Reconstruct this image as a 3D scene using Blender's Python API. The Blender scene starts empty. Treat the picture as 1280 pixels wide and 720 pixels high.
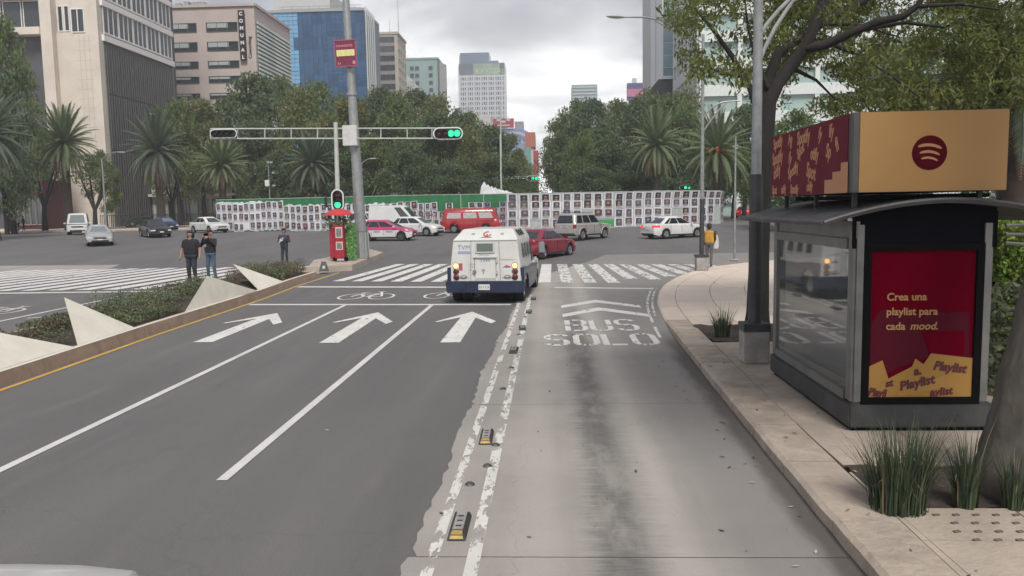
import bpy, bmesh, math, random
import numpy as np
from mathutils import Vector, Matrix
R = math.radians
rnd = random.Random(7)
S = bpy.context.scene
COL = S.collection

# ---------------------------------------------------------------- camera
FPX = 1000.0                       # focal length in pixels of the 1280 px wide photograph
EYE = Vector((0.0, 0.0, 2.9))
PITCH, YAW, ROLL = R(5.72), R(2.666), R(1.0)
fh = Vector((-math.sin(YAW), math.cos(YAW), 0)); rt0 = Vector((math.cos(YAW), math.sin(YAW), 0))
fwd = fh * math.cos(PITCH) - Vector((0, 0, 1)) * math.sin(PITCH)
up0 = fh * math.sin(PITCH) + Vector((0, 0, 1)) * math.cos(PITCH)
rt = rt0 * math.cos(ROLL) - up0 * math.sin(ROLL)
up = up0 * math.cos(ROLL) + rt0 * math.sin(ROLL)
cam_d = bpy.data.cameras.new('camera'); cam = bpy.data.objects.new('camera', cam_d); COL.objects.link(cam)
cam_d.sensor_width = 36.0; cam_d.lens = 36.0 * FPX / 1280.0
cam_d.clip_start = 0.1; cam_d.clip_end = 9000
M3 = Matrix((rt, up, -fwd)).transposed()
cam.matrix_world = Matrix.Translation(EYE) @ M3.to_4x4()
S.camera = cam

# ---------------------------------------------------------------- sky, sun, exposure
SUN_EL, SUN_AZ = R(50), R(166)     # azimuth measured clockwise from +Y (the driving direction)
W = bpy.data.worlds.new('World'); S.world = W; W.use_nodes = True
def world_nodes():
    nt = W.node_tree; nt.nodes.clear(); N = nt.nodes.new; L = nt.links.new
    out = N('ShaderNodeOutputWorld')
    sky = N('ShaderNodeTexSky'); sky.sky_type = 'NISHITA'; sky.sun_disc = False
    sky.sun_elevation = SUN_EL; sky.sun_rotation = SUN_AZ; sky.dust_density = 2.0
    b1 = N('ShaderNodeBackground'); b1.inputs[1].default_value = 0.05; L(sky.outputs[0], b1.inputs[0])
    tc = N('ShaderNodeTexCoord'); sep = N('ShaderNodeSeparateXYZ'); L(tc.outputs['Generated'], sep.inputs[0])
    def math_(op, a, b=None):
        m = N('ShaderNodeMath'); m.operation = op
        for i, v in enumerate((a, b)):
            if v is None: continue
            if isinstance(v, (int, float)): m.inputs[i].default_value = v
            else: L(v, m.inputs[i])
        return m.outputs[0]
    z = math_('MAXIMUM', sep.outputs[2], 0.0)
    den = math_('ADD', z, 0.22)
    cx = math_('DIVIDE', sep.outputs[0], den); cy = math_('DIVIDE', sep.outputs[1], den)
    comb = N('ShaderNodeCombineXYZ'); L(cx, comb.inputs[0]); L(cy, comb.inputs[1]); comb.inputs[2].default_value = 3.7
    n1 = N('ShaderNodeTexNoise'); n1.inputs['Scale'].default_value = 1.5; n1.inputs['Detail'].default_value = 6; n1.inputs['Roughness'].default_value = 0.5; n1.inputs['Distortion'].default_value = 0.35
    L(comb.outputs[0], n1.inputs['Vector'])
    # overcast: bright low sky, greyer cloud bellies higher up, broken by noise
    hi = math_('MULTIPLY', math_('SUBTRACT', 0.17, z), 2.5)
    t = math_('ADD', math_('ADD', math_('MULTIPLY', n1.outputs['Fac'], 1.3), -0.15), hi)
    rp = N('ShaderNodeValToRGB'); L(t, rp.inputs[0])
    e = rp.color_ramp.elements
    e[0].position = 0.30; e[0].color = (0.29, 0.295, 0.335, 1)
    e[1].position = 0.72; e[1].color = (1.22, 1.21, 1.19, 1)
    m_ = rp.color_ramp.elements.new(0.50); m_.color = (0.53, 0.535, 0.555, 1)
    b2 = N('ShaderNodeBackground'); L(rp.outputs[0], b2.inputs[0]); b2.inputs[1].default_value = 0.60
    mx = N('ShaderNodeMixShader'); mx.inputs[0].default_value = 0.93
    L(b1.outputs[0], mx.inputs[1]); L(b2.outputs[0], mx.inputs[2]); L(mx.outputs[0], out.inputs[0])
world_nodes()
sun_d = bpy.data.lights.new('sun', 'SUN'); sun = bpy.data.objects.new('sun', sun_d); COL.objects.link(sun)
sun_d.energy = 1.5; sun_d.angle = R(18); sun_d.color = (1.0, 0.96, 0.90)
sdir = Vector((math.sin(SUN_AZ) * math.cos(SUN_EL), math.cos(SUN_AZ) * math.cos(SUN_EL), math.sin(SUN_EL)))
sun.rotation_euler = (-sdir).to_track_quat('-Z', 'Y').to_euler()
sun.location = (0, -20, 60)
S.view_settings.view_transform = 'Standard'; S.view_settings.look = 'None'
S.view_settings.gamma = 1; S.view_settings.use_curve_mapping = False
S.view_settings.exposure = 1.36

# ---------------------------------------------------------------- ground shape and photo measuring
def G(y):                          # the junction rises gently towards the roundabout
    if y <= 26: return 0.0
    if y >= 70: return 1.1
    k = math.floor(y / 2) * 2; t = (y - k) / 2
    g = lambda q: 0.0 if q <= 26 else 1.1 if q >= 70 else 1.1 * ((q - 26) / 44) ** 1.2
    return g(k) * (1 - t) + g(k + 2) * t
def ray(px, py):
    return (rt * (px - 640) + up * (360 - py) + fwd * FPX).normalized()
def at(px, py, Y):                 # the point seen at a photograph pixel at distance Y down the road
    d = ray(px, py); return EYE + d * (Y / d.y)
def gnd(px, py, dz=0.0):           # the ground point seen at a pixel
    d = ray(px, py); lo, hi = 1.0, 4000.0
    for _ in range(60):
        m = (lo + hi) / 2; p = EYE + d * m
        if p.z > G(p.y) + dz: lo = m
        else: hi = m
    return EYE + d * hi

# ---------------------------------------------------------------- materials
MATS = {}
def mat(name, col, rough=0.6, metal=0.0, var=0.0, vscale=3.0, bump=0.0, bscale=40.0, emit=None, estr=0.0, coat=0.0, island=0.0, transl=0.0, var2=None, spec=None, stretch=None):
    if name in MATS: return MATS[name]
    m = bpy.data.materials.new(name); m.use_nodes = True; nt = m.node_tree; N = nt.nodes.new; L = nt.links.new
    b = nt.nodes['Principled BSDF']
    b.inputs['Base Color'].default_value = (*col, 1); b.inputs['Roughness'].default_value = rough; b.inputs['Metallic'].default_value = metal
    if coat: b.inputs['Coat Weight'].default_value = coat; b.inputs['Coat Roughness'].default_value = 0.06
    if spec is not None: b.inputs['Specular IOR Level'].default_value = spec
    if emit: b.inputs['Emission Color'].default_value = (*emit, 1); b.inputs['Emission Strength'].default_value = estr
    vec = None
    if var or bump:
        tc = N('ShaderNodeTexCoord'); vec = tc.outputs['Object']
        if stretch:
            mp = N('ShaderNodeMapping'); mp.inputs['Scale'].default_value = stretch; L(vec, mp.inputs[0]); vec = mp.outputs[0]
    colsock = None
    if var:
        n = N('ShaderNodeTexNoise'); n.inputs['Scale'].default_value = vscale; n.inputs['Detail'].default_value = 6; n.inputs['Roughness'].default_value = 0.65
        L(vec, n.inputs['Vector'])
        mr = N('ShaderNodeMapRange'); mr.inputs[1].default_value = 0.3; mr.inputs[2].default_value = 0.7; L(n.outputs['Fac'], mr.inputs[0])
        mx = N('ShaderNodeMix'); mx.data_type = 'RGBA'
        c2 = var2 if var2 else tuple(c * (1 - var) for c in col)
        mx.inputs[6].default_value = (*[min(1, c * (1 + var * 0.5)) for c in col], 1) if not var2 else (*col, 1)
        mx.inputs[7].default_value = (*c2, 1)
        L(mr.outputs[0], mx.inputs[0]); colsock = mx.outputs[2]
    if island:
        g = N('ShaderNodeNewGeometry'); hs = N('ShaderNodeHueSaturation')
        if colsock: L(colsock, hs.inputs['Color'])
        else: hs.inputs['Color'].default_value = (*col, 1)
        mr = N('ShaderNodeMapRange'); mr.inputs[3].default_value = 1 - island; mr.inputs[4].default_value = 1 + island
        L(g.outputs['Random Per Island'], mr.inputs[0]); L(mr.outputs[0], hs.inputs['Value'])
        mh = N('ShaderNodeMath'); mh.operation = 'MULTIPLY_ADD'; mh.inputs[1].default_value = 0.05; mh.inputs[2].default_value = 0.475
        fr = N('ShaderNodeMath'); fr.operation = 'FRACT'; ml = N('ShaderNodeMath'); ml.operation = 'MULTIPLY'; ml.inputs[1].default_value = 7.31
        L(g.outputs['Random Per Island'], ml.inputs[0]); L(ml.outputs[0], fr.inputs[0]); L(fr.outputs[0], mh.inputs[0]); L(mh.outputs[0], hs.inputs['Hue'])
        colsock = hs.outputs[0]
    if colsock: L(colsock, b.inputs['Base Color'])
    if bump:
        n2 = N('ShaderNodeTexNoise'); n2.inputs['Scale'].default_value = bscale; n2.inputs['Detail'].default_value = 4; L(vec, n2.inputs['Vector'])
        bp = N('ShaderNodeBump'); bp.inputs['Strength'].default_value = bump; bp.inputs['Distance'].default_value = 0.02; L(n2.outputs['Fac'], bp.inputs['Height']); L(bp.outputs[0], b.inputs['Normal'])
    if transl:
        o = nt.nodes['Material Output']; tr = N('ShaderNodeBsdfTranslucent'); ms = N('ShaderNodeMixShader'); ms.inputs[0].default_value = transl
        if colsock: L(colsock, tr.inputs[0])
        else: tr.inputs[0].default_value = (*col, 1)
        L(b.outputs[0], ms.inputs[1]); L(tr.outputs[0], ms.inputs[2]); L(ms.outputs[0], o.inputs[0])
    MATS[name] = m
    return m

# ---------------------------------------------------------------- mesh builder
class MB:
    def __init__(s): s.v = []; s.f = []; s.m = []
    def add(s, vs, fs, mi=0):
        o = len(s.v); s.v += [tuple(v) for v in vs]
        for f in fs: s.f.append(tuple(i + o for i in f)); s.m.append(mi)
        return s
    def box(s, c, d, mi=0, rz=0.0, rot=None, taper=1.0):
        x, y, z = d[0] / 2, d[1] / 2, d[2] / 2
        vs = [Vector((a * x * (taper if k > 0 else 1), b * y * (taper if k > 0 else 1), k * z)) for k in (-1, 1) for b in (-1, 1) for a in (-1, 1)]
        if rot is None and rz: rot = Matrix.Rotation(rz, 3, 'Z')
        if rot is not None: vs = [rot @ v for v in vs]
        c = Vector(c)
        return s.add([v + c for v in vs], [(0, 2, 3, 1), (4, 5, 7, 6), (0, 1, 5, 4), (2, 6, 7, 3), (0, 4, 6, 2), (1, 3, 7, 5)], mi)
    def bar(s, a, b, w, h=None, mi=0):
        a, b = Vector(a), Vector(b); d = b - a; q = d.to_track_quat('X', 'Z').to_matrix()
        return s.box((a + b) / 2, (d.length, w, h or w), mi, rot=q)
    def tube(s, path, rad, n=8, mi=0, cap=True):
        path = [Vector(p) for p in path]
        if isinstance(rad, (int, float)): rad = [rad] * len(path)
        ref = None; rings = []
        for i, p in enumerate(path):
            t = (path[min(i + 1, len(path) - 1)] - path[max(i - 1, 0)]).normalized()
            if ref is None: ref = Vector((1, 0, 0)) if abs(t.x) < 0.8 else Vector((0, 1, 0))
            ref = (ref - t * ref.dot(t)).normalized(); bi = t.cross(ref)
            rings.append([p + (ref * math.cos(2 * math.pi * k / n) + bi * math.sin(2 * math.pi * k / n)) * rad[i] for k in range(n)])
        vs = [v for r in rings for v in r]; fs = []
        for i in range(len(path) - 1):
            for k in range(n):
                k2 = (k + 1) % n; fs.append((i * n + k, i * n + k2, (i + 1) * n + k2, (i + 1) * n + k))
        if cap: fs.append(tuple(range(n - 1, -1, -1))); fs.append(tuple((len(path) - 1) * n + k for k in range(n)))
        return s.add(vs, fs, mi)
    def cyl(s, a, b, r, r2=None, n=16, mi=0): return s.tube([a, b], [r, r if r2 is None else r2], n, mi)
    def lathe(s, prof, n=24, mi=0, c=(0, 0, 0), axis='Z'):
        vs = []; fs = []; m = len(prof)
        for k in range(n):
            a = 2 * math.pi * k / n
            for (r, z) in prof:
                p = (r * math.cos(a), r * math.sin(a), z) if axis == 'Z' else (r * math.cos(a), z, r * math.sin(a)) if axis == 'Y' else (z, r * math.cos(a), r * math.sin(a))
                vs.append(Vector(p) + Vector(c))
        for k in range(n):
            k2 = (k + 1) % n
            for j in range(m - 1): fs.append((k * m + j, k2 * m + j, k2 * m + j + 1, k * m + j + 1))
        return s.add(vs, fs, mi)
    def ell(s, c, r, nu=10, nv=8, mi=0):
        prof = [(max(1e-4, math.sin(math.pi * j / nv)), -math.cos(math.pi * j / nv)) for j in range(nv + 1)]
        o = len(s.v); s.lathe(prof, nu, mi)
        for i in range(o, len(s.v)):
            v = s.v[i]; s.v[i] = (v[0] * r[0] + c[0], v[1] * r[1] + c[1], v[2] * r[2] + c[2])
        return s
    def prism(s, pts, ext, mi=0):          # planar loop pts (3D) extruded along ext
        n = len(pts); e = Vector(ext); a = [Vector(p) for p in pts]
        nor = Vector((0, 0, 0))
        for i in range(n): nor += a[i].cross(a[(i + 1) % n])
        if nor.dot(e) > 0: a = a[::-1]
        return s.add(a + [p + e for p in a], [tuple(range(n)), tuple(range(2 * n - 1, n - 1, -1))] + [(i, n + i, n + (i + 1) % n, (i + 1) % n) for i in range(n)], mi)
    def quad(s, a, b, c, d, mi=0): return s.add([a, b, c, d], [(0, 1, 2, 3)], mi)
    def mesh(s, name, mats, smooth=False, bevel=0.0):
        me = bpy.data.meshes.new(name); me.from_pydata(s.v, [], s.f)
        for m in (mats if isinstance(mats, (list, tuple)) else [mats]): me.materials.append(m)
        me.polygons.foreach_set('material_index', s.m)
        if bevel:
            bm = bmesh.new(); bm.from_mesh(me)
            ed = [e for e in bm.edges if len(e.link_faces) == 2 and e.calc_face_angle(0) > 0.5]
            bmesh.ops.bevel(bm, geom=ed, offset=bevel, segments=2, affect='EDGES', clamp_overlap=True)
            bm.to_mesh(me); bm.free()
        if smooth:
            me.polygons.foreach_set('use_smooth', [True] * len(me.polygons))
            if smooth != 'full': me.set_sharp_from_angle(angle=R(smooth if smooth > 1 else 40))
        me.update(); return me
    def build(s, name, mats, parent=None, smooth=False, bevel=0.0):
        return link(name, s.mesh(name, mats, smooth, bevel), parent)
def link(name, me, parent=None, loc=None, rz=0.0):
    o = bpy.data.objects.new(name, me); COL.objects.link(o)
    if parent is not None: o.parent = parent
    if loc is not None: o.location = loc
    if rz: o.rotation_euler.z = rz
    return o
def tag(o, label=None, cat=None, group=None, kind=None):
    if label: o['label'] = label
    if cat: o['category'] = cat
    if group: o['group'] = group
    if kind: o['kind'] = kind
    return o
def thing(name, label, cat, loc=(0, 0, 0), rz=0.0, group=None):
    o = bpy.data.objects.new(name, None); COL.objects.link(o); o.location = loc; o.rotation_euler = (0, 0, rz); o.empty_display_size = 0.2
    return tag(o, label, cat, group)
def copy_tree(o, parent=None):
    c = o.copy(); COL.objects.link(c); c.parent = parent
    for ch in list(o.children): copy_tree(ch, c)
    return c
def dup(o, label, loc, rz=0.0, scale=None, group=None):
    c = copy_tree(o); c.location = loc; c.rotation_euler = (0, 0, rz)
    if scale: c.scale = (scale,) * 3 if isinstance(scale, (int, float)) else scale
    if label: c['label'] = label
    if group: c['group'] = group
    return c
def text(body, size, mats, parent, name='lettering', ext=0.004, off=0.0, shear=0.0, align='LEFT', mw=None, sx=1.0):
    cu = bpy.data.curves.new('text_curve', 'FONT'); cu.body = body; cu.size = size; cu.extrude = ext; cu.offset = off; cu.shear = shear; cu.align_x = align; cu.resolution_u = 3
    t = bpy.data.objects.new('text_curve', cu); COL.objects.link(t)
    bpy.context.view_layer.update()
    me = bpy.data.meshes.new_from_object(t.evaluated_get(bpy.context.evaluated_depsgraph_get()))
    bpy.data.objects.remove(t); bpy.data.curves.remove(cu)
    me.name = name; me.materials.clear(); me.materials.append(mats)
    o = link(name, me, parent)
    if sx != 1.0: me.transform(Matrix.Scale(sx, 4, (1, 0, 0)))
    if mw is not None: me.transform(mw)
    return o
def frame_mx(origin, xdir, ydir):          # text plane: local x along xdir, local y along ydir
    x = Vector(xdir).normalized(); y = Vector(ydir).normalized(); z = x.cross(y)
    m = Matrix((x, y, z)).transposed().to_4x4(); m.translation = Vector(origin); return m
def pydata(name, V, F4, mats, parent=None, mi=None, smooth=False):   # fast numpy quads / tris
    me = bpy.data.meshes.new(name); k = F4.shape[1]
    me.vertices.add(len(V)); me.vertices.foreach_set('co', V.astype(np.float32).ravel())
    me.loops.add(F4.size); me.loops.foreach_set('vertex_index', F4.astype(np.int32).ravel())
    me.polygons.add(len(F4)); me.polygons.foreach_set('loop_start', np.arange(0, F4.size, k, dtype=np.int32))
    for m in (mats if isinstance(mats, (list, tuple)) else [mats]): me.materials.append(m)
    if mi is not None: me.polygons.foreach_set('material_index', mi.astype(np.int32))
    me.update(calc_edges=True); return me
# ================================================================ SETTING: ground, lanes, kerbs, markings
def clip_half(poly, axis, v, keep_less):
    out = []
    for i in range(len(poly)):
        a, b = poly[i], poly[(i + 1) % len(poly)]
        ina = (a[axis] <= v) if keep_less else (a[axis] >= v); inb = (b[axis] <= v) if keep_less else (b[axis] >= v)
        if ina: out.append(a)
        if ina != inb:
            t = (v - a[axis]) / (b[axis] - a[axis]); out.append((a[0] + t * (b[0] - a[0]), a[1] + t * (b[1] - a[1])))
    return out
def lay(mb, poly, dz, mi=0):               # lay a convex polygon on the ground sheet, following its rise
    ys = [p[1] for p in poly]; y0, y1 = min(ys), max(ys)
    cuts = [y0] + [y for y in range(26, 72, 2) if y0 < y < y1] + [y1]
    for a, b in zip(cuts[:-1], cuts[1:]):
        q = clip_half(clip_half(poly, 1, a, False), 1, b, True)
        if len(q) >= 3:
            if sum(q[i][0] * q[(i + 1) % len(q)][1] - q[(i + 1) % len(q)][0] * q[i][1] for i in range(len(q))) < 0: q = q[::-1]
            mb.add([(x, y, G(y) + dz) for x, y in q], [tuple(range(len(q)))], mi)
def strip(mb, a, b, w, dz, mi=0):
    d = Vector((b[0] - a[0], b[1] - a[1])); n = Vector((-d.y, d.x)).normalized() * w / 2
    lay(mb, [(a[0] + n.x, a[1] + n.y), (b[0] + n.x, b[1] + n.y), (b[0] - n.x, b[1] - n.y), (a[0] - n.x, a[1] - n.y)], dz, mi)
def polystrip(mb, pts, w, dz, mi=0, close=False):
    n = len(pts); L_ = []
    for i in range(n):
        if close: a, b = pts[i - 1], pts[(i + 1) % n]
        else: a, b = pts[max(0, i - 1)], pts[min(n - 1, i + 1)]
        d = Vector((b[0] - a[0], b[1] - a[1])).normalized(); nn = Vector((-d.y, d.x)) * w / 2
        L_.append(((pts[i][0] + nn.x, pts[i][1] + nn.y), (pts[i][0] - nn.x, pts[i][1] - nn.y)))
    for i in range(n if close else n - 1):
        p, q = L_[i], L_[(i + 1) % n]; lay(mb, [p[0], q[0], q[1], p[1]], dz, mi)

def node_mat(name, fn, rough=0.85):
    m = bpy.data.materials.new(name); m.use_nodes = True; nt = m.node_tree; MATS[name] = m
    b = nt.nodes['Principled BSDF']; b.inputs['Roughness'].default_value = rough
    fn(nt, nt.nodes.new, nt.links.new, b); return m
def n_noise(N, L, vec, scale, detail=5, rough=0.6):
    n = N('ShaderNodeTexNoise'); n.inputs['Scale'].default_value = scale; n.inputs['Detail'].default_value = detail; n.inputs['Roughness'].default_value = rough
    if vec is not None: L(vec, n.inputs['Vector'])
    return n.outputs['Fac']
def n_math(N, L, op, *a):
    m = N('ShaderNodeMath'); m.operation = op
    for i, v in enumerate(a):
        if isinstance(v, (int, float)): m.inputs[i].default_value = v
        else: L(v, m.inputs[i])
    return m.outputs[0]
def n_range(N, L, v, a, b, c=0.0, d=1.0):
    m = N('ShaderNodeMapRange'); m.interpolation_type = 'SMOOTHSTEP'
    L(v, m.inputs[0]); m.inputs[1].default_value = a; m.inputs[2].default_value = b; m.inputs[3].default_value = c; m.inputs[4].default_value = d
    return m.outputs[0]
def n_mix(N, L, f, a, b, mode='MIX'):
    m = N('ShaderNodeMix'); m.data_type = 'RGBA'; m.blend_type = mode
    if isinstance(f, (int, float)): m.inputs[0].default_value = f
    else: L(f, m.inputs[0])
    for i, v in ((6, a), (7, b)):
        if isinstance(v, tuple): m.inputs[i].default_value = (*v, 1)
        else: L(v, m.inputs[i])
    return m.outputs[2]
def n_bump(N, L, b, h, s=0.3, d=0.01):
    bp = N('ShaderNodeBump'); bp.inputs['Strength'].default_value = s; bp.inputs['Distance'].default_value = d; L(h, bp.inputs['Height']); L(bp.outputs[0], b.inputs['Normal'])
def n_xyz(N, L):
    tc = N('ShaderNodeTexCoord'); sp = N('ShaderNodeSeparateXYZ'); L(tc.outputs['Object'], sp.inputs[0]); return tc.outputs['Object'], sp.outputs
def n_map(N, L, vec, sc):
    m = N('ShaderNodeMapping'); m.inputs['Scale'].default_value = sc; L(vec, m.inputs[0]); return m.outputs[0]

def asphalt_fn(nt, N, L, b):
    v, xyz = n_xyz(N, L)
    big = n_noise(N, L, n_map(N, L, v, (1, 0.25, 1)), 0.35, 4); fine = n_noise(N, L, v, 60, 3, 0.7); mid = n_noise(N, L, n_map(N, L, v, (1, 0.12, 1)), 2.2, 6)
    c = n_mix(N, L, n_range(N, L, big, 0.3, 0.7), (0.112, 0.107, 0.106), (0.142, 0.136, 0.135))
    c = n_mix(N, L, n_range(N, L, mid, 0.50, 0.72, 0, 0.5), c, (0.160, 0.153, 0.150))
    spk = N('ShaderNodeTexVoronoi'); spk.inputs['Scale'].default_value = 38; L(v, spk.inputs['Vector'])
    c = n_mix(N, L, n_range(N, L, spk.outputs['Distance'], 0.05, 0.22, 0.5, 0), c, (0.27, 0.26, 0.25))
    blt = n_noise(N, L, n_map(N, L, v, (1, 0.4, 1)), 0.9, 7, 0.7)
    c = n_mix(N, L, n_range(N, L, blt, 0.56, 0.74, 0, 0.42), c, (0.078, 0.074, 0.072))
    c = n_mix(N, L, n_range(N, L, fine, 0.35, 0.75, 0, 0.5), c, (0.082, 0.078, 0.077))
    # wheel tracks of the three lanes, slightly polished darker
    tw = None
    for x in (-8.6, -7.0, -5.75, -4.1, -3.0, -1.5):
        d = n_math(N, L, 'ABSOLUTE', n_math(N, L, 'SUBTRACT', xyz[0], x)); g = n_range(N, L, d, 0.1, 0.5, 1, 0)
        tw = g if tw is None else n_math(N, L, 'MAXIMUM', tw, g)
    c = n_mix(N, L, n_math(N, L, 'MULTIPLY', tw, 0.22), c, (0.095, 0.092, 0.09))
    cr = N('ShaderNodeTexVoronoi'); cr.feature = 'DISTANCE_TO_EDGE'; cr.inputs['Scale'].default_value = 0.22; cr.inputs['Randomness'].default_value = 1
    w = N('ShaderNodeTexNoise'); w.inputs['Scale'].default_value = 1.2; w.inputs['Detail'].default_value = 6; L(v, w.inputs['Vector'])
    va = N('ShaderNodeVectorMath'); va.operation = 'ADD'; L(v, va.inputs[0]); L(w.outputs['Color'], va.inputs[1]); L(va.outputs[0], cr.inputs['Vector'])
    c = n_mix(N, L, n_range(N, L, cr.outputs['Distance'], 0.0, 0.005, 0.18, 0), c, (0.07, 0.07, 0.07))
    L(c, b.inputs['Base Color']); n_bump(N, L, b, fine, 0.6, 0.008)
    L(n_range(N, L, mid, 0.3, 0.7, 0.72, 0.9), b.inputs['Roughness'])
ASPH = node_mat('asphalt', asphalt_fn)
def concrete_fn(nt, N, L, b):
    v, xyz = n_xyz(N, L)
    lng = n_map(N, L, v, (1, 0.06, 1)); n1 = n_noise(N, L, lng, 2.5, 6); fine = n_noise(N, L, v, 45, 4, 0.7); blot = n_noise(N, L, v, 0.7, 5)
    cross = n_noise(N, L, n_map(N, L, v, (0.5, 5, 1)), 3.0, 5, 0.7)
    c = n_mix(N, L, n_range(N, L, blot, 0.3, 0.7), (0.285, 0.262, 0.240), (0.345, 0.318, 0.285))
    c = n_mix(N, L, n_range(N, L, n1, 0.4, 0.75, 0, 0.45), c, (0.22, 0.212, 0.204))
    # oil stain dripped by the buses along the middle of their lane
    wob = n_math(N, L, 'MULTIPLY_ADD', n_noise(N, L, n_map(N, L, v, (0, 0.2, 0)), 1.0, 3), 0.3, 0.50)
    d = n_math(N, L, 'ABSOLUTE', n_math(N, L, 'SUBTRACT', xyz[0], wob))
    fx = n_noise(N, L, n_map(N, L, v, (1.2, 14, 1)), 3.0, 6, 0.8)
    d = n_math(N, L, 'ADD', n_math(N, L, 'ADD', d, n_math(N, L, 'MULTIPLY_ADD', cross, 0.5, -0.25)), n_math(N, L, 'MULTIPLY_ADD', fx, 0.7, -0.35))
    blo = n_noise(N, L, n_map(N, L, v, (1.6, 0.55, 1)), 1.6, 5, 0.65)
    st = n_math(N, L, 'MULTIPLY', n_math(N, L, 'MULTIPLY', n_range(N, L, d, 0.12, 0.44, 0.95, 0), n_range(N, L, blo, 0.30, 0.56, 0.35, 1.0)), n_range(N, L, xyz[1], 19.5, 24, 1, 0.25))
    c = n_mix(N, L, n_math(N, L, 'MULTIPLY', st, n_range(N, L, fx, 0.3, 0.62, 0.45, 1.0)), c, (0.092, 0.090, 0.085))
    # tyre-polished pale bands either side of the stain
    for bx in (-0.15, 1.0):
        bd = n_math(N, L, 'ABSOLUTE', n_math(N, L, 'SUBTRACT', xyz[0], bx)); c = n_mix(N, L, n_range(N, L, bd, 0.08, 0.34, 0.45, 0), c, (0.40, 0.37, 0.33))
    # darker tone towards the kerb
    e = n_math(N, L, 'ADD', xyz[0], n_math(N, L, 'MULTIPLY_ADD', n_noise(N, L, n_map(N, L, v, (1, 0.3, 1)), 1.0, 4), 0.5, -0.25))
    c = n_mix(N, L, n_range(N, L, e, 1.15, 1.75, 0, 0.62), c, (0.165, 0.158, 0.152))
    crk = N('ShaderNodeTexVoronoi'); crk.feature = 'DISTANCE_TO_EDGE'; crk.inputs['Scale'].default_value = 0.30
    wv = N('ShaderNodeTexNoise'); wv.inputs['Scale'].default_value = 1.6; wv.inputs['Detail'].default_value = 7; L(v, wv.inputs['Vector']); va2 = N('ShaderNodeVectorMath'); va2.operation = 'ADD'; L(v, va2.inputs[0]); L(wv.outputs['Color'], va2.inputs[1]); L(va2.outputs[0], crk.inputs['Vector'])
    c = n_mix(N, L, n_range(N, L, crk.outputs['Distance'], 0.0, 0.003, 0.22, 0), c, (0.12, 0.115, 0.11))
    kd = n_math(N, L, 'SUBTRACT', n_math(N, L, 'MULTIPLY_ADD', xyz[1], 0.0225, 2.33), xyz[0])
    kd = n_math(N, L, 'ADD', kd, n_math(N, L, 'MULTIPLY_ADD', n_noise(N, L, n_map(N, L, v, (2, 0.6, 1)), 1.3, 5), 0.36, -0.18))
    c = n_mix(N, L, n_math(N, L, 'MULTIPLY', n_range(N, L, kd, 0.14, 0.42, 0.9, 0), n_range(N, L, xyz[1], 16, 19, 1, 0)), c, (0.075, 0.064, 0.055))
    c = n_mix(N, L, n_range(N, L, fine, 0.5, 0.8, 0, 0.35), c, (0.13, 0.125, 0.12))
    sp = N('ShaderNodeTexVoronoi'); sp.inputs['Scale'].default_value = 2.2; L(v, sp.inputs['Vector'])
    c = n_mix(N, L, n_range(N, L, sp.outputs['Distance'], 0.015, 0.05, 0.7, 0), c, (0.07, 0.068, 0.065))
    L(c, b.inputs['Base Color']); n_bump(N, L, b, cross, 0.25, 0.006)
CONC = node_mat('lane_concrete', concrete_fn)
def paint_fn(base, wear):
    def fn(nt, N, L, b):
        v, xyz = n_xyz(N, L); n = n_noise(N, L, n_map(N, L, v, (1, 0.35, 1)), 7, 8, 0.75); n2 = n_noise(N, L, v, 1.1, 4)
        c = n_mix(N, L, n_range(N, L, n2, 0.3, 0.7), base, tuple(q * 0.82 for q in base))
        c = n_mix(N, L, n_range(N, L, n_noise(N, L, v, 30, 5), 0.45, 0.8, 0, 0.4), c, tuple(q * 0.6 for q in base))
        L(c, b.inputs['Base Color'])
        if wear:                            # flaked paint lets the road through
            a = n_range(N, L, n_math(N, L, 'ADD', n, n_math(N, L, 'MULTIPLY_ADD', n2, 0.4, -0.2)), wear, wear + 0.07)
            tr = N('ShaderNodeBsdfTransparent'); ms = N('ShaderNodeMixShader'); L(a, ms.inputs[0]); L(tr.outputs[0], ms.inputs[1]); L(b.outputs[0], ms.inputs[2]); L(ms.outputs[0], nt.nodes['Material Output'].inputs[0])
    return fn
PAINT = node_mat('road_paint', paint_fn((0.62, 0.61, 0.59), 0.28), 0.7)
PAINTW = node_mat('worn_road_paint', paint_fn((0.66, 0.64, 0.60), 0.435), 0.75)
PAINTL = node_mat('lightly_worn_road_paint', paint_fn((0.68, 0.66, 0.63), 0.34), 0.75)
PAINTM = node_mat('half_worn_road_paint', paint_fn((0.66, 0.64, 0.61), 0.415), 0.75)
YEL = node_mat('yellow_road_paint', paint_fn((0.60, 0.36, 0.07), 0.3), 0.7)

# --- ground sheet
def ground():
    ys = [-80, -20, 0, 10, 20, 26] + list(range(28, 72, 2)) + [100, 160, 300, 700, 1500, 4000]
    xs = [-2500, -600, -150, -60, -20, 0, 20, 60, 150, 600, 2500]
    mb = MB(); mb.add([(x, y, G(y)) for y in ys for x in xs], [])
    nx = len(xs)
    for j in range(len(ys) - 1):
        for i in range(nx - 1): mb.add([], []); mb.f.append((j * nx + i, j * nx + i + 1, (j + 1) * nx + i + 1, (j + 1) * nx + i)); mb.m.append(0)
    tag(mb.build('asphalt_road', ASPH), kind='structure')
ground()
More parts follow.
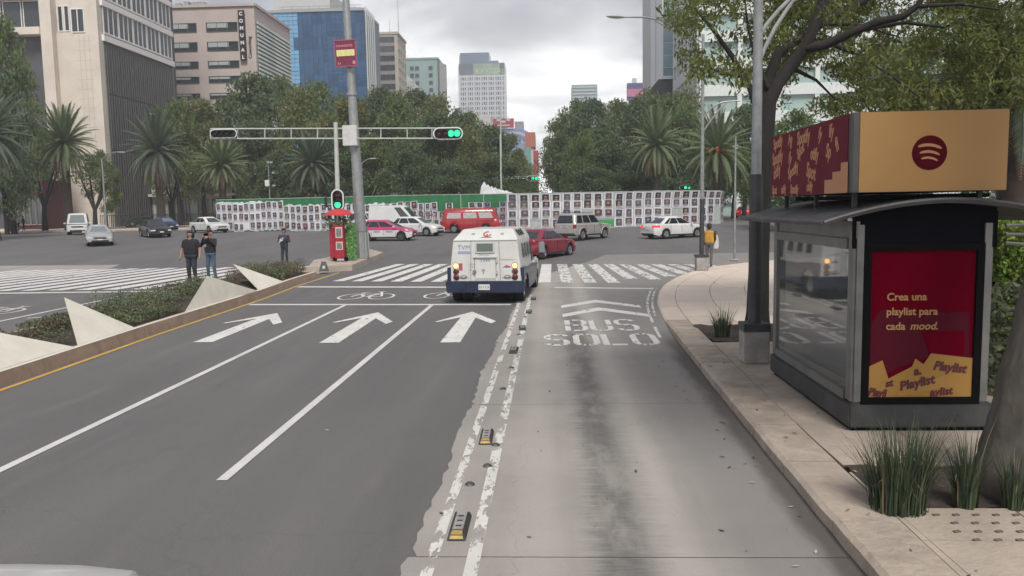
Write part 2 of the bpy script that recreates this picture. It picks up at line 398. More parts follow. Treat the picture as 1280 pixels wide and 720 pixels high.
# --- bus lane of concrete slabs: ragged left edge against the asphalt, joints as gaps between slabs
KERB = [(2.30, -6), (2.40, 2), (2.45, 6), (2.56, 11), (2.68, 15), (2.78, 18), (2.98, 21), (3.25, 24), (3.85, 27.6), (4.6, 30.2), (5.6, 32.6), (7.3, 35.2), (9.6, 37.2), (12.5, 38.8), (17, 40.2), (24, 41), (40, 41.5)]
def kerb_x(y):
    for a, b in zip(KERB[:-1], KERB[1:]):
        if a[1] <= y <= b[1]: return a[0] + (b[0] - a[0]) * (y - a[1]) / (b[1] - a[1])
    return KERB[-1][0]
def bus_lane():
    root = thing('bus_lane', None, None); tag(root, kind='structure')
    edges = [-6, 1.2, 6.4, 11.6, 17.0, 22.4, 28.0]
    r2 = random.Random(3)
    for a, b in zip(edges[:-1], edges[1:]):
        mb = MB(); n = max(8, int((b - a) / 0.16)); xl = None
        for i in range(n):
            y0 = a + 0.006 + (b - a - 0.012) * i / n; y1 = a + 0.006 + (b - a - 0.012) * (i + 1) / n
            x0 = (-1.12 + r2.uniform(-0.05, 0.05)) if xl is None else xl; xl = -1.19 + 0.03 * math.sin(y1 * 1.7) + (y1 > 15) * min(1, (y1 - 15) / 6) * .16 + r2.uniform(-0.028, 0.028)
            lay(mb, [(x0, y0), (kerb_x(y0) - 0.002, y0), (kerb_x(y1) - 0.002, y1), (xl, y1)], 0.006)
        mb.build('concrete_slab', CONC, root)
    mb = MB()                               # apron of concrete under the zebra crossing
    pr = [(-1.1, 28.01), (-0.9, 30), (-0.2, 33), (0.9, 36), (2.0, 39), (3.0, 42.5)]
    for (x0, y0), (x1, y1) in zip(pr[:-1], pr[1:]):
        lay(mb, [(x0, y0), (kerb_x(y0) if y0 < 41 else 20, y0), (kerb_x(y1) if y1 < 41 else 20, y1), (x1, y1)], 0.006)
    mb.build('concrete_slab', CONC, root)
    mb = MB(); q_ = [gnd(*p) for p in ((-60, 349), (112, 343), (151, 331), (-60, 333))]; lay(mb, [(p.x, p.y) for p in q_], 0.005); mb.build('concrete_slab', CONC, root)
bus_lane()

def markings():
    root = thing('road_markings', None, None); tag(root, kind='structure')
    def one(name, m, fn):
        mb = MB(); fn(mb); return mb.build(name, m, root)
    one('lane_line', PAINT, lambda mb: strip(mb, (-6.34, 2), (-6.29, 24.2), 0.125, 0.008))
    one('lane_line', PAINT, lambda mb: strip(mb, (-3.585, 8.3), (-3.565, 24.0), 0.125, 0.008))
    one('lane_line', PAINT, lambda mb: strip(mb, (-3.585, -6), (-3.585, 2.7), 0.125, 0.008))
    one('separator_line', PAINTW, lambda mb: strip(mb, (-1.02, 3), (-0.90, 27), 0.10, 0.011))
    one('separator_line', PAINTW, lambda mb: strip(mb, (-0.66, 3), (-0.62, 27.5), 0.115, 0.011))
    one('yellow_edge_line', YEL, lambda mb: polystrip(mb, [(-9.05, 6), (-9.23, 13.5), (-9.44, 18.4), (-9.56, 25.5), (-9.62, 30), (-9.3, 35)], 0.11, 0.008))
    one('stop_line', PAINT, lambda mb: strip(mb, (-9.45, 24.66), (-1.15, 23.85), 0.32, 0.009))
    one('stop_line', PAINT, lambda mb: strip(mb, (-9.5, 29.75), (-1.2, 28.65), 0.38, 0.009))
    one('stop_line', PAINT, lambda mb: strip(mb, (0.2, 28.45), (3.6, 27.75), 0.30, 0.012))
    def arrow(x, y0, y1):
        def fn(mb):
            lay(mb, [(x - 0.22, y0), (x + 0.22, y0), (x + 0.20, y1 - 0.62), (x - 0.20, y1 - 0.62)], 0.008)
            t = (x, y1)
            for s in (-1, 1):
                lay(mb, [t, (x + s * 0.80, y1 - 1.95), (x + s * 0.70, y1 - 2.35 + (0.35 if s < 0 else 0)), (x, y1 - 0.80)][::s], 0.009)
        return fn
    for x, y0, y1 in ((-7.82, 17.5, 22.5), (-4.87, 17.25, 22.4), (-2.17, 17.15, 22.3)): one('lane_arrow', PAINTL, arrow(x, y0, y1))
    # bicycle symbols in the box ahead of the stop line
    def bike(cx, cy):
        def fn(mb):
            def C(px, py, r): return [(cx + px + r * math.cos(t * math.pi / 9), cy + (py + r * 1.0 * math.sin(t * math.pi / 9)) * 1.85) for t in range(18)]
            for wx in (-0.52, 0.52): polystrip(mb, C(wx, -0.2, 0.40), 0.085, 0.008, close=True)
            k = lambda *p: [(cx + a, cy + b * 1.85) for a, b in p]
            for ln in (k((-0.52, -0.2), (-0.25, 0.38)), k((-0.40, 0.08), (0.22, 0.22)), k((-0.05, -0.22), (-0.36, 0.16)), k((-0.05, -0.22), (0.30, 0.24)), k((0.52, -0.2), (0.26, 0.50)), k((-0.42, 0.40), (-0.10, 0.38)), k((0.12, 0.52), (0.42, 0.52)), k((-0.05, -0.2), (0.5, -0.2))):
                polystrip(mb, ln, 0.09, 0.0085)
        return fn
    one('bicycle_symbol', PAINTL, bike(-6.15, 26.9)); one('bicycle_symbol', PAINTL, bike(-3.25, 26.9))
    # BUS / SOLO
    def letter(mb, ch, x, y, w, h, t):
        k = 0.22 * w; kh = 0.14 * h
        oct_ = [(x + k, y), (x + w - k, y), (x + w, y + kh), (x + w, y + h - kh), (x + w - k, y + h), (x + k, y + h), (x, y + h - kh), (x, y + kh)]
        mid = y + h / 2
        def pl(pts): polystrip(mb, pts, t, 0.012)
        def hz(x0, x1, yy): lay(mb, [(x0, yy - t * 0.75), (x1, yy - t * 0.75), (x1, yy + t * 0.75), (x0, yy + t * 0.75)], 0.012)
        def vt(xx, y0, y1): lay(mb, [(xx - t / 2, y0), (xx + t / 2, y0), (xx + t / 2, y1), (xx - t / 2, y1)], 0.0125)
        if ch == 'O':                       # stencil gaps top and bottom
            vt(x, y + kh, y + h - kh); vt(x + w, y + kh, y + h - kh)
            for sx0, sx1 in ((x + k, x + w * 0.42), (x + w * 0.58, x + w - k)):
                hz(sx0, sx1, y); hz(sx0, sx1, y + h)
            for a, b in ((oct_[1], oct_[2]), (oct_[3], oct_[4]), (oct_[5], oct_[6]), (oct_[7], oct_[0])): pl([a, b])
        if ch == 'L': vt(x, y - t * .5, y + h); hz(x + t * 0.8, x + w, y)
        if ch == 'U':
            vt(x, y + kh, y + h); vt(x + w, y + kh, y + h * .42); vt(x + w, y + h * .52, y + h); hz(x + k, x + w * .42, y); hz(x + w * .58, x + w - k, y); pl([oct_[1], oct_[2]]); pl([oct_[7], oct_[0]])
        if ch == 'S':
            hz(x + k, x + w - k, y); hz(x + k, x + w - k, y + h); hz(x + k, x + w - k, mid)
            pl([(x + w - k, y), (x + w, y + kh)]); vt(x + w, y + kh, mid - kh); pl([(x + w, mid - kh), (x + w - k, mid)])
            pl([(x + k, mid), (x, mid + kh)]); vt(x, mid + kh, y + h - kh); pl([(x, y + h - kh), (x + k, y + h)]); pl([(x + w - k, y + h), (x + w, y + h - kh)]); pl([(x + k, y), (x, y + kh)])
        if ch == 'B':
            vt(x, y, y + h * .44); vt(x, y + h * .54, y + h); hz(x + t, x + w - k, y); hz(x + t, x + w - k, mid); hz(x + t, x + w - k, y + h)
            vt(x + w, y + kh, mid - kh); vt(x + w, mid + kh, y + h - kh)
            for a, b in (((x + w - k, y), (x + w, y + kh)), ((x + w, mid - kh), (x + w - k, mid)), ((x + w - k, mid), (x + w, mid + kh)), ((x + w, y + h - kh), (x + w - k, y + h))): pl([a, b])
    for i, ch in enumerate('SOLO'): one('lettering', PAINTL, lambda mb, i=i, ch=ch: letter(mb, ch, (-0.06, 0.58, 1.20, 1.84)[i], 16.65, 0.43, 1.36, 0.14))
    for i, ch in enumerate('BUS'): one('lettering', PAINTL, lambda mb, i=i, ch=ch: letter(mb, ch, (0.44, 1.04, 1.66)[i], 18.62, 0.42, 1.72, 0.13))
    for y in (20.95, 22.85):
        one('chevron', PAINTL, lambda mb, y=y: (lay(mb, [(0.35, y), (1.42, y + 1.25), (1.42, y + 1.95), (0.35, y + 0.60)], 0.012), lay(mb, [(1.42, y + 1.25), (2.62, y - 0.15), (2.62, y + 0.45), (1.42, y + 1.95)], 0.012)))
    # gutter line along the kerb
    one('gutter_line', PAINTW, lambda mb: polystrip(mb, [(kerb_x(y) - 0.34, y) for y in (17.5, 19, 21, 23, 25, 27, 28)], 0.07, 0.011))
    one('gutter_line', PAINTW, lambda mb: polystrip(mb, [(kerb_x(y) - 0.20, y) for y in (21, 23, 25, 27, 28)], 0.06, 0.011))
    # zebra crossing: bars fan round the roundabout
    x = -9.0; 
    while x < 9.6:
        if not (-1.2 < x < -0.4):
            dx = -0.17 * x; y0 = 30.05 - 0.163 * min(x, 2.5) + max(0, (x - 2.5)) * 0.75; y1 = 37.6 - 0.13 * x
            if x > 2.5: y0 = max(y0, [q for q in (31, 32, 33, 34, 35, 36, 36.8) if kerb_x(q) > x + 0.6 or q == 36.8][0])
            if x > 3.2: y0 = 29.9 + (x - 3.2) * 1.1
            if y1 - y0 > 0.7:
                f = (y0 - 30.0) / 7
                one('zebra_bar', PAINTM if x > 0 else PAINTL, lambda mb: lay(mb, [(x + dx * f, y0), (x + 0.46 + dx * f, y0), (x + 0.46 + dx, y1), (x + dx, y1)], 0.0115))
        x += 0.86
    x = -30.0
    while x < -12.4:
        dx = -0.125 * x
        one('zebra_bar', PAINTL, lambda mb: lay(mb, [(x, 29.6), (x + 0.62, 29.6), (x + 0.58 + dx, 38.4), (x + dx, 38.4)], 0.0115))
        x += 1.08
    # cycle track beside the median
    one('cycle_line', PAINT, lambda mb: polystrip(mb, [(-12.75, 12), (-12.9, 20), (-13.0, 28.5)], 0.13, 0.008))
    one('cycle_line', PAINT, lambda mb: polystrip(mb, [(-15.3, 12), (-15.3, 20), (-15.2, 28.5)], 0.13, 0.008))
    def turn(mb): polystrip(mb, [(-14.9, 22.0), (-13.9, 22.5), (-13.6, 24.0), (-14.6, 24.6), (-15.0, 24.2)], 0.12, 0.0085)
    one('cycle_symbol', PAINTL, turn)
    one('cycle_symbol', PAINTL, bike(-17.2, 24.0))
    one('stop_line', PAINTL, lambda mb: strip(mb, (-30, 28.9), (-12.8, 28.9), 0.32, 0.009))
markings()

# --- pavement on the right: kerbstones and slabs follow the kerb line round the corner
KST = mat('kerb_stone', (0.45, 0.375, 0.305), 0.9, var=0.45, vscale=2.6, bump=0.9, bscale=16, var2=(0.26, 0.215, 0.175))
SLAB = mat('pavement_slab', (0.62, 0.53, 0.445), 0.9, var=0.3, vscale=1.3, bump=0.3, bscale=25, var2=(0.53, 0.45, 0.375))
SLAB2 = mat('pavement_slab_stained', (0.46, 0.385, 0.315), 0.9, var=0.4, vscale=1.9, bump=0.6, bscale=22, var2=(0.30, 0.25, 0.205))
JOINT = mat('slab_bed', (0.10, 0.085, 0.07), 0.95, var=0.3)
SOIL = mat('soil', (0.055, 0.042, 0.032), 0.95, var=0.5, vscale=9, bump=0.8, bscale=30)
def top_z(y):
    t = min(1, max(0, (y - 17.4) / 3.2)); t = t * t * (3 - 2 * t)
    return 0.155 - 0.115 * t + G(y)
def kerb_line():                            # dense smooth samples with inward normals
    P = []
    for i in range(len(KERB) - 1):
        p0, p1, p2, p3 = (Vector(KERB[max(0, i - 1)]), Vector(KERB[i]), Vector(KERB[i + 1]), Vector(KERB[min(len(KERB) - 1, i + 2)]))
        n = max(2, int((p2 - p1).length / 0.3))
        for k in range(n):
            t = k / n; P.append(0.5 * ((2 * p1) + (p2 - p0) * t + (2 * p0 - 5 * p1 + 4 * p2 - p3) * t * t + (3 * p1 - p0 - 3 * p2 + p3) * t ** 3))
    P.append(Vector(KERB[-1])); acc = [0.0]
    for a, b in zip(P[:-1], P[1:]): acc.append(acc[-1] + (b - a).length)
    return P, acc
KP, KA = kerb_line()
def kp(s, d):                               # point at arc length s, d metres in from the kerb
    import bisect
    s = min(max(s, 0), KA[-1] - 1e-4); i = min(len(KP) - 2, bisect.bisect_right(KA, s) - 1); t = (s - KA[i]) / (KA[i + 1] - KA[i])
    p = KP[i].lerp(KP[i + 1], t)
    T = (KP[min(len(KP) - 1, i + 3)] - KP[max(0, i - 3)]).normalized(); n = Vector((T.y, -T.x))
    return p + n * d
PLANTERS = [(3.06, 7.1, 6.2, 8.3), (3.28, 15.95, 6.0, 18.4)]     # x0, y0, x1, y1 openings in the paving
def in_planter(x, y): return any(a < x < c and b < y < d for a, b, c, d in PLANTERS)
def pavement():
    root = thing('pavement', None, None); tag(root, kind='structure')
    bed = MB(); n = 160; L_ = KA[-1]
    for i in range(n):
        s0, s1 = L_ * i / n, L_ * (i + 1) / n
        ds = [0.01, 1.5, 3.0, 4.6, 7.2]
        for d0, d1 in zip(ds[:-1], ds[1:]):
            a, b, c, d = kp(s0, d0), kp(s0, d1), kp(s1, d1), kp(s1, d0)
            bed.quad(*[(p.x, p.y, top_z(p.y) - 0.03) for p in (a, b, c, d)])
    bed.quad((8.5, -6, 0.12), (60, -6, 0.12), (60, 30, 0.12 + G(30)), (8.5, 30, 0.12 + G(30)))
    bed.build('slab_bed', JOINT, root)
    r2 = random.Random(5)
    # kerbstones with a face down to the gutter
    s = 0.0
    while s < KA[-1] - 14:
        e = s + r2.uniform(1.25, 1.6); mb = MB(); k = 5; j = 0.008; dep = 0.53
        V = []
        tilt = r2.uniform(-0.006, 0.006)
        for i in range(k + 1):
            q = s + j + (e - s - 2 * j) * i / k; w = r2.uniform(-0.005, 0.005)
            a, b, c = kp(q, -0.012 + w), kp(q, 0.035 + w), kp(q, dep)
            V += [(a.x, a.y, G(a.y) - 0.03), (a.x, a.y, top_z(a.y) - 0.035 + tilt), (b.x, b.y, top_z(b.y) + tilt), (c.x, c.y, top_z(c.y) + tilt), (c.x, c.y, top_z(c.y) - 0.05)]
        F = []
        for i in range(k):
            for m_ in range(4): F.append((i * 5 + m_, i * 5 + m_ + 1, (i + 1) * 5 + m_ + 1, (i + 1) * 5 + m_))
        F += [(0, 4, 3, 2, 1), tuple(k * 5 + q for q in (0, 1, 2, 3, 4))]
        mb.add(V, [f[::-1] for f in F]); 
        mid = kp((s + e) / 2, 0).y
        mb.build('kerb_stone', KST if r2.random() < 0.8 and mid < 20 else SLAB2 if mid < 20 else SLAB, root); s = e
    rows = [(0.545, 1.62), (1.635, 2.75), (2.765, 3.9), (3.915, 5.1), (5.115, 6.4), (6.415, 7.1)]
    for ri, (d0, d1) in enumerate(rows):
        s = 0.3 * ri
        while s < KA[-1] - 16:
            e = s + r2.uniform(1.45, 1.75); c = kp((s + e) / 2, (d0 + d1) / 2)
            if c.y > 16 and ri > 3: s = e; continue
            pts = []; k = 4
            for i in range(k + 1): pts.append(kp(s + 0.006 + (e - s - 0.012) * i / k, d0))
            for i in range(k, -1, -1): pts.append(kp(s + 0.006 + (e - s - 0.012) * i / k, d1))
            polys = [pts]
            for (x0, y0, x1, y1) in PLANTERS:
                nxt = []
                for pl in polys:
                    pl = [(p[0], p[1]) for p in pl]
                    inner = pl
                    for ax, v, less in ((0, x0, True), (0, x1, False)):
                        q = clip_half(pl, ax, v, less)
                        if len(q) > 2: nxt.append(q)
                    mid_ = clip_half(clip_half(pl, 0, x0, False), 0, x1, True)
                    if len(mid_) > 2:
                        for v, less in ((y0, True), (y1, False)):
                            q = clip_half(mid_, 1, v, less)
                            if len(q) > 2: nxt.append(q)
                polys = nxt
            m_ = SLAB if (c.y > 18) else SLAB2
            for pl in polys:
                ar = sum(pl[i][0] * pl[(i + 1) % len(pl)][1] - pl[(i + 1) % len(pl)][0] * pl[i][1] for i in range(len(pl))) / 2
                if abs(ar) < 0.03: continue
                if ar < 0: pl = pl[::-1]
                dz = r2.uniform(-0.004, 0.004); mb = MB(); m = len(pl)
                V = [(p[0], p[1], top_z(p[1]) + dz) for p in pl] + [(p[0], p[1], top_z(p[1]) - 0.06) for p in pl]
                mb.add(V, [tuple(range(m))] + [(i, m + i, m + (i + 1) % m, (i + 1) % m) for i in range(m)])
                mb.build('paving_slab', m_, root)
            s = e
    for (x0, y0, x1, y1) in PLANTERS:
        mb = MB(); nx, ny = 14, 8; rr = random.Random(2)
        V = [(x0 + (x1 - x0) * i / nx, y0 + (y1 - y0) * j / ny, 0.145 + rr.uniform(-0.02, 0.035)) for j in range(ny + 1) for i in range(nx + 1)]
        mb.add(V, [(j * (nx + 1) + i, j * (nx + 1) + i + 1, (j + 1) * (nx + 1) + i + 1, (j + 1) * (nx + 1) + i) for j in range(ny) for i in range(nx)])
        mb.build('planter_soil', SOIL, root)
    # tactile studs pressed in the slab before the near planter
    mb = MB(); stud = mat('tactile_hole', (0.13, 0.105, 0.085), 0.9)
    for j, y in enumerate((6.93, 6.75, 6.57, 6.40)):
        for i in range(14):
            x = 3.36 + i * 0.17 + (j % 2) * 0.07; mb.box((x, y, 0.16), (0.058, 0.03, 0.014), rz=0.25)
    tag(mb.build('tactile_stud', stud, root), kind='stuff')
pavement()

# --- bus-lane separators and road studs
def litter():
    rr = random.Random(77); mb = MB()
    for i in range(150):
        x, y = (rr.uniform(-8.8, 2.2), rr.uniform(5.8, 26)) if i < 55 else (rr.uniform(1.9, 2.42), rr.uniform(5.5, 17)) if i < 100 else (rr.uniform(2.6, 3.5), rr.uniform(5.5, 20))
        z = .014 if x < 2.45 else .166; a = rr.uniform(0, 6.28); s = rr.uniform(.015, .045); c, d = math.cos(a) * s, math.sin(a) * s
        mb.quad((x - c, y - d, z), (x + d * .4, y - c * .4, z + .006), (x + c, y + d, z + .010), (x - d * .4, y + c * .4, z + .004), 0 if rr.random() < .55 else 1 if rr.random() < .5 else 2)
    tag(mb.build('fallen_leaves', [mat('litter_dark', (.05, .042, .035), .9), mat('litter_pale', (.42, .38, .32), .9), mat('litter_olive', (.12, .11, .05), .9)]), kind='stuff')
litter()
def separators():
    rub = mat('separator_rubber', (0.035, 0.033, 0.032), 0.7, var=0.4, vscale=12); top = mat('separator_top', (0.30, 0.29, 0.28), 0.6, var=0.4, vscale=14); ye = mat('separator_yellow', (0.40, 0.27, 0.06), 0.5, var=0.3, vscale=20)
    mb = MB(); w, l, h = 0.085, 0.29, 0.055
    def fr(mb, w0, l0, z0, w1, l1, z1, mi=0):
        vs = [(a * w0, b * l0, z0) for b in (-1, 1) for a in (-1, 1)] + [(a * w1, b * l1, z1) for b in (-1, 1) for a in (-1, 1)]
        mb.add(vs, [(0, 2, 3, 1), (4, 5, 7, 6), (0, 1, 5, 4), (2, 6, 7, 3), (0, 4, 6, 2), (1, 3, 7, 5)], mi)
    root = thing('lane_separator', 'worn lane separator block with yellow end nearest the photographer', 'lane separator', (-0.84, 7.0, 0.008), 0, 'lane separators between the worn white lines')
    fr(mb, w, l, 0, 0.07, 0.26, h); mb.build('rubber_base', rub, root, bevel=0.006)
    mb = MB(); mb.box((0, 0.035, h + 0.004), (0.095, 0.40, 0.008)); 
    for k in (-0.10, 0.02, 0.13): mb.box((0, k, h + 0.010), (0.05, 0.022, 0.005), 1)
    mb.build('top_plate', [top, rub], root)
    mb = MB(); mb.add([(-0.06, -0.285, 0.018), (0.06, -0.285, 0.018), (0.052, -0.258, 0.054), (-0.052, -0.258, 0.054), (0.046, -0.20, 0.062), (-0.046, -0.20, 0.062)], [(0, 1, 2, 3), (3, 2, 4, 5)]); mb.build('yellow_reflector', ye, root)
    labs = ['second lane separator block from the photographer, with yellow end', 'lane separator block beside the white dashes, third from the photographer', 'lane separator block level with the BUS SOLO lettering', 'lane separator block behind the armoured truck, level with the chevrons', 'lane separator block farthest up the lane, beside the truck wheel']
    for lb, (x, y, a) in zip(labs, ((-0.815, 9.85, 0.02), (-0.73, 16.0, -0.03), (-0.65, 19.0, 0.05), (-0.57, 22.0, 0.0), (-0.50, 25.2, 0.03))): 
        q_ = dup(root, lb, (x, y, 0.008), a)
        if y > 12:
            for ch in list(q_.children):
                if ch.name.startswith('yellow'): bpy.data.objects.remove(ch)
    st = MB(); st.lathe([(0.0001, 0.028), (0.03, 0.026), (0.05, 0.012), (0.055, 0.0)], 10)
    me = st.mesh('road_stud', mat('stud_metal', (0.10, 0.095, 0.09), 0.5, metal=0.4, var=0.5, vscale=30), 40)
    for i, (y, x, lb) in enumerate(((8.15, -0.86, 'dark road stud just past the nearest lane separator'), (8.75, -0.72, 'shiny road stud between the two nearest lane separators'), (9.55, -0.68, 'road stud just before the second lane separator'), (12.6, -0.76, 'road stud past the second lane separator'), (14.3, -0.70, 'road stud halfway between second and third separator'), (18.1, -0.7, 'small road stud beside the SOLO lettering'), (21.0, -0.64, 'small road stud beside the chevrons'))):
        tag(link('road_stud', me, None, (x, y, 0.008)), lb, 'road stud', 'road studs between the separators')
separators()
# ================================================================ STREET FURNITURE
GALV = mat('galvanised_steel', (0.30, 0.31, 0.31), 0.5, metal=0.5, var=0.25, vscale=6)
GREYP = mat('grey_paint', (0.36, 0.37, 0.36), 0.55, var=0.2, vscale=4)
DARKP = mat('dark_pole_paint', (0.045, 0.046, 0.05), 0.55, var=0.35, vscale=5)
CONCB = mat('cast_concrete', (0.34, 0.325, 0.30), 0.9, var=0.35, vscale=3, bump=0.3, bscale=30)
BLACK = mat('black_plastic', (0.004, 0.004, 0.005), 0.5, spec=.06)
GLASS = mat('dark_glass', (0.03, 0.035, 0.04), 0.06, spec=0.6)

def kiosk():
    X0, X1, Y0, Y1, ZB, ZT = 3.58, 5.24, 9.56, 12.95, 0.155, 2.66
    root = thing('kiosk', 'grey glazed street kiosk with curved roof and red advert panel on the pavement', 'kiosk', (0, 0, 0))
    steel = mat('kiosk_steel', (0.20, 0.20, 0.195), 0.42, metal=0.55, var=0.25, vscale=3)
    plinth = mat('kiosk_plinth', (0.050, 0.052, 0.053), 0.6, metal=0.1, var=0.5, vscale=2.2)
    roofm = mat('kiosk_roof_sheet', (0.11, 0.11, 0.115), 0.5, metal=0.4, var=0.3, vscale=2)
    dark = mat('kiosk_dark_panel', (0.004, 0.0045, 0.008), 0.6, var=0.3, vscale=3, spec=.05)
    MB().box(((X0 + X1) / 2, (Y0 + Y1) / 2, ZB + 0.02), (X1 - X0 - 0.08, Y1 - Y0 - 0.08, 0.05)).build('foot', dark, root)
    MB().box(((X0 + X1) / 2, (Y0 + Y1) / 2, ZB + 0.19), (X1 - X0 + 0.03, Y1 - Y0 + 0.03, 0.29)).build('plinth', plinth, root, bevel=0.02)
    for (x, y) in ((X0 + .08, Y0 + .11), (X1 - .12, Y0 + .11), (X0 + .08, Y1 - .11), (X1 - .12, Y1 - .11)):
        MB().box((x, y, (ZB + .335 + ZT) / 2), (0.14, 0.22, ZT - ZB - .335)).build('corner_post', steel, root, bevel=0.03)
    MB().box((X0 + .03, (Y0 + Y1) / 2, ZT - 0.26), (0.06, Y1 - Y0 - .46, 0.13)).build('side_rail', steel, root, bevel=0.008)
    MB().box((X0 + .05, (Y0 + Y1) / 2, ZT - 0.09), (0.04, Y1 - Y0 - .02, 0.20)).build('fascia', steel, root)
    MB().box((X0 + .03, (Y0 + Y1) / 2, ZB + 0.40), (0.06, Y1 - Y0 - .46, 0.12)).build('side_rail', steel, root, bevel=0.008)
    gl = mat('kiosk_glass', (0.26, 0.28, 0.28), 0.03, spec=1.0)
    m = bpy.data.materials['kiosk_glass']; nt = m.node_tree; b = nt.nodes['Principled BSDF']; b.inputs['Base Color'].default_value = (0.10, 0.105, 0.105, 1); b.inputs['IOR'].default_value = 2.3
    tr = nt.nodes.new('ShaderNodeBsdfTransparent'); ms = nt.nodes.new('ShaderNodeMixShader'); ms.inputs[0].default_value = 0.72
    nt.links.new(tr.outputs[0], ms.inputs[1]); nt.links.new(b.outputs[0], ms.inputs[2]); nt.links.new(ms.outputs[0], nt.nodes['Material Output'].inputs[0])
    MB().box((X0 + .045, (Y0 + Y1) / 2, (ZB + .46 + ZT - .325) / 2), (0.016, Y1 - Y0 - .44, ZT - ZB - .79)).build('side_pane', gl, root)
    inner = mat('kiosk_interior', (0.16, 0.15, 0.14), 0.8, var=0.3)
    MB().box((X0 + .9, (Y0 + Y1) / 2, 1.35), (0.04, Y1 - Y0 - .5, 2.2)).build('inner_panel', inner, root)
    for z in (0.75, 1.15, 1.55): MB().box((X0 + .55, (Y0 + Y1) / 2, z), (0.55, Y1 - Y0 - .6, 0.03)).build('shelf', inner, root)
    # front: dark header and advert
    MB().box(((X0 + X1) / 2, Y0 + .06, ZT - 0.10), (X1 - X0 - 0.02, 0.07, 0.42)).build('header_panel', dark, root)
    arch = []
    xc, hw, zr, ze = 4.55, 1.40, 2.93, 2.69
    def roof_z(x): t = (x - xc) / hw; return zr - (zr - ze) * (abs(t) ** 1.9)
    gable = [(X0 + .01, Y0 + .05, ZT + .10)] + [(X0 + .01 + (X1 - X0 - .02) * i / 12, Y0 + .05, roof_z(X0 + .01 + (X1 - X0 - .02) * i / 12) - 0.03) for i in range(13)] + [(X1 - .01, Y0 + .05, ZT + .10)]
    MB().prism(gable, (0, 0.05, 0)).build('gable', dark, root)
    MB().prism([(x, Y1 - .1, z) for x, _, z in gable], (0, 0.05, 0)).build('gable', dark, root)
    # curved roof in four sheets with folded seams
    n = 24; ya, yb = Y0 - 0.22, Y1 + 0.28
    seams = [ya, ya + .95, ya + 1.9, ya + 2.85, yb]
    for a, b in zip(seams[:-1], seams[1:]):
        mb = MB(); V = []
        for i in range(n + 1):
            x = xc - hw + 2 * hw * i / n; z = roof_z(x)
            V += [(x, a + .008, z), (x, b - .008, z), (x, b - .008, z - 0.06), (x, a + .008, z - 0.06)]
        F = []
        for i in range(n):
            for k in range(4): F.append((i * 4 + k, i * 4 + (k + 1) % 4, (i + 1) * 4 + (k + 1) % 4, (i + 1) * 4 + k))
        F += [(3, 2, 1, 0), (n * 4, n * 4 + 1, n * 4 + 2, n * 4 + 3)]
        mb.add(V, [f[::-1] for f in F]).build('roof_sheet', roofm, root, smooth=35)
    mb = MB()
    for s in (-1, 1): mb.tube([(xc + s * hw, ya, ze - .01), (xc + s * hw, yb, ze - .01)], 0.03, 8)
    mb.tube([(xc - hw + 2 * hw * i / n, ya - .005, roof_z(xc - hw + 2 * hw * i / n) - .02) for i in range(n + 1)], 0.026, 6)
    mb.build('roof_edge', roofm, root, smooth=40)
    # ribs under the right eave
    for k in range(3):
        MB().tube([(X1 + .01, Y0 - .1 + .0 * k, 2.60 - .10 * k), (xc + hw - .02, Y0 - .1, 2.70 - .14 * k - .08)], 0.022, 6).build('eave_rib', steel, root)
    # advert case
    ax0, ax1, az0, az1 = 3.71, 5.09, 0.485, 2.405
    MB().box(((X0 + X1) / 2, Y0 + .09, 1.42), (X1 - X0 - .2, 0.05, 1.85)).build('front_panel', plinth, root)
    fr = MB(); t = 0.085; yf = Y0 + 0.035
    fr.box(((ax0 + ax1) / 2, yf, az1 - t / 2), (ax1 - ax0, 0.07, t)); fr.box(((ax0 + ax1) / 2, yf, az0 + t / 2), (ax1 - ax0, 0.07, t))
    fr.box((ax0 + t / 2, yf, (az0 + az1) / 2), (t, 0.07, az1 - az0 - 2 * t)); fr.box((ax1 - t / 2, yf, (az0 + az1) / 2), (t, 0.07, az1 - az0 - 2 * t))
    fr.build('advert_frame', BLACK, root)
    px0, px1, pz0, pz1 = ax0 + t, ax1 - t, az0 + t, az1 - t; pw, ph = px1 - px0, pz1 - pz0
    red = mat('poster_red', (0.115, 0.0005, 0.009), 0.7, spec=.0); red2 = mat('poster_dim_red', (0.080, 0.010, 0.020), 0.7, spec=.0); och = mat('poster_ochre', (0.34, 0.19, 0.055), 0.5, spec=.12); cream = mat('poster_cream', (0.40, 0.22, 0.10), 0.5, spec=.12)
    post = MB().box(((px0 + px1) / 2, yf + .012, (pz0 + pz1) / 2), (pw, 0.02, ph)).build('poster', red, root)
    yp = yf + .0005
    U = lambda u, v: (px0 + u * pw, pz1 - v * ph)      # u,v from the poster's top left corner
    def pp(name, pts, m, y):
        mb = MB(); mb.prism([(U(*p)[0], y, U(*p)[1]) for p in pts], (0, -0.002, 0)); return mb.build(name, m, post)
    pp('print_panel', [(0.02, .50), (.10, .40), (.50, .42), (.95, .42), (.97, .74), (.55, .73), (.10, .86), (.02, .80)], red2, yp)
    pp('print_panel', [(.50, .55), (.92, .55), (.92, .80), (.64, .80)], red, yp - .003)
    pp('paper_strip', [(0, .79), (.135, .745), (.20, .88), (.20, 1), (0, 1)], och, yp - .006)
    pp('paper_strip', [(.12, .90), (.42, .79), (.45, .735), (.53, .775), (.60, .70), (1, .735), (1, 1), (.12, 1)], och, yp - .010)
    pp('paper_strip', [(.28, .965), (.72, .855), (.74, .93), (.30, 1)], mat('poster_ochre_light', (0.37, 0.21, 0.062), 0.5, spec=.12), yp - .0135)
    Xd, Zd = (1, 0, 0), (0, 0, 1)
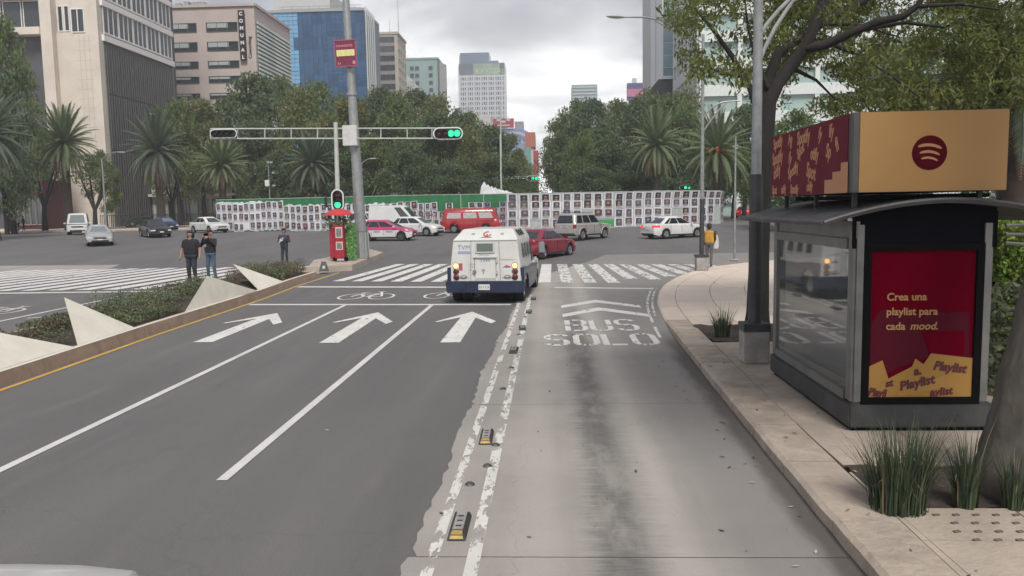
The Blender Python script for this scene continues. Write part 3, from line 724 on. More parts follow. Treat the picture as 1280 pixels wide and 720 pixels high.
    def tx(s, u, v, size, m, sh=0, rz=0.0, off=0.003, sx=1):
        c, s_ = math.cos(rz), math.sin(rz); x, z = U(u, v)
        return text(s, size, m, post, ext=0.001, off=off, shear=sh, mw=frame_mx((x, yp - .017, z), (c, 0, s_), (-s_, 0, c)), sx=sx)
    tx('Crea una', .155, .335, .125, cream); tx('playlist para', .155, .435, .125, cream); tx('cada ', .155, .535, .125, cream); tx('mood.', .385, .535, .125, cream, 0.25)
    ink = mat('poster_ink', (0.09, 0.012, 0.02), 0.5)
    tx('Playlist', .31, .955, .15, ink, .2, .22, .006); tx('Playlist', .62, .81, .15, ink, .2, -.12, .006, .92); tx('aylist', .60, .995, .13, ink, .2, .1, .005); tx('Playli', .0, .985, .13, ink, .2, -.1, .005, .8); tx('a.', .44, .85, .14, ink, .2, .2, .006); tx('st', .17, .93, .12, ink, .2, .2, .005)
    # rooftop sign box
    sx0, sx1, sy0, sy1, sz0, sz1 = 3.53, 5.29, 9.55, 12.90, 3.005, 3.93
    for (x, y) in ((sx0 + .15, sy0 + .3), (sx1 - .15, sy0 + .3), (sx0 + .15, sy1 - .3), (sx1 - .15, sy1 - .3), (sx0 + .15, (sy0 + sy1) / 2)):
        MB().box((x, y, 2.90), (0.05, 0.05, 0.24)).build('sign_leg', DARKP, root)
    MB().box((xc, (sy0 + sy1) / 2, 2.955), (1.5, 2.6, 0.05)).build('sign_tray', dark, root)
    sb = MB().box(((sx0 + sx1) / 2, (sy0 + sy1) / 2, (sz0 + sz1) / 2), (sx1 - sx0, sy1 - sy0, sz1 - sz0)).build('sign_box', mat('sign_box_grey', (0.09, 0.09, 0.09), 0.5, var=.2), root, bevel=0.01)
    ochf = mat('sign_face_ochre', (0.43, 0.235, 0.075), 0.45, var=0.06, vscale=1.5); mar = mat('sign_maroon', (0.145, 0.018, 0.032), 0.6, var=0.1, spec=.1); tan = mat('sign_tan', (0.50, 0.235, 0.115), 0.45)
    MB().box(((sx0 + sx1) / 2 + .035, sy0 - .006, (sz0 + sz1) / 2), (sx1 - sx0 - .09, 0.012, sz1 - sz0 - .01)).build('sign_face', ochf, sb)
    # round emblem with three curved bands
    ex, ez, er = 4.40, 3.448, 0.198
    MB().lathe([(0.0001, -0.004), (er, -0.004), (er, 0.0)], 48, c=(ex, sy0 - .0125, ez), axis='Y').build('emblem', mat('emblem_maroon', (0.085, 0.0015, 0.008), 0.6, spec=.08), sb)
    for (z, w, th, sag) in ((.075, .135, .034, .030), (.0, .115, .030, .027), (-.068, .095, .026, .024)):
        mb = MB(); n2 = 14; V = []
        for i in range(n2 + 1):
            u = -1 + 2 * i / n2; xx = ex + u * w; zz = ez + z + sag * (1 - u * u) - sag * .5 - u * .012; hh = th * .5 * math.sqrt(max(.05, 1 - abs(u) ** 6))
            V += [(xx, sy0 - .0185, zz - hh), (xx, sy0 - .0185, zz + hh)]
        mb.add(V, [(2 * i, 2 * i + 2, 2 * i + 3, 2 * i + 1) for i in range(n2)]).build('emblem_band', tan, sb)
    MB().box((sx0 - .006, (sy0 + sy1) / 2 + .05, (sz0 + sz1) / 2), (0.012, sy1 - sy0 - .14, sz1 - sz0 - .01)).build('sign_face', mar, sb)
    xs = sx0 - .0135
    # stepped tan corner block and scattered lettering on the side face (reads from far end to near end)
    for (y0, y1, z1) in ((9.64, 9.86, .36), (9.86, 10.14, .26), (10.14, 10.42, .17)):
        MB().box((xs - .001, (y0 + y1) / 2, sz0 + .005 + z1 / 2), (0.004, y1 - y0 - .0005, z1)).build('print_block', tan, sb)
    items = []; rr = random.Random(31); words_ = ['Spotify', 'otify', 'Mi', 'Spotify', 'fy', 'Spot', 'ify', 'otify', 'Sp']
    for z_, y_ in ((3.74, 12.75), (3.50, 12.80), (3.27, 12.72), (3.07, 12.80)):
        y = y_; k_ = rr.randrange(9)
        while y > 9.95:
            w_ = words_[k_ % 9]; k_ += rr.choice((1, 2, 4)); sz = rr.uniform(.21, .27) if z_ > 3.1 else .17; L_ = len(w_) * sz * .40
            if y - L_ < 9.72: w_ = 'fi'; L_ = 2 * sz * .40
            if not (y - L_ < 10.45 and z_ < 3.45): items.append((w_, y, z_ + rr.uniform(-.035, .015), sz, (rr.uniform(-.28, .28) if L_ > .5 else rr.uniform(-.5, .5)) if z_ > 3.1 else rr.uniform(-.06, .1)))
            y -= L_ + rr.uniform(.10, .26)
    for s_, y, z, size, a in items:
        text(s_, size, tan, sb, ext=0.001, off=0.009, sx=.78, mw=frame_mx((xs - .002, y, z), (0, -math.cos(a), math.sin(a)), (0, math.sin(a), math.cos(a))))
kiosk()

def lamp_post(name, label, base, h, pole_r, dark_h, block, arms, group=None):
    root = thing(name, label, 'lamp post', (0, 0, 0), 0, group); x, y = base; z0 = (top_z(y) if x > 2 else G(y) + .15)
    if block:
        w, bh, cap = block
        MB().box((x, y, z0 + bh / 2), (w, w, bh)).build('concrete_base', CONCB, root, bevel=0.02)
        if cap: MB().box((x, y, z0 + bh + cap / 2), (w * 1.06, w * 1.06, cap)).build('base_cap', DARKP, root, bevel=0.01); bh += cap
        z0 += bh
    if dark_h: MB().tube([(x, y, z0 - .02), (x, y, z0 + dark_h)], pole_r * 1.18, 14).build('pole_sleeve', DARKP, root, smooth=40)
    MB().tube([(x, y, z0 + .01), (x, y, h)], [pole_r, pole_r * .72], 14).build('pole', GALV, root, smooth=40)
    for pts, hd in arms:
        mb = MB().tube([Vector(p) for p in pts], [.036] * (len(pts) - 1) + [.026], 8); mb.build('arm', GALV, root, smooth=40)
        if hd:
            e = Vector(pts[-1]); d = (e - Vector(pts[-2])).normalized(); d.z *= .3; d.normalize()
            mb = MB(); n = 10; prof = [(0, .03, .03), (.12, .09, .05), (.35, .13, .07), (.62, .12, .055), (.78, .04, .02)]
            side = d.cross(Vector((0, 0, 1))).normalized(); u = side.cross(d); V = []
            for (t, w, hh) in prof:
                for k in range(n): a = 2 * math.pi * k / n; V.append(e + d * t + side * w * math.cos(a) + u * hh * math.sin(a))
            F = [(i * n + k, i * n + (k + 1) % n, (i + 1) * n + (k + 1) % n, (i + 1) * n + k) for i in range(len(prof) - 1) for k in range(n)] + [tuple(range(n - 1, -1, -1)), tuple((len(prof) - 1) * n + k for k in range(n))]
            mb.add(V, F).build('lamp_head', GREYP, root, smooth=40)
    return root
def arc_pts(a, b, rise, n=10):
    a, b = Vector(a), Vector(b); return [a.lerp(b, t / n) + Vector((0, 0, rise * math.sin(math.pi * t / n) )) for t in range(n + 1)]
# near pole in front of the trunk, with a dark sleeve and a concrete block
pb = gnd(941, 451, 0.155); nb = (pb.x, 13.95)
a1 = at(985, -3, 14.6)
lamp_post('street_light_pole', 'tall grey pole with dark lower sleeve on the concrete block beside the kiosk', nb, 9.5, 0.095, 2.55, (0.43, 0.56, 0.13),
          [([tuple(at(944, 58, 13.95)), tuple(at(957, 32, 14.05)), tuple(at(972, 14, 14.15)), tuple(at(992, -6, 14.3)), tuple(at(1040, -32, 14.6))], False), ([tuple(at(944, 92, 13.95)), tuple(at(955, 62, 14.05)), tuple(at(968, 36, 14.15)), tuple(at(990, 2, 14.3)), tuple(at(1040, -32, 14.6))], False)])
pb = gnd(877, 337, 0.06); b2 = (pb.x, pb.y)
hd = at(781, 21.5, pb.y - 1.0); j1 = at(853, 36, pb.y - .1); top = at(879, 46, pb.y)
lamp_post('street_light', 'street light with double curved arm on a concrete block at the corner of the crossing', b2, top.z + .1, 0.085, 2.3, (0.50, 0.55, 0.10),
          [([(b2[0], b2[1], top.z - .25), tuple(j1), tuple(at(830, 25.5, pb.y - .4)), tuple(at(805, 21.5, pb.y - .7)), tuple(hd)], True), ([(b2[0], b2[1], top.z - .85), tuple(at(860, 52, pb.y - .1)), tuple(at(842, 38, pb.y - .3)), tuple(at(818, 25.5, pb.y - .55))], False), ([tuple(at(880, 146, pb.y)), tuple(at(888, 136, pb.y)), tuple(at(898, 129.5, pb.y)), tuple(at(908, 127, pb.y)), tuple(at(925, 126, pb.y))], False), ([tuple(at(880, 163, pb.y)), tuple(at(889, 150, pb.y)), tuple(at(900, 136, pb.y)), tuple(at(909, 127.5, pb.y))], False)])
def simple_post(name, label, cat, px, py, pytop, Y, r=0.05, arm=None, group=None, m=GALV):
    b = at(px, py, Y); t = at(px, pytop, Y); root = thing(name, label, cat, (0, 0, 0), 0, group)
    z0 = min(b.z, 1.15)
    MB().tube([(b.x, Y, z0), (b.x, Y, t.z)], [r, r * .7], 8).build('pole', m, root, smooth=40)
    if arm:
        e = at(arm[0], arm[1], Y)
        pts = arc_pts((b.x, Y, t.z - .1), (e.x, Y, e.z), abs(e.x - b.x) * .12, 6); MB().tube(pts, r * .5, 6).build('arm', m, root, smooth=40)
        MB().ell((e.x, Y, e.z - .03), (.42, .14, .08)).build('lamp_head', GREYP, root, smooth='full')
    return root
simple_post('slim_post', 'slim bare grey post standing at the kerb between the orange-bagged worker and the kiosk', 'post', 918, 325, 170, gnd(918, 325, .04).y, 0.055)
bp = gnd(918, 325, .04); tag(MB().lathe([(.0001, .03), (.22, .03), (.24, 0)], 14, c=(bp.x, bp.y, top_z(bp.y))).build('base_plate', GREYP, bpy.data.objects['slim_post']))
simple_post('street_light', 'slim street light with curved arm behind the poster wall above the silver jeep', 'lamp post', 730, 262, 200, 112, 0.10, (709, 197))
simple_post('flood_light', 'thin straight post behind the poster wall, right of the silver jeep', 'post', 792, 262, 208, 112, 0.09)
simple_post('street_light', 'leaning grey street light behind the white van at far left', 'lamp post', 133, 284, 198, 84, 0.12, (152, 190))
simple_post('camera_mast', 'thin mast with white box and cameras above the left end of the green hoarding', 'mast', 338, 262, 201, 82, 0.07)
cm = at(335, 229, 82); MB().box((cm.x, 81.8, cm.z), (.42, .3, .62)).build('control_box', mat('white_box', (.6, .6, .58), .5), bpy.data.objects['camera_mast'], bevel=.02)
for dx, py in ((4.2, 216), (1.5, 203), (-2.2, 203), (5, 232)):
    q = at(338 + dx, py, 82); MB().box((q.x, 81.9, q.z), (.22, .34, .16)).build('camera_unit', GREYP, bpy.data.objects['camera_mast'])
simple_post('street_light', 'thin pole seen between the big sign pole and the white delivery van', 'lamp post', 454, 262, 203, 86, 0.10, (466, 198))

# ---------------- big sign pole, control cabinet, signal mast with long truss arm
MASTY = gnd(447, 322, 0.3).y
def big_pole():
    b = at(452, 315, MASTY); t = at(431.5, -40, MASTY); zb = G(MASTY) + .28
    root = thing('sign_pole', 'thick grey steel pole carrying the maroon clock sign and a control cabinet', 'pole', (0, 0, 0))
    P = lambda py: at(432.3 + (py / 315) * 20.5, py, MASTY)
    def seg(y0, y1, r0, r1, nm, m=GALV):
        MB().tube([P(y0), P(y1)], [r0, r1], 18).build(nm, m, root, smooth=40)
    seg(-60, 119, .155, .205, 'upper_pole'); seg(116, 119.5, .27, .27, 'flange'); seg(119, 286, .215, .28, 'middle_pole')
    seg(284, 289, .36, .36, 'flange'); q = P(312); 
    MB().tube([P(289), (q.x, q.y, zb)], [.33, .36], 12).build('pole_shoe', GALV, root, smooth=20)
    f = P(302); 
    for k in range(8): a = k * math.pi / 4; MB().bar((f.x + .36 * math.cos(a), f.y + .36 * math.sin(a), zb), (f.x + .34 * math.cos(a), f.y + .34 * math.sin(a), P(290).z), .05).build('stiffener', GREYP, root)
    c = P(170.5); MB().box((c.x - .12, c.y - .38, c.z), (.70, .36, .98)).build('control_cabinet', mat('cabinet_white', (.52, .52, .50), .5, var=.15), root, bevel=.02)
    # maroon sign
    sg = thing('clock_sign', 'maroon square sign with a yellow lit number strip hung on the thick grey pole', 'sign', (0, 0, 0))
    cc = at(432, 66.5, MASTY - .4); w, h = 1.03, 1.22; mar = mat('sign_plate_maroon', (.15, .018, .05), .45, var=.15)
    a_ = R(-2); ux, uz = Vector((math.cos(a_), 0, -math.sin(a_))), Vector((math.sin(a_), 0, math.cos(a_)))
    Q = lambda u, v, y=0: tuple(cc + ux * u * w / 2 + uz * v * h / 2 + Vector((0, y, 0)))
    MB().prism([Q(-1, -1), Q(1, -1), Q(1, 1), Q(-1, 1)], (0, .12, 0)).build('plate', mar, sg, bevel=.012)
    fr = MB()
    for p, q in (((-1, -1), (1, -1)), ((1, -1), (1, 1)), ((1, 1), (-1, 1)), ((-1, 1), (-1, -1))): fr.bar(Q(*p), Q(*q), .04, .05)
    fr.build('rim', mat('sign_rim', (.30, .07, .12), .4), sg)
    lit = mat('lit_display', (.35, .25, .15), .5, emit=(.75, .55, .30), estr=.22); grn = mat('lit_digit', (.2, .3, .05), .5, emit=(.45, .62, .12), estr=.25); pk = mat('sign_pink', (.55, .22, .27), .5)
    MB().prism([Q(-.85, -.22, -.008), Q(.85, -.22, -.008), Q(.85, .27, -.008), Q(-.85, .27, -.008)], (0, -.012, 0)).build('display', lit, sg)
    for s_, u in (('8', -.55), ('0', .02), ('0', .5)): text(s_, .36, grn, sg, ext=.002, off=.012, mw=frame_mx(Q(u - .16, -.20, -.024), ux, uz))
    text('INSURGENTES', .135, pk, sg, ext=.002, off=.003, mw=frame_mx(Q(-.86, .50, -.006), ux, uz), sx=.92)
    MB().prism([Q(.62, -.86, -.006), Q(.86, -.86, -.006), Q(.86, -.62, -.006), Q(.62, -.62, -.006)], (0, -.01, 0)).build('symbol', pk, sg)
    for u in (-.8, -.62): MB().prism([Q(u, -.84, -.006), Q(u + .1, -.84, -.006), Q(u + .07, -.68, -.006), Q(u + .03, -.68, -.006)], (0, -.01, 0)).build('symbol', pk, sg)
    MB().bar(Q(0, .3, .1), Q(0, .3, .35), .12).build('bracket', GALV, sg)
big_pole()

SIGB = mat('signal_housing', (.018, .02, .02), .45); SIGF = mat('signal_rim', (.62, .64, .62), .5); OFFR = mat('unlit_red_lens', (.06, .012, .01), .3); ONG = mat('lit_green_lens', (.02, .3, .15), .3, emit=(.02, .46, .20), estr=1.0)
def signal_head(root, c, horiz, lit, w, l, name='signal_head'):
    """pill shaped head facing the driver, pale rim, lenses in a row"""
    n = 10; pts = []
    r = w / 2; hl = l / 2 - r
    for k in range(n + 1): a = -math.pi / 2 + math.pi * k / n; pts.append((hl + r * math.cos(a), r * math.sin(a)))
    for k in range(n + 1): a = math.pi / 2 + math.pi * k / n; pts.append((-hl + r * math.cos(a), r * math.sin(a)))
    T = (lambda u, v, y: Vector((c.x + u, c.y + y, c.z + v))) if horiz else (lambda u, v, y: Vector((c.x + v, c.y + y, c.z - u)))
    h = MB().prism([T(u, v, 0) for u, v in pts], (0, .18, 0)).build(name, SIGB, root)
    k = len(pts); mb = MB(); V = [T(u, v, -.02) for u, v in pts] + [T(u * .92 if abs(u) < hl + .001 else (math.copysign(hl + (abs(u) - hl) * .80, u)), v * .80, -.02) for u, v in pts] + [T(u, v, .02) for u, v in pts]
    mb.add(V, [(i, (i + 1) % k, k + (i + 1) % k, k + i) for i in range(k)] + [(i, 2 * k + i, 2 * k + (i + 1) % k, (i + 1) % k) for i in range(k)]).build('rim', SIGF, h)
    m = len(lit); lr = w * .27
    for i, col in enumerate(lit):
        u = -hl * 1.02 + 2 * hl * 1.02 * i / (m - 1); q = T(u, 0, -.012)
        MB().lathe([(.0001, -.03), (lr * .6, -.022), (lr, 0)], 16, c=q, axis='Y').build('lens', col, h, smooth='full')
        MB().lathe([(lr * 1.12, -.13), (lr * 1.15, -.13), (lr * 1.15, 0)], 14, c=q, axis='Y').build('visor', SIGB, h)
    return h
def mast():
    b = at(425, 322, MASTY - .35); zb = G(MASTY) + .28; Y = MASTY - .35
    root = thing('traffic_signal', 'grey traffic signal mast with long ladder arm and green lights over the lanes', 'traffic light', (0, 0, 0))
    t = at(419.5, 153, Y); m = at(422, 236, Y)
    mp = MB().tube([(b.x - .02, Y, zb), m, t], [.12, .115, .10], 12).build('mast', mat('mast_pale', (.44, .45, .43), .5, var=.15), root, smooth=40)
    pale = MATS['mast_pale']
    L0, L1, U0, U1 = at(263, 173.3, Y), at(545, 173.0, Y), at(263, 161, Y), at(545, 160.3, Y)
    MB().tube([L0, L1], .035, 8).build('arm_rail', pale, root, smooth=40); MB().tube([U0, U1], .035, 8).build('arm_rail', pale, root, smooth=40)
    for px in (263, 297, 331, 364, 397, 418, 442, 476, 509, 540): MB().tube([at(px, 173.2, Y), at(px, 160.7, Y)], .028, 6).build('arm_rung', pale, root)
    signal_head(root, at(279.5, 167, Y - .12), True, [OFFR, SIGB, SIGB, SIGB], .46, 1.35)
    signal_head(root, at(560, 166.8, Y - .12), True, [OFFR, OFFR, ONG, ONG], .60, 1.46)
    signal_head(root, at(422, 250, Y - .3), False, [OFFR, OFFR, ONG], .62, 1.06)
    bx = at(408, 253, Y + .1); MB().box((bx.x, Y, bx.z), (.10, .2, .5)).build('signal_housing', SIGB, root)
mast()
def far_signal(label, px, py, l, h, armpx):
    Y = 104; root = thing('traffic_signal', label, 'traffic light', (0, 0, 0)); c = at(px, py, Y)
    signal_head(root, c, True, [OFFR, ONG, ONG], .7, 1.6)
    if armpx: MB().tube([at(armpx, py, Y + .2), at(px, py, Y + .2)], .06, 6).build('arm_rail', GALV, root); MB().tube([at(armpx, py - 2, Y + .2), at(px, py - 2, Y + .2)], .05, 6).build('arm_rail', GALV, root); q = at(armpx + 15, py, Y + .2); MB().tube([(q.x, Y + .2, 1.0), (q.x, Y + .2, c.z + 9.5)], [.14, .07], 8).build('mast', mat('mast_pale', (.44, .45, .43)), root, smooth=40)
far_signal('far green traffic signal on an arm above the gap at the end of the avenue', 666, 223, 1.5, .5, 612)
far_signal('far green traffic signal just above the poster wall over the white sedan', 857, 234.5, 1.5, .5, None)
q = at(857, 250, 104); MB().tube([(q.x, 104.3, 1.0), (q.x, 104.3, at(857, 233, 104).z)], .08, 6).build('mast', GALV, bpy.data.objects['traffic_signal.002'])

# ---------------- red shoe-shine / news stand on the island
def stand():
    Y = gnd(417, 324, .3).y - .8; z0 = G(Y) + .28
    root = thing('vending_stand', 'red vending stand with red parasol top and plant display on the traffic island', 'stand', (0, 0, 0))
    redp = mat('stand_red', (.33, .012, .03), .45, var=.2); wh = mat('stand_white', (.55, .53, .50), .5)
    c = at(427, 323, Y)
    k = Y / 1000
    X = lambda px: at(px, 290, Y).x
    Z = lambda py: at(420, py, Y).z
    MB().box(((X(411.5) + X(420)) / 2, Y + .25, (z0 + .12 + Z(281)) / 2), (X(420) - X(411.5), .5, Z(281) - z0 - .12)).build('side_panel', redp, root, bevel=.01)
    f = MB().box(((X(420) + X(431.5)) / 2, Y, (z0 + .15 + Z(281)) / 2), (X(431.5) - X(420), .7, Z(281) - z0 - .15)).build('cabinet', redp, root, bevel=.01)
    rr = random.Random(4); pic = mat('stand_picture', (.35, .30, .27), .6, var=.7, vscale=9, var2=(.06, .05, .05))
    for py0, py1 in ((284, 297), (302, 312)): 
        MB().box((X(426), Y - .36, (Z(py0) + Z(py1)) / 2), (.32, .02, Z(py0) - Z(py1))).build('picture', wh, root); MB().box((X(426), Y - .373, (Z(py0) + Z(py1)) / 2), (.25, .01, (Z(py0) - Z(py1)) * .8)).build('picture_print', pic, root)
    MB().box((X(426), Y, z0 + .09), (X(433) - X(419), .6, .10)).build('base_board', wh, root)
    for x in (X(419.5), X(433.5)): MB().lathe([(.0001, -.03), (.10, -.03), (.11, 0), (.10, .03), (.0001, .03)], 12, c=(x, Y - .3, z0 + .11), axis='Y').build('wheel', BLACK, root)
    # open dome top
    cx = X(424.5); mb = MB(); rad = (X(443) - X(407)) / 2
    mb.lathe([(.0001, .26), (rad * .35, .23), (rad * .75, .12), (rad, -.02), (rad, -.06), (rad * .72, .08), (rad * .3, .19), (.0001, .22)], 14, c=(cx, Y, Z(267.5))).build('parasol', mat('parasol_red', (.50, .035, .04), .5, var=.15), root, smooth=30)
    MB().tube([(cx, Y, Z(282)), (cx, Y, Z(263))], .025, 6).build('parasol_pole', GREYP, root)
    v = MB(); rr = random.Random(8)
    for i in range(150):
        p = Vector((cx + rr.uniform(-.62, .62), Y + rr.uniform(-.35, .2), rr.uniform(Z(284), Z(270)))); s = rr.uniform(.05, .12); a = rr.uniform(0, 6.28); d = Vector((math.cos(a), rr.uniform(-.5, .5), math.sin(a))) * s; e = Vector((-math.sin(a), .3, math.cos(a))) * s * .45
        v.quad(p - d, p - e, p + d, p + e, rr.randrange(3))
    tag(v.build('hanging_goods', [mat('goods_green', (.10, .16, .06), .7), mat('goods_grey', (.25, .26, .22), .7), mat('goods_dark', (.05, .06, .04), .7)], root), kind='stuff')
    g = MB(); rr = random.Random(9)
    MB().box((X(438), Y + .12, (z0 + .1 + Z(279)) / 2), (X(443.5) - X(432), .12, Z(279) - z0 - .1)).build('plant_panel', mat('plant_panel_green', (.08, .22, .05), .7, var=.5, vscale=6), root)
    for i in range(160):
        p = Vector((rr.uniform(X(432), X(444)), Y + .04, rr.uniform(z0 + .1, Z(279)))); a = rr.uniform(0, 6.28); s = rr.uniform(.06, .13); d = Vector((math.cos(a), rr.uniform(-.6, 0), math.sin(a))) * s; e = Vector((-math.sin(a), 0, math.cos(a))) * s * .35
        g.quad(p - d, p - e, p + d, p + e, rr.randrange(2))
    tag(g.build('leaves', [mat('panel_leaf', (.12, .30, .06), .6), mat('panel_leaf_dark', (.07, .18, .05), .6)], root), kind='stuff')
stand()
# small A-board on the median tip
def aboard():
    p = gnd(405, 339, .12); root = thing('folding_sign', 'small dark folding sign standing on the kerb at the median tip', 'sign', (p.x, p.y, p.z), R(15)); d = mat('aboard_dark', (.05, .05, .055), .6, var=.3)
    for s in (-1, 1): MB().prism([(-.22, s * .16, 0), (.22, s * .16, 0), (.10, s * .02, .42), (-.10, s * .02, .42)], (0, s * .02, 0)).build('board', d, root)
    MB().prism([(-.06, -.145, .12), (.06, -.145, .12), (.04, -.06, .30), (-.04, -.06, .30)], (0, -.012, 0)).build('panel', GREYP, root)
aboard()

# ================================================================ MEDIAN with folded concrete wedges and planting
MEDK = mat('median_kerb', (0.37, 0.275, 0.21), 0.9, var=0.4, vscale=2.5, bump=0.5, var2=(0.25, 0.185, 0.14)); WEDGE = mat('wedge_concrete', (0.64, 0.61, 0.53), 0.85, var=0.22, vscale=1.6, bump=0.2, var2=(0.54, 0.505, 0.43))
MEDX = [(-9.16, 2), (-9.27, 10), (-9.38, 14), (-9.60, 19), (-9.74, 26), (-9.84, 30), (-9.7, 33)]
def medx(y):
    for a, b in zip(MEDX[:-1], MEDX[1:]):
        if a[1] <= y <= b[1]: return a[0] + (b[0] - a[0]) * (y - a[1]) / (b[1] - a[1])
    return MEDX[-1][0] if y > 30 else MEDX[0][0]
def median():
    root = thing('median', None, None); tag(root, kind='structure'); rr = random.Random(6)
    y = 2.0
    while y < 33:
        e = min(33, y + 2.05); mb = MB()
        x0, x1 = medx(y), medx(e); h = .26
        a, b = y + .006, e - .006
        mb.add([(x0, a, G(a) - .03), (x1, b, G(b) - .03), (x1 - .03, b, G(b) + h), (x0 - .03, a, G(a) + h), (x1 - .24, b, G(b) + h), (x0 - .24, a, G(a) + h), (x1 - .24, b, G(b)), (x0 - .24, a, G(a))], [(0, 1, 2, 3), (3, 2, 4, 5), (5, 4, 6, 7), (0, 3, 5, 7), (1, 6, 4, 2)])
        mb.build('kerb_stone', MEDK, root, bevel=.012); y = e
    mb = MB(); strip_y = list(range(2, 34, 1))
    for a, b in zip(strip_y[:-1], strip_y[1:]): mb.quad((medx(a) - .20, a, G(a) + .22), (-10.9, a, G(a) + .30), (-10.9, b, G(b) + .30), (medx(b) - .20, b, G(b) + .22)); mb.quad((-10.9, a, G(a) + .30), (-12.3, a, G(a) + .38 * min(1, max(0, (a - 20) / 4)) ), (-12.3, b, G(b) + .38 * min(1, max(0, (b - 20) / 4))), (-10.9, b, G(b) + .30))
    mb.build('planting_bed', SOIL, root)
    mb = MB()
    for a, b in zip(strip_y[:-1], strip_y[1:]): mb.box((-12.4, (a + b) / 2, G((a + b) / 2) + .11), (.2, b - a, .26))
    mb.build('far_kerb', MEDK, root)
    # pale top strip
    mb = MB()
    for a, b in zip(strip_y[:-1], strip_y[1:]): mb.quad((medx(a) - .035, a, G(a) + .262), (medx(b) - .035, b, G(b) + .262), (medx(b) - .16, b, G(b) + .262), (medx(a) - .16, a, G(a) + .262))
    mb.build('kerb_top_strip', WEDGE, root)
    # raised nose platform at the crossing
    isl = thing('traffic_island', None, None); tag(isl, kind='structure')
    pts = [(gnd(381, 333, .25)), gnd(415, 340, .02), gnd(441, 331, .02), gnd(480, 321, .02), gnd(478, 313, .28), gnd(452, 312, .28), gnd(385, 326, .25)]
    body = [gnd(384, 334, .27), gnd(440, 331, .27), gnd(479, 315.3, .27), gnd(462, 311, .27), gnd(392, 325, .27)]
    mb = MB(); n = len(body); V = [(p.x, p.y, G(p.y) + .27) for p in body] + [(p.x, p.y, G(p.y) - .05) for p in body]
    ar = sum(V[i][0] * V[(i + 1) % n][1] - V[(i + 1) % n][0] * V[i][1] for i in range(n))
    F = [tuple(range(n))] + [(i, n + i, n + (i + 1) % n, (i + 1) % n) for i in range(n)]
    mb.add(V, F if ar > 0 else [f[::-1] for f in F]).build('platform', mat('island_concrete', (0.42, 0.36, 0.30), .9, var=.25, vscale=1.5), isl, bevel=.02)
    lo = [gnd(352, 349, .26), gnd(404, 341, .02), gnd(436, 333.5, .02), gnd(384, 334.5, .05), gnd(362, 341, .2)]
    n = len(lo); V = [(p.x, p.y, p.z) for p in lo] + [(p.x, p.y, G(p.y) - .05) for p in lo]
    ar = sum(V[i][0] * V[(i + 1) % n][1] - V[(i + 1) % n][0] * V[i][1] for i in range(n)); F = [tuple(range(n))] + [(i, n + i, n + (i + 1) % n, (i + 1) % n) for i in range(n)]
    MB().add(V, F if ar > 0 else [f[::-1] for f in F]).build('ramp', mat('island_ramp', (0.38, 0.29, 0.23), .9, var=.3, vscale=2), isl)
    # four tetrahedral wedges
    def wedge(label, A, B, apex, back, extra=None):
        A, B, D, C = Vector(A), Vector(B), Vector(apex), Vector(back)
        w = thing('concrete_wedge', label, 'planter wedge', (0, 0, 0), 0, 'folded pale concrete wedges along the median')
        mb = MB(); dn = Vector((0, 0, -.25)); V = [A, B, D, C, A + dn, B + dn, C + dn]
        F = [(0, 1, 2), (1, 3, 2), (3, 0, 2), (0, 4, 5, 1), (1, 5, 6, 3), (3, 6, 4, 0)]
        mb.add(V, F).build('wedge_body', WEDGE, w, bevel=.015)
    
    def K(px, py):
        p = gnd(px, py, .257); return (medx(p.y) - .15, p.y, G(p.y) + .257)
    wedge('pale concrete wedge cut by the left edge of the photo', K(-150, 508), K(79.5, 433.5), at(-70, 402, 13.6), tuple(gnd(-60, 455, .257) + Vector((-1.0, 1.2, 0))))
    wedge('upright pale triangular wedge between the two nearest shrub beds', K(82.5, 432.5), K(165, 409.5), at(79.5, 371, 17.0), tuple(at(112, 408, 17.9)))
    wedge('wide pale wedge just in front of the two men in black', K(223, 391), K(310, 363), at(258.5, 344, 23.2), tuple(at(264, 372, 24.6)))
    wedge('farthest pale wedge, beside the shrubs right of the two men', K(311, 362.5), K(347, 351.5), at(290.5, 329.5, 28.2), tuple(at(312, 348, 29.2)))
median()
# ================================================================ VEHICLES
TYRE = mat('tyre_rubber', (.014, .014, .015), .85); RIM = mat('wheel_rim', (.34, .35, .36), .35, metal=.7, var=.2); UNDER = mat('underbody', (.008, .008, .009), .8); CGLASS = mat('car_glass', (.018, .022, .026), .05, spec=.7); CGLASS2 = mat('car_glass_pale', (.16, .18, .19), .08, spec=.7)
HLAMP = mat('headlamp', (.62, .63, .64), .1, spec=.8); TLAMP = mat('tail_lamp', (.22, .012, .012), .15); TLIT = mat('tail_lamp_lit', (.45, .02, .02), .2, emit=(1, .05, .04), estr=.55); CPLATE = mat('number_plate', (.62, .62, .60), .5); TRIM = mat('car_trim', (.02, .02, .022), .5); SEAM = mat('door_seam', (.02, .02, .02), .8); CHROME = mat('chrome', (.6, .6, .6), .15, metal=1.0)
def paint(name, c, rough=.28): return mat(name, c, rough, coat=.6, var=.10, vscale=1.2)
def lerp_prof(prof, x):
    for (a, za), (b, zb) in zip(prof[:-1], prof[1:]):
        if a <= x <= b:
            t = (x - a) / (b - a); return za + (zb - za) * t
    return prof[0][1] if x < prof[0][0] else prof[-1][1]
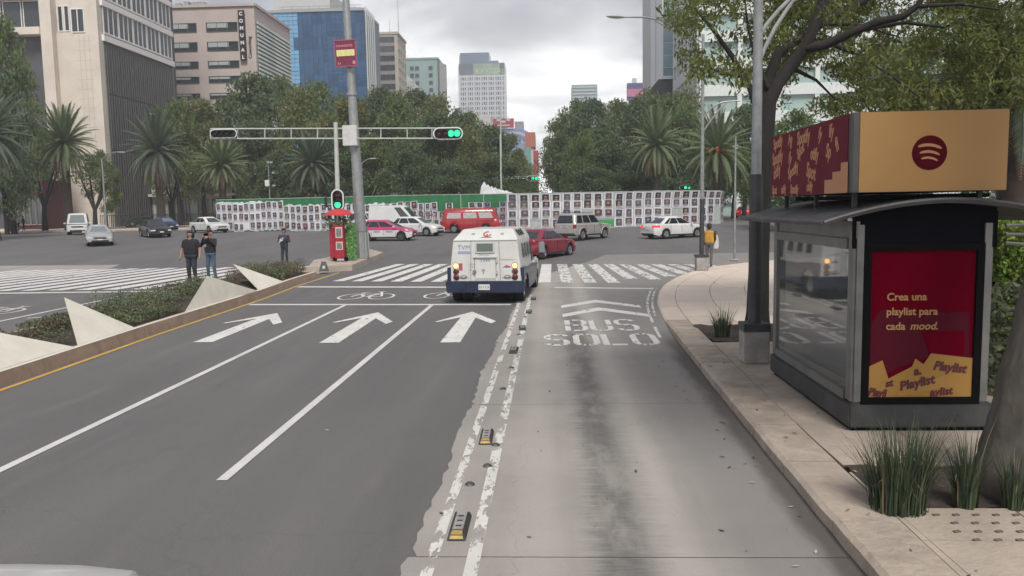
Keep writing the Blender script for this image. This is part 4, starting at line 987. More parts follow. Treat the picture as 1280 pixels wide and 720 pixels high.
def car(name, label, cat, P, loc, heading, group=None, tail_lit=False):
    """x forward. P: L W belt-profile 'top' [(x,z)], greenhouse 'gh' (x rear base, x rear roof, x front roof, x front base, z belt, z roof, half width belt, half width roof)"""
    root = thing(name, label, cat, loc, heading, group); L, Wd = P['L'], P['W']; wr = P['wr']; wb = P['wheels']; clr = P.get('clr', .20); pm = P['paint']; lowm = P.get('low', pm); arch = wr + .055
    xs = set(np.linspace(-L / 2, L / 2, 25).tolist() + [-L / 2 + .04, -L / 2 + .12, L / 2 - .04, L / 2 - .12])
    for w in wb:
        for k in range(-6, 7): xs.add(w + arch * k / 6)
    xs = sorted(xs); N = len(xs); cs = P.get('round', 1.0); S_ = []
    split = P.get('split', .55)
    for x in xs:
        e = (abs(x) - (L / 2 - .55 * cs)) / (.55 * cs); pl = 1 - (.16 * cs) * max(0, e) ** 2.2; w = Wd / 2 * pl
        zt = lerp_prof(P['top'], x); zb = clr + .10 * max(0, (abs(x) - (L / 2 - .35)) / .35)
        for q in wb:
            d = abs(x - q)
            if d < arch: zb = max(zb, wr + math.sqrt(max(0, arch * arch - d * d)))
        zs = zt - .07; zm = clr + split * (zs - clr); zm = max(zm, zb + .02); 
        S_.append([(w * .955, zb), (w * .995, (zb * .4 + zm * .6)), (w, zm), (w * .985, max(zs, zm + .02)), (w * .93, max(zt - .015, zm + .03)), (w * .5, max(zt, zm + .035) + .018), (0, max(zt, zm + .035) + .025)])
    mb = MB(); K = 13; V = []
    for x, s in zip(xs, S_):
        V += [(x, y, z) for y, z in s] + [(x, -y, z) for y, z in s[-2::-1]]
    F = []; MI = []
    for i in range(N - 1):
        for k in range(K - 1):
            F.append((i * K + k, (i + 1) * K + k, (i + 1) * K + k + 1, i * K + k + 1)); MI.append(1 if (k in (0, 1, K - 2, K - 3) and lowm is not pm) else 0)
    F += [tuple(range(K)), tuple((N - 1) * K + k for k in range(K - 1, -1, -1))]; MI += [0, 0]
    mb.v = V; mb.f = [f[::-1] for f in F]; mb.m = MI; mb.build('body', [pm, lowm], root, smooth=38)
    MB().box((0, 0, clr + .16), (L - .5, Wd * .86, .34)).build('underbody', UNDER, root)
    # greenhouse
    xrb, xrr, xfr, xfb, zb, zr, hb, hr = P['gh']; roofm = P.get('roof', pm)
    n = 6; g = MB(); RN = 8
    def prof_at(t):                          # cross section from belt (t 0) to roof edge (t 1)
        return (xrb + (xrr - xrb) * t, xfb + (xfr - xfb) * t, hb + (hr - hb) * t ** 1.15, zb + (zr - .06 - zb) * t)
    rings = []
    for t in (0, .33, .66, 1.0):
        a, b, h, z = prof_at(t); c = .14 * (1 + t * .3)
        ring = [(a, -h + c), (a - .03, 0), (a, h - c), (a + c * .8, h), (b - c * .8, h), (b, h - c), (b + .05, 0), (b, -h + c), (b - c * .8, -h), (a + c * .8, -h)]
        rings.append([(x, y, z) for x, y in ring])
    a, b, h, z = prof_at(1.0)
    rings.append([(x * .97 + (xrr + xfr) / 2 * .03, y * .9, zr - .015) for x, y, _ in rings[-1]]); rings.append([(x * .8 + (xrr + xfr) / 2 * .2, y * .6, zr + .012) for x, y, _ in rings[-2]])
    k = 10; V = [p for r in rings for p in r]; F = []; MI = []
    for i in range(len(rings) - 1):
        for j in range(k): F.append((i * k + j, i * k + (j + 1) % k, (i + 1) * k + (j + 1) % k, (i + 1) * k + j)[::-1]); MI.append(0)
    F.append(tuple((len(rings) - 1) * k + j for j in range(k))[::-1]); MI.append(0)
    g.v, g.f, g.m = V, F, MI; g.build('cabin', [roofm], root, smooth=50)
    gm = P.get('glass', CGLASS)
    # windscreens: bulged strips just proud of the cabin shell
    def screen(nm, front):
        mb = MB(); V = []; T = [P.get('wt', (.10, .90))[0] + (P.get('wt', (.10, .90))[1] - P.get('wt', (.10, .90))[0]) * q for q in (0, .33, .67, 1)]
        for t in T:
            a, b, h, z = prof_at(t); c = .14 * (1 + t * .3); xx = b if front else a; s = 1 if front else -1
            for yy in (-(h - c) * .94, -(h - c) * .45, 0, (h - c) * .45, (h - c) * .94):
                bul = (.05 if front else .03) * (1 - abs(yy) / (h - c)); V.append((xx + s * (bul + .008), yy, z))
        F = [(i * 5 + j, i * 5 + j + 1, (i + 1) * 5 + j + 1, (i + 1) * 5 + j) for i in range(3) for j in range(4)]
        mb.add(V, F if front else [f[::-1] for f in F]); mb.build(nm, gm, root, smooth=60)
    screen('windscreen', True)
    if P.get('rearwin', True): screen('rear_window', False)
    cuts = P['sidewin']
    for s in (-1, 1):
        for (u0, u1) in cuts:
            V = []
            for t in (P['wt'][0], sum(P['wt']) / 2, P['wt'][1]) if 'wt' in P else (.12, .5, .90):
                a, b, h, z = prof_at(t); c = .14 * (1 + t * .3) * .8; 
                for u in (u0, u1):
                    V.append((a + c + (b - a - 2 * c) * u, s * (h + .007), z))
            F = [(0, 1, 3, 2), (2, 3, 5, 4)]
            MB().add(V, F if s < 0 else [f[::-1] for f in F]).build('side_window', gm if not P.get('sideglass') else P['sideglass'], root, smooth=60)
    # lamps, grille, plates: skins lifted off the body ends
    def endpatch(nm, m, end, y0, y1, z0, z1, lift=.012, wrap=0):
        s = 1 if end > 0 else -1; V = []; ny = 5
        for z in (z0, z1):
            for i in range(ny):
                y = y0 + (y1 - y0) * i / (ny - 1); ay = abs(y) / (Wd / 2)
                # body end outline in plan
                x = L / 2 + .002
                e = 0
                lim = 1 - .16 * cs
                if ay > lim: x = L / 2 - .55 * cs * (1 - ((1 - min(ay, .999)) / (.16 * cs)) ** (1 / 2.2))
                V.append((s * (x + lift), y, z))
        F = [(i, i + 1, ny + i + 1, ny + i) for i in range(ny - 1)]
        mb = MB(); V2 = [(x - s * .05, y, z) for x, y, z in V]; mb.add(V + V2, (F if s * (y1 - y0) > 0 else [f[::-1] for f in F]) + [(0, ny, 3 * ny, 2 * ny), (ny - 1, 2 * ny - 1, 4 * ny - 1, 3 * ny - 1)] + [(ny + i, ny + i + 1, 3 * ny + i + 1, 3 * ny + i) for i in range(ny - 1)] + [(i, i + 1, 2 * ny + i + 1, 2 * ny + i) for i in range(ny - 1)])
        return mb.build(nm, m, root)
    hw = Wd / 2
    for (nm, m, end, y0, y1, z0, z1) in P.get('ends', []):
        endpatch(nm, m, end, y0 * hw, y1 * hw, z0, z1)
        if abs(y0 + y1) > .02: endpatch(nm, m, end, -y0 * hw, -y1 * hw, z0, z1)
    # wheels
    proto = None
    for w in wb:
        for s in (-1, 1):
            wl = thing('wheel', None, None); wl.parent = root; wl.location = (w, s * (Wd / 2 - .11), wr); wl.rotation_euler.z = 0 if s < 0 else math.pi
            if proto is None:
                t = MB().lathe([(wr * .62, -.09), (wr * .93, -.10), (wr, -.06), (wr, .06), (wr * .93, .10), (wr * .62, .09)], 22, axis='Y'); tm = t.mesh('tyre', TYRE, 50)
                r_ = MB().lathe([(.0001, -.075), (wr * .16, -.078), (wr * .20, -.062), (wr * .58, -.066), (wr * .64, -.088), (wr * .66, -.06), (wr * .66, .05), (.0001, .05)], 20, axis='Y')
                for j in range(5):
                    a = 2 * math.pi * j / 5
                    r_.bar((wr * .18 * math.cos(a), -.078, wr * .18 * math.sin(a)), (wr * .60 * math.cos(a), -.084, wr * .60 * math.sin(a)), wr * .16, .02, 0)
                rm = r_.mesh('rim', [P.get('rim', RIM)], 30)
                proto = (tm, rm)
            link('tyre', proto[0], wl); link('rim', proto[1], wl)
    # mirrors, door seams, handles
    for s in (-1, 1):
        if P.get('mirror', True): MB().box((P.get('mx', xfb - .30), s * (hb + .17), zb + .06), (.12, .20, .14)).build('mirror', P.get('mirrorm', pm), root, bevel=.03)
        for x in P.get('seams', []):
            z1 = zb - .05; MB().box((x, s * (Wd / 2 * .998), (clr + .16 + z1) / 2), (.014, .014, z1 - clr - .2)).build('door_seam', SEAM, root)
        for x in P.get('handles', []): MB().box((x, s * (Wd / 2 * .992 + .004), zb - .14), (.16, .03, .03)).build('handle', P.get('handlem', pm), root, bevel=.008)
        if P.get('sill'): MB().box((0, s * (Wd / 2 * .962), clr + .05), (wb[1] - wb[0] - 2 * arch, .03, .10)).build('sill', TRIM, root)
    for (c, d, m, nm) in P.get('extra', []): MB().box(c, d).build(nm, m, root, bevel=min(d) * .25)
    return root
def sedan_p(pm, **kw):
    L, Wd = 4.5, 1.76
    p = dict(L=L, W=Wd, wr=.315, wheels=(-1.33, 1.36), clr=.19, paint=pm, top=[(-2.25, .78), (-2.15, .98), (-1.6, 1.0), (0.9, .94), (1.6, .88), (2.05, .78), (2.25, .68)], gh=(-1.75, -1.0, .15, 1.08, .93, 1.46, .80, .58), sidewin=((.03, .17), (.20, .54), (.57, .97)), seams=(-.95, -.02, .92), handles=(-.62, .28), sill=True)
    p['ends'] = [] if 'ends' in kw else [('tail_lamp', TLIT if kw.get('lit') else TLAMP, -1, .58, .985, .74, .90), ('number_plate', CPLATE, -1, -.22, .22, .62, .74), ('rear_bumper', TRIM, -1, -.72, .72, .26, .36), ('headlamp', HLAMP, 1, .55, .93, .52, .63), ('grille', TRIM, 1, -.45, .45, .49, .60), ('lower_grille', TRIM, 1, -.62, .62, .28, .40), ('number_plate', CPLATE, 1, -.18, .18, .40, .49)]
    for k, v in kw.items():
        if k != 'lit': p[k] = v
    return p
def hatch_p(pm, **kw):
    p = sedan_p(pm); p.update(L=4.0, W=1.70, wheels=(-1.25, 1.25), top=[(-2.0, .80), (-1.9, .95), (1.0, .95), (1.55, .88), (1.85, .77), (2.0, .68)], gh=(-1.92, -1.45, .20, 1.15, .93, 1.48, .80, .60), sidewin=((.03, .20), (.23, .57), (.60, .97)), seams=(-.85, .05, .92), handles=(-.55, .35)); p.update(kw); return p
def van_p(pm, **kw):
    p = dict(L=4.8, W=1.80, wr=.33, wheels=(-1.35, 1.45), clr=.22, paint=pm, round=.8, top=[(-2.4, 1.0), (-2.3, 1.08), (1.55, 1.05), (2.0, .98), (2.3, .82), (2.4, .62)], gh=(-2.36, -2.28, 1.15, 2.12, 1.02, 2.0, .86, .74), sidewin=((.62, .76), (.79, .98)), seams=(-.2, .75, 1.6), handles=(.85,), sill=True)
    p['ends'] = [('headlamp', HLAMP, 1, .62, .96, .70, .88), ('grille', TRIM, 1, -.55, .55, .70, .82), ('lower_grille', TRIM, 1, -.7, .7, .30, .46), ('number_plate', CPLATE, 1, -.2, .2, .50, .60), ('tail_lamp', TLAMP, -1, .84, .98, .7, 1.02)]
    p.update(kw); return p
WHITE = paint('white_car_paint', (.62, .62, .61)); WHITE2 = paint('white_van_paint', (.58, .58, .57)); SILVER = mat('silver_car_paint', (.42, .425, .43), .3, metal=.35, coat=.5); BLACKC = paint('black_car_paint', (.014, .015, .017)); BLUEC = paint('blue_car_paint', (.025, .05, .15)); MAROON = paint('maroon_car_paint', (.20, .012, .028)); GREEND = paint('dark_green_car_paint', (.02, .03, .022)); REDVW = paint('red_van_paint', (.34, .016, .022), .4); REDC = paint('red_car_paint', (.36, .02, .03)); PINK = paint('pink_taxi_paint', (.44, .03, .13))
def place(px, py): p = gnd(px, py); return (p.x, p.y, G(p.y) )
HD = lambda a: R(a)       # heading: 90 = away from camera (+Y), 0 = to the right (+X), -90 = towards the camera
# seen from ahead, coming towards the photographer, left side of the junction
car('silver_sedan', 'silver sedan facing the camera near the left zebra crossing', 'car', sedan_p(SILVER, mirror=True, glass=CGLASS2), place(124, 306), HD(-58))
car('white_minivan', 'white minivan facing the camera behind the silver sedan', 'van', van_p(WHITE2, glass=CGLASS2), place(99, 293), HD(-62))
car('black_sedan', 'black sedan facing the camera with a pale sky reflection on its screen', 'car', sedan_p(BLACKC, glass=CGLASS), place(194, 296), HD(-50))
car('blue_hatchback', 'blue hatchback just behind the black sedan', 'car', hatch_p(BLUEC, glass=CGLASS2), place(207, 288), HD(-46))
car('dark_hatchback', 'dark green hatchback waiting left of the black sedan', 'car', hatch_p(GREEND), place(176, 285), HD(-110))
car('white_sedan', 'white sedan behind the two men, heading right past the poster hoarding', 'car', sedan_p(WHITE), place(262, 291), HD(-37))
car('white_sedan', 'white sedan farthest back, beyond the other one at the hoarding end', 'car', sedan_p(WHITE), place(244, 281.5), HD(-25))
# taxi with pink upper half
tp = hatch_p(PINK, L=4.2, low=WHITE, split=.80, wheels=(-1.30, 1.32), rim=mat('dark_rim', (.06, .06, .065), .4)); tp['gh'] = (-1.95, -1.35, .10, 1.15, .93, 1.47, .80, .60)
tp['mirrorm'] = WHITE
taxi = car('taxi', 'pink and white taxi crossing behind the big sign pole', 'taxi', tp, place(484, 300.5), HD(-8))
for x in (-.45, .45):
    MB().box((x, -.862, .66), (.5, .012, .12)).build('door_label', mat('taxi_label', (.30, .30, .34), .6), taxi)
car('white_hatchback', 'white hatchback nosing out beside the taxi', 'car', hatch_p(WHITE, L=4.2, wheels=(-1.3, 1.3)), place(521, 294.5), HD(-20))
car('delivery_van', 'white delivery van with tall box body behind the taxi', 'van', van_p(WHITE2, gh=(-2.36, -2.30, .75, 1.85, 1.02, 2.25, .88, .80), sidewin=((.78, .98),)), place(497, 290), HD(-12))
car('dark_suv', 'white-roofed dark windowed estate car half hidden by the big pole', 'car', van_p(WHITE2, L=4.4, wheels=(-1.3, 1.3), gh=(-2.1, -1.9, .55, 1.4, 1.0, 1.72, .82, .68), sidewin=((.02, .30), (.33, .63), (.66, .97))), place(466, 289.5), HD(-14))
# old red van
vp = dict(L=4.45, W=1.74, wr=.33, wheels=(-1.25, 1.18), clr=.28, paint=REDVW, round=.75, top=[(-2.225, 1.0), (-2.15, 1.12), (2.0, 1.12), (2.12, 1.05), (2.225, .85)], gh=(-2.16, -2.02, 1.80, 2.10, 1.08, 1.95, .83, .70), wt=(.10, .66), sidewin=((.06, .33), (.38, .64), (.69, .95)), sideglass=mat('curtained_glass', (.42, .40, .40), .25, var=.25, vscale=5), seams=(-.45, .55, 1.25), handles=(.7,), rearwin=True, mirror=True, mx=1.75)
vp['ends'] = [('headlamp', HLAMP, 1, .55, .85, .75, .98), ('bumper', WHITE2, 1, -.95, .95, .38, .50), ('bumper', WHITE2, -1, -.95, .95, .38, .50), ('tail_lamp', TLAMP, -1, .78, .93, .62, .9)]
vw = car('red_camper_van', 'old red camper van with curtained windows crossing before the poster wall', 'van', vp, place(590, 290.5), HD(-3)); vw.scale = (1.07, 1.05, 1.0)
MB().box((0, 0, 1.965), (3.3, 1.0, .02)).build('roof_panel', mat('van_roof_red', (.42, .10, .09), .5), vw, bevel=.008)
# silver jeep
JS = mat('silver_jeep_paint', (.36, .35, .335), .35, metal=.3, coat=.4)
jp = dict(L=4.45, W=1.84, wr=.37, wheels=(-1.32, 1.33), clr=.30, paint=JS, round=.6, top=[(-2.225, 1.02), (-2.15, 1.10), (.95, 1.10), (1.9, 1.04), (2.12, .95), (2.225, .75)], gh=(-2.16, -1.98, .35, .95, 1.08, 1.78, .85, .72), sidewin=((.03, .27), (.31, .60), (.64, .97)), seams=(-.95, .0, .88), handles=(-.6, .35), sill=True)
jp['ends'] = [('tail_lamp', TLAMP, -1, .80, .97, .80, 1.05), ('number_plate', CPLATE, -1, -.30, .25, .84, .96), ('rear_bumper', mat('jeep_bumper', (.30, .29, .28), .6), -1, -.97, .97, .48, .68), ('rear_bumper', TRIM, -1, -.9, .9, .34, .48), ('headlamp', HLAMP, 1, .6, .9, .8, .98), ('grille', TRIM, 1, -.5, .5, .72, .98)]
jeep = car('silver_jeep', 'boxy silver off-road car seen from behind in front of the poster wall', 'car', jp, place(729, 299), HD(53))
for s in (-1, 1): MB().bar((-1.7, s * .62, 1.85), (.2, s * .62, 1.85), .04).build('roof_rail', TRIM, jeep)
for w in (-1.32, 1.33):
    for s in (-1, 1):
        pts = [(w + .47 * math.cos(a), s * .925, .37 + .47 * math.sin(a)) for a in [math.pi * k / 10 for k in range(11)]]; MB().tube(pts, .045, 6).build('wheel_flare', MATS['jeep_bumper'], jeep, smooth=40)
car('white_sedan', 'white sedan with red tail lamps passing the right end of the poster wall', 'car', sedan_p(WHITE, lit=True), place(842, 297), HD(31))
car('maroon_sedan', 'dark red sedan just ahead of the armoured truck', 'car', sedan_p(MAROON), place(679, 321), HD(60))
car('red_sedan', 'bright red sedan seen from behind right of the poster wall end', 'car', sedan_p(REDC, lit=True), place(929, 272), HD(75))
car('grey_hatchback', 'pale grey hatchback half hidden behind the slim post at far right', 'car', hatch_p(SILVER), place(905, 262), HD(80))
car('white_car', 'white car bonnet cutting into the bottom left corner of the photo', 'car', sedan_p(WHITE, ends=[('grille', TRIM, 1, -.4, .4, .40, .50)], round=1.5), (-3.24, 2.47, 0), HD(90))

# ---------------- armoured truck
def truck():
    wh = mat('truck_white', (.60, .60, .575), .4, coat=.3, var=.10, vscale=1.5); nv = mat('truck_navy', (.009, .019, .052), .4, coat=.3, var=.2, vscale=2); amb = mat('amber_lit', (.6, .25, .05), .3, emit=(1, .50, .14), estr=1.6); rl = mat('truck_red_lamp', (.13, .012, .012), .25)
    yr = 24.25; root = thing('armoured_truck', 'white and navy armoured cash truck with lit amber lamps waiting at the crossing', 'truck', (-1.93, yr, 0), R(-5.5))
    L = 5.6
    # rear body: x across, y forward from rear face, faceted
    def sect(y, wb, wm, wt, zb, zm, zs, zt, wr):       # outline half: bottom, skirt top, shoulder, roof
        return [(-wb, y, zb), (-wm, y, zm), (-wt, y, zs), (-wr, y, zt), (wr, y, zt), (wt, y, zs), (wm, y, zm), (wb, y, zb)]
    A = sect(0, 1.13, 1.13, .985, .66, .68, 1.93, 1.94, .975); B = sect(.10, 1.14, 1.14, .99, .66, .68, 1.95, 1.95, .97); B2 = sect(.62, 1.14, 1.14, .99, .66, .68, 1.95, 2.26, .78); C = sect(3.35, 1.10, 1.10, .95, .66, .68, 1.93, 2.26, .76); D = sect(4.15, 1.02, 1.02, .90, .66, .68, 1.42, 1.44, .88)
    rings = [A, B, B2, C, D]; mb = MB(); V = [p for r in rings for p in r]; F = []
    for i in range(4):
        for k in range(8): F.append((i * 8 + k, (i + 1) * 8 + k, (i + 1) * 8 + (k + 1) % 8, i * 8 + (k + 1) % 8))
    F += [(7, 6, 5, 4, 3, 2, 1, 0)[::-1], tuple(4 * 8 + k for k in range(8))[::-1]]
    mb.add(V, F); me = mb.mesh('body', wh); bm = bmesh.new(); bm.from_mesh(me); bmesh.ops.recalc_face_normals(bm, faces=bm.faces[:]); 
    bmesh.ops.bevel(bm, geom=[e for e in bm.edges if e.calc_face_angle(0) > .25], offset=.018, segments=2, affect='EDGES'); bm.to_mesh(me); bm.free(); link('body', me, root)
    # bonnet and cab wings
    mb = MB(); a = [(-.93, 4.1, .60), (.93, 4.1, .60), (.93, 4.1, 1.36), (-.93, 4.1, 1.36)]; b = [(-.88, 5.55, .60), (.88, 5.55, .60), (.82, 5.5, 1.12), (-.82, 5.5, 1.12)]
    mb.add(a + b, [(0, 1, 2, 3), (7, 6, 5, 4), (3, 2, 6, 7), (0, 4, 5, 1), (1, 5, 6, 2), (0, 3, 7, 4)]).build('bonnet', wh, root, bevel=.04)
    # navy skirt: rear bumper and side skirts with wheel arch cut
    mb = MB(); mb.prism([(-1.20, 0, .34), (1.20, 0, .34), (1.22, 0, .70), (-1.22, 0, .70)], (0, -.16, 0)); mb.build('rear_bumper', nv, root, bevel=.03)
    for s in (-1, 1):
        MB().prism([(s * .62, -.165, .40), (s * .60, -.165, .66), (s * .74, -.165, .66), (s * .82, -.165, .40)], (0, -.02, 0)).build('bumper_brace', nv, root)
        pts = [(s * 1.19, 0.0, .36), (s * 1.19, .12, .36)] + [(s * 1.19, .68 + .54 * math.cos(t), .40 + .50 * math.sin(t)) for t in [math.pi - math.pi * k / 8 for k in range(1, 8)]] + [(s * 1.19, 1.24, .36), (s * 1.19, 2.75, .40), (s * 1.19, 3.5, .62), (s * 1.17, 3.8, 1.0), (s * 1.17, 3.2, 1.02), (s * 1.19, 1.5, 1.02), (s * 1.19, .7, 1.10), (s * 1.19, 0, 1.10)]
        mb = MB(); n = len(pts); V = [Vector(p) for p in pts] + [Vector(p) - Vector((s * .12, 0, 0)) for p in pts]; ff = tuple(range(n)); q = tuple(range(2 * n - 1, n - 1, -1))
        mb.add(V, [ff, q] + [(i, n + i, n + (i + 1) % n, (i + 1) % n) for i in range(n)]); me = mb.mesh('side_skirt', nv); bm = bmesh.new(); bm.from_mesh(me); bmesh.ops.triangulate(bm, faces=[f for f in bm.faces if len(f.verts) > 4]); bmesh.ops.recalc_face_normals(bm, faces=bm.faces[:]); bm.to_mesh(me); bm.free(); link('side_skirt', me, root)
        # sloping side windows and gun ports
        for k, y in enumerate((.72, 1.42, 2.15)):
            zz = [(1.30, 1.84)][0]
            def sp(y, z): t = (z - .68) / 1.25; return (s * (1.135 - .15 * t + .010), y, z)
            MB().prism([sp(y, 1.36), sp(y + .42, 1.36), sp(y + .38, 1.80), sp(y + .04, 1.80)], (s * .012, 0, 0)).build('side_window', CGLASS, root)
        for y in (.75, 1.25, 1.75):
            def rp(y, t): return (s * (.985 - .205 * t + .006), y + .0, 1.955 + .305 * t + .006)
            MB().prism([rp(y + .1, .25), rp(y + .32, .25), rp(y + .30, .85), rp(y + .12, .85)], (s * .012, 0, .012)).build('roof_port', CGLASS, root)
        MB().prism([(s * 1.06, 3.0, 1.1), (s * 1.03, 3.9, 1.1), (s * .98, 3.75, 1.4), (s * .985, 3.05, 1.85)], (s * .012, 0, 0)).build('cab_window', CGLASS, root)
        mi = MB().box((s * 1.30, 4.15, 1.50), (.20, .14, .40)); mi.build('mirror', mat('mirror_grey', (.22, .25, .27), .3), root, bevel=.03); MB().bar((s * .95, 4.1, 1.30), (s * 1.28, 4.15, 1.42), .04).build('mirror_arm', TRIM, root)
        MB().box((s * 1.30, 4.15, 1.20), (.19, .12, .18)).build('mirror', TRIM, root, bevel=.03)
        MB().box((s * .95, 4.75, .85), (.16, 1.35, .5)).build('front_wing', wh, root, bevel=.06)
    # windscreen
    MB().prism([(-.80, 3.45, 2.12), (.80, 3.45, 2.12), (.84, 4.08, 1.48), (-.84, 4.08, 1.48)], (0, .02, .02)).build('windscreen', CGLASS, root)
    # rear face details
    yf = -.008
    def rb(nm, x, z, w, h, m, d=.02, bev=.004): return MB().box((x, yf - d / 2, z), (w, d, h)).build(nm, m, root, bevel=bev)
    fr = rb('rear_window', .0, 1.72, .60, .34, mat('window_frame_white', (.52, .52, .50), .4), .03, .01); MB().box((0, yf - .033, 1.72), (.50, .012, .24)).build('pane', mat('rear_glass', (.13, .16, .15), .12), fr)
    rb('door_step', .0, .74, .60, .10, mat('step_grey', (.42, .42, .41), .5), .05)
    for a, b in (((-.33, 1.42), (.33, 1.42)), ((-.33, .82), (-.33, 1.42)), ((.33, .82), (.33, 1.42))): MB().bar((a[0], yf, a[1]), (b[0], yf, b[1]), .015, .02).build('door_seam', mat('truck_seam', (.25, .25, .24), .6), root)
    rb('door_lip', 0, 1.425, .72, .03, wh, .05)
    for z in (1.3, .95): rb('hinge', .36, z, .05, .10, mat('step_grey', (.42, .42, .41)), .04)
    MB().lathe([(.0001, -.05), (.05, -.05), (.06, 0)], 14, c=(-.34, yf, .98), axis='Y').build('lock', mat('lock_brass', (.20, .20, .13), .5), root); rb('latch', -.06, 1.04, .10, .03, GREYP); rb('latch', -.06, 1.00, .03, .14, GREYP)
    for s in (-1, 1):
        for z, m, nm in ((1.16, amb, 'indicator_lamp'), (.985, rl, 'tail_lamp'), (.815, rl, 'brake_lamp')):
            h = MB().lathe([(.078, -.02), (.095, -.02), (.098, 0)], 20, c=(s * .905, yf, z), axis='Y').build('lamp_bezel', TRIM, root); MB().lathe([(.0001, -.035), (.05, -.030), (.078, -.012)], 18, c=(s * .905, yf, z), axis='Y').build(nm, m, root, smooth='full')
        MB().prism([(s * .68 + .10 * math.cos(t) * (1.0), yf, .83 + .042 * math.sin(t)) for t in [2 * math.pi * k / 16 for k in range(16)]], (0, -.03, 0)).build('reversing_lamp', TRIM, root); MB().prism([(s * .68 + .075 * math.cos(t), yf - .03, .83 + .028 * math.sin(t)) for t in [2 * math.pi * k / 16 for k in range(16)]], (0, -.006, 0)).build('lens', mat('clear_lens', (.5, .47, .45), .2), root)
    seam = MATS['truck_seam']
    MB().box((0, yf - .002, 1.925), (1.98, .012, .014)).build('panel_seam', seam, root)
    for sx_ in (-.46, .46): MB().bar((sx_, yf - .002, .72), (sx_ * .93, yf - .002, 1.92), .012, .012).build('panel_seam', seam, root)
    MB().box((.72, yf - .01, 1.05), (.40, .010, .50)).build('lamp_plate', wh, root, bevel=.003); MB().box((-.72, yf - .01, 1.05), (.40, .010, .50)).build('lamp_plate', wh, root, bevel=.003)
    ink = mat('truck_blue_ink', (.18, .22, .42), .5); rink = mat('truck_red_ink', (.40, .08, .10), .5); gin = mat('truck_grey_ink', (.40, .40, .40), .5)
    fm = lambda x, z: frame_mx((x, yf - .003, z), (1, 0, 0), (0, 0, 1))
    text('TVM', .20, ink, root, ext=.002, off=-.002, mw=fm(-.85, 1.66), sx=1.0); rb('print_band', -.64, 1.57, .40, .075, mat('truck_band_blue', (.30, .33, .48), .5), .004, 0)
    text('SERVICIO', .075, gin, root, ext=.002, mw=fm(-.20, 1.475)); text('TVM', .13, ink, root, ext=.002, mw=fm(-.17, 1.28), sx=1.25)
    MB().box((-.76, yf - .017, 1.13), (.11, .004, .22)).build('sticker', rink, root); text('MAXIMO', .05, gin, root, ext=.002, mw=fm(-.50, 1.20)); text('EN USO', .05, gin, root, ext=.002, mw=fm(-.50, 1.12)); text('90', .07, gin, root, ext=.002, mw=fm(-.50, 1.02))
    MB().prism([(.54, yf - .016, 1.10), (.78, yf - .016, 1.10), (.66, yf - .016, 1.20)], (0, -.004, 0)).build('sticker', ink, root); MB().box((.70, yf - .022, 1.13), (.16, .004, .04)).build('sticker', rink, root); text('EMERGENCIA', .06, mat('truck_pale_red', (.50, .35, .34), .5), root, ext=.002, mw=fm(.48, 1.33), sx=1.1)
    pl = MB().box((-.02, -.175, .52), (.36, .02, .18)).build('number_plate', CPLATE, root, bevel=.01); text('53 3 CA', .10, mat('plate_ink', (.06, .06, .08), .6), pl, ext=.002, mw=frame_mx((-.175, -.187, .485), (1, 0, 0), (0, 0, 1)), sx=.92)
    # emblem on the roof chamfer
    nrm = Vector((0, -.31, .52)).normalized(); dn = Vector((0, -.52, -.31)).normalized()
    o = Vector((.02, .36, 2.105)) + nrm * .006
    ring = lambda r, w, a0=0: [o + Vector((1, 0, 0)) * r * math.cos(2 * math.pi * k / 20 + a0) + dn * r * 1.2 * math.sin(2 * math.pi * k / 20 + a0) for k in range(20)]
    e = MB(); a, b = ring(.13, 0), ring(.085, 0)
    for k in range(16): e.quad(a[k] + nrm * .004, a[k + 1] + nrm * .004, b[k + 1] + nrm * .004, b[k] + nrm * .004)
    e.bar(o + dn * .17 - Vector((.16, 0, 0)), o + dn * .17 + Vector((.16, 0, 0)), .05, .01); e.bar(o, o + dn * .15, .05, .01); e.build('emblem', rink, root)
    for x in (-.42, .48): MB().box((x, .36, 2.115), (.10, .05, .04), rot=Matrix.Rotation(-.54, 3, 'X').transposed()).build('roof_vent', GREYP, root)
    MB().box((0, 2.6, .55), (1.9, 5.0, .30)).build('underbody', UNDER, root)
    tm = MB().lathe([(.24, -.13), (.38, -.14), (.41, -.09), (.41, .09), (.38, .14), (.24, .13)], 24, axis='X').mesh('tyre', TYRE, 50); rm = MB().lathe([(.0001, -.03), (.10, -.05), (.15, -.02), (.22, -.08), (.25, -.11), (.25, .1), (.0001, .1)], 20, axis='X').mesh('rim', GREYP, 40)
    for s in (-1, 1):
        for y, dx in ((.68, .98), (.68, .68), (4.62, .92)):
            w = thing('wheel', None, None); w.parent = root; w.location = (s * dx, y, .41); w.rotation_euler.z = math.pi if s > 0 else 0; link('tyre', tm, w); link('rim', rm, w)
truck()
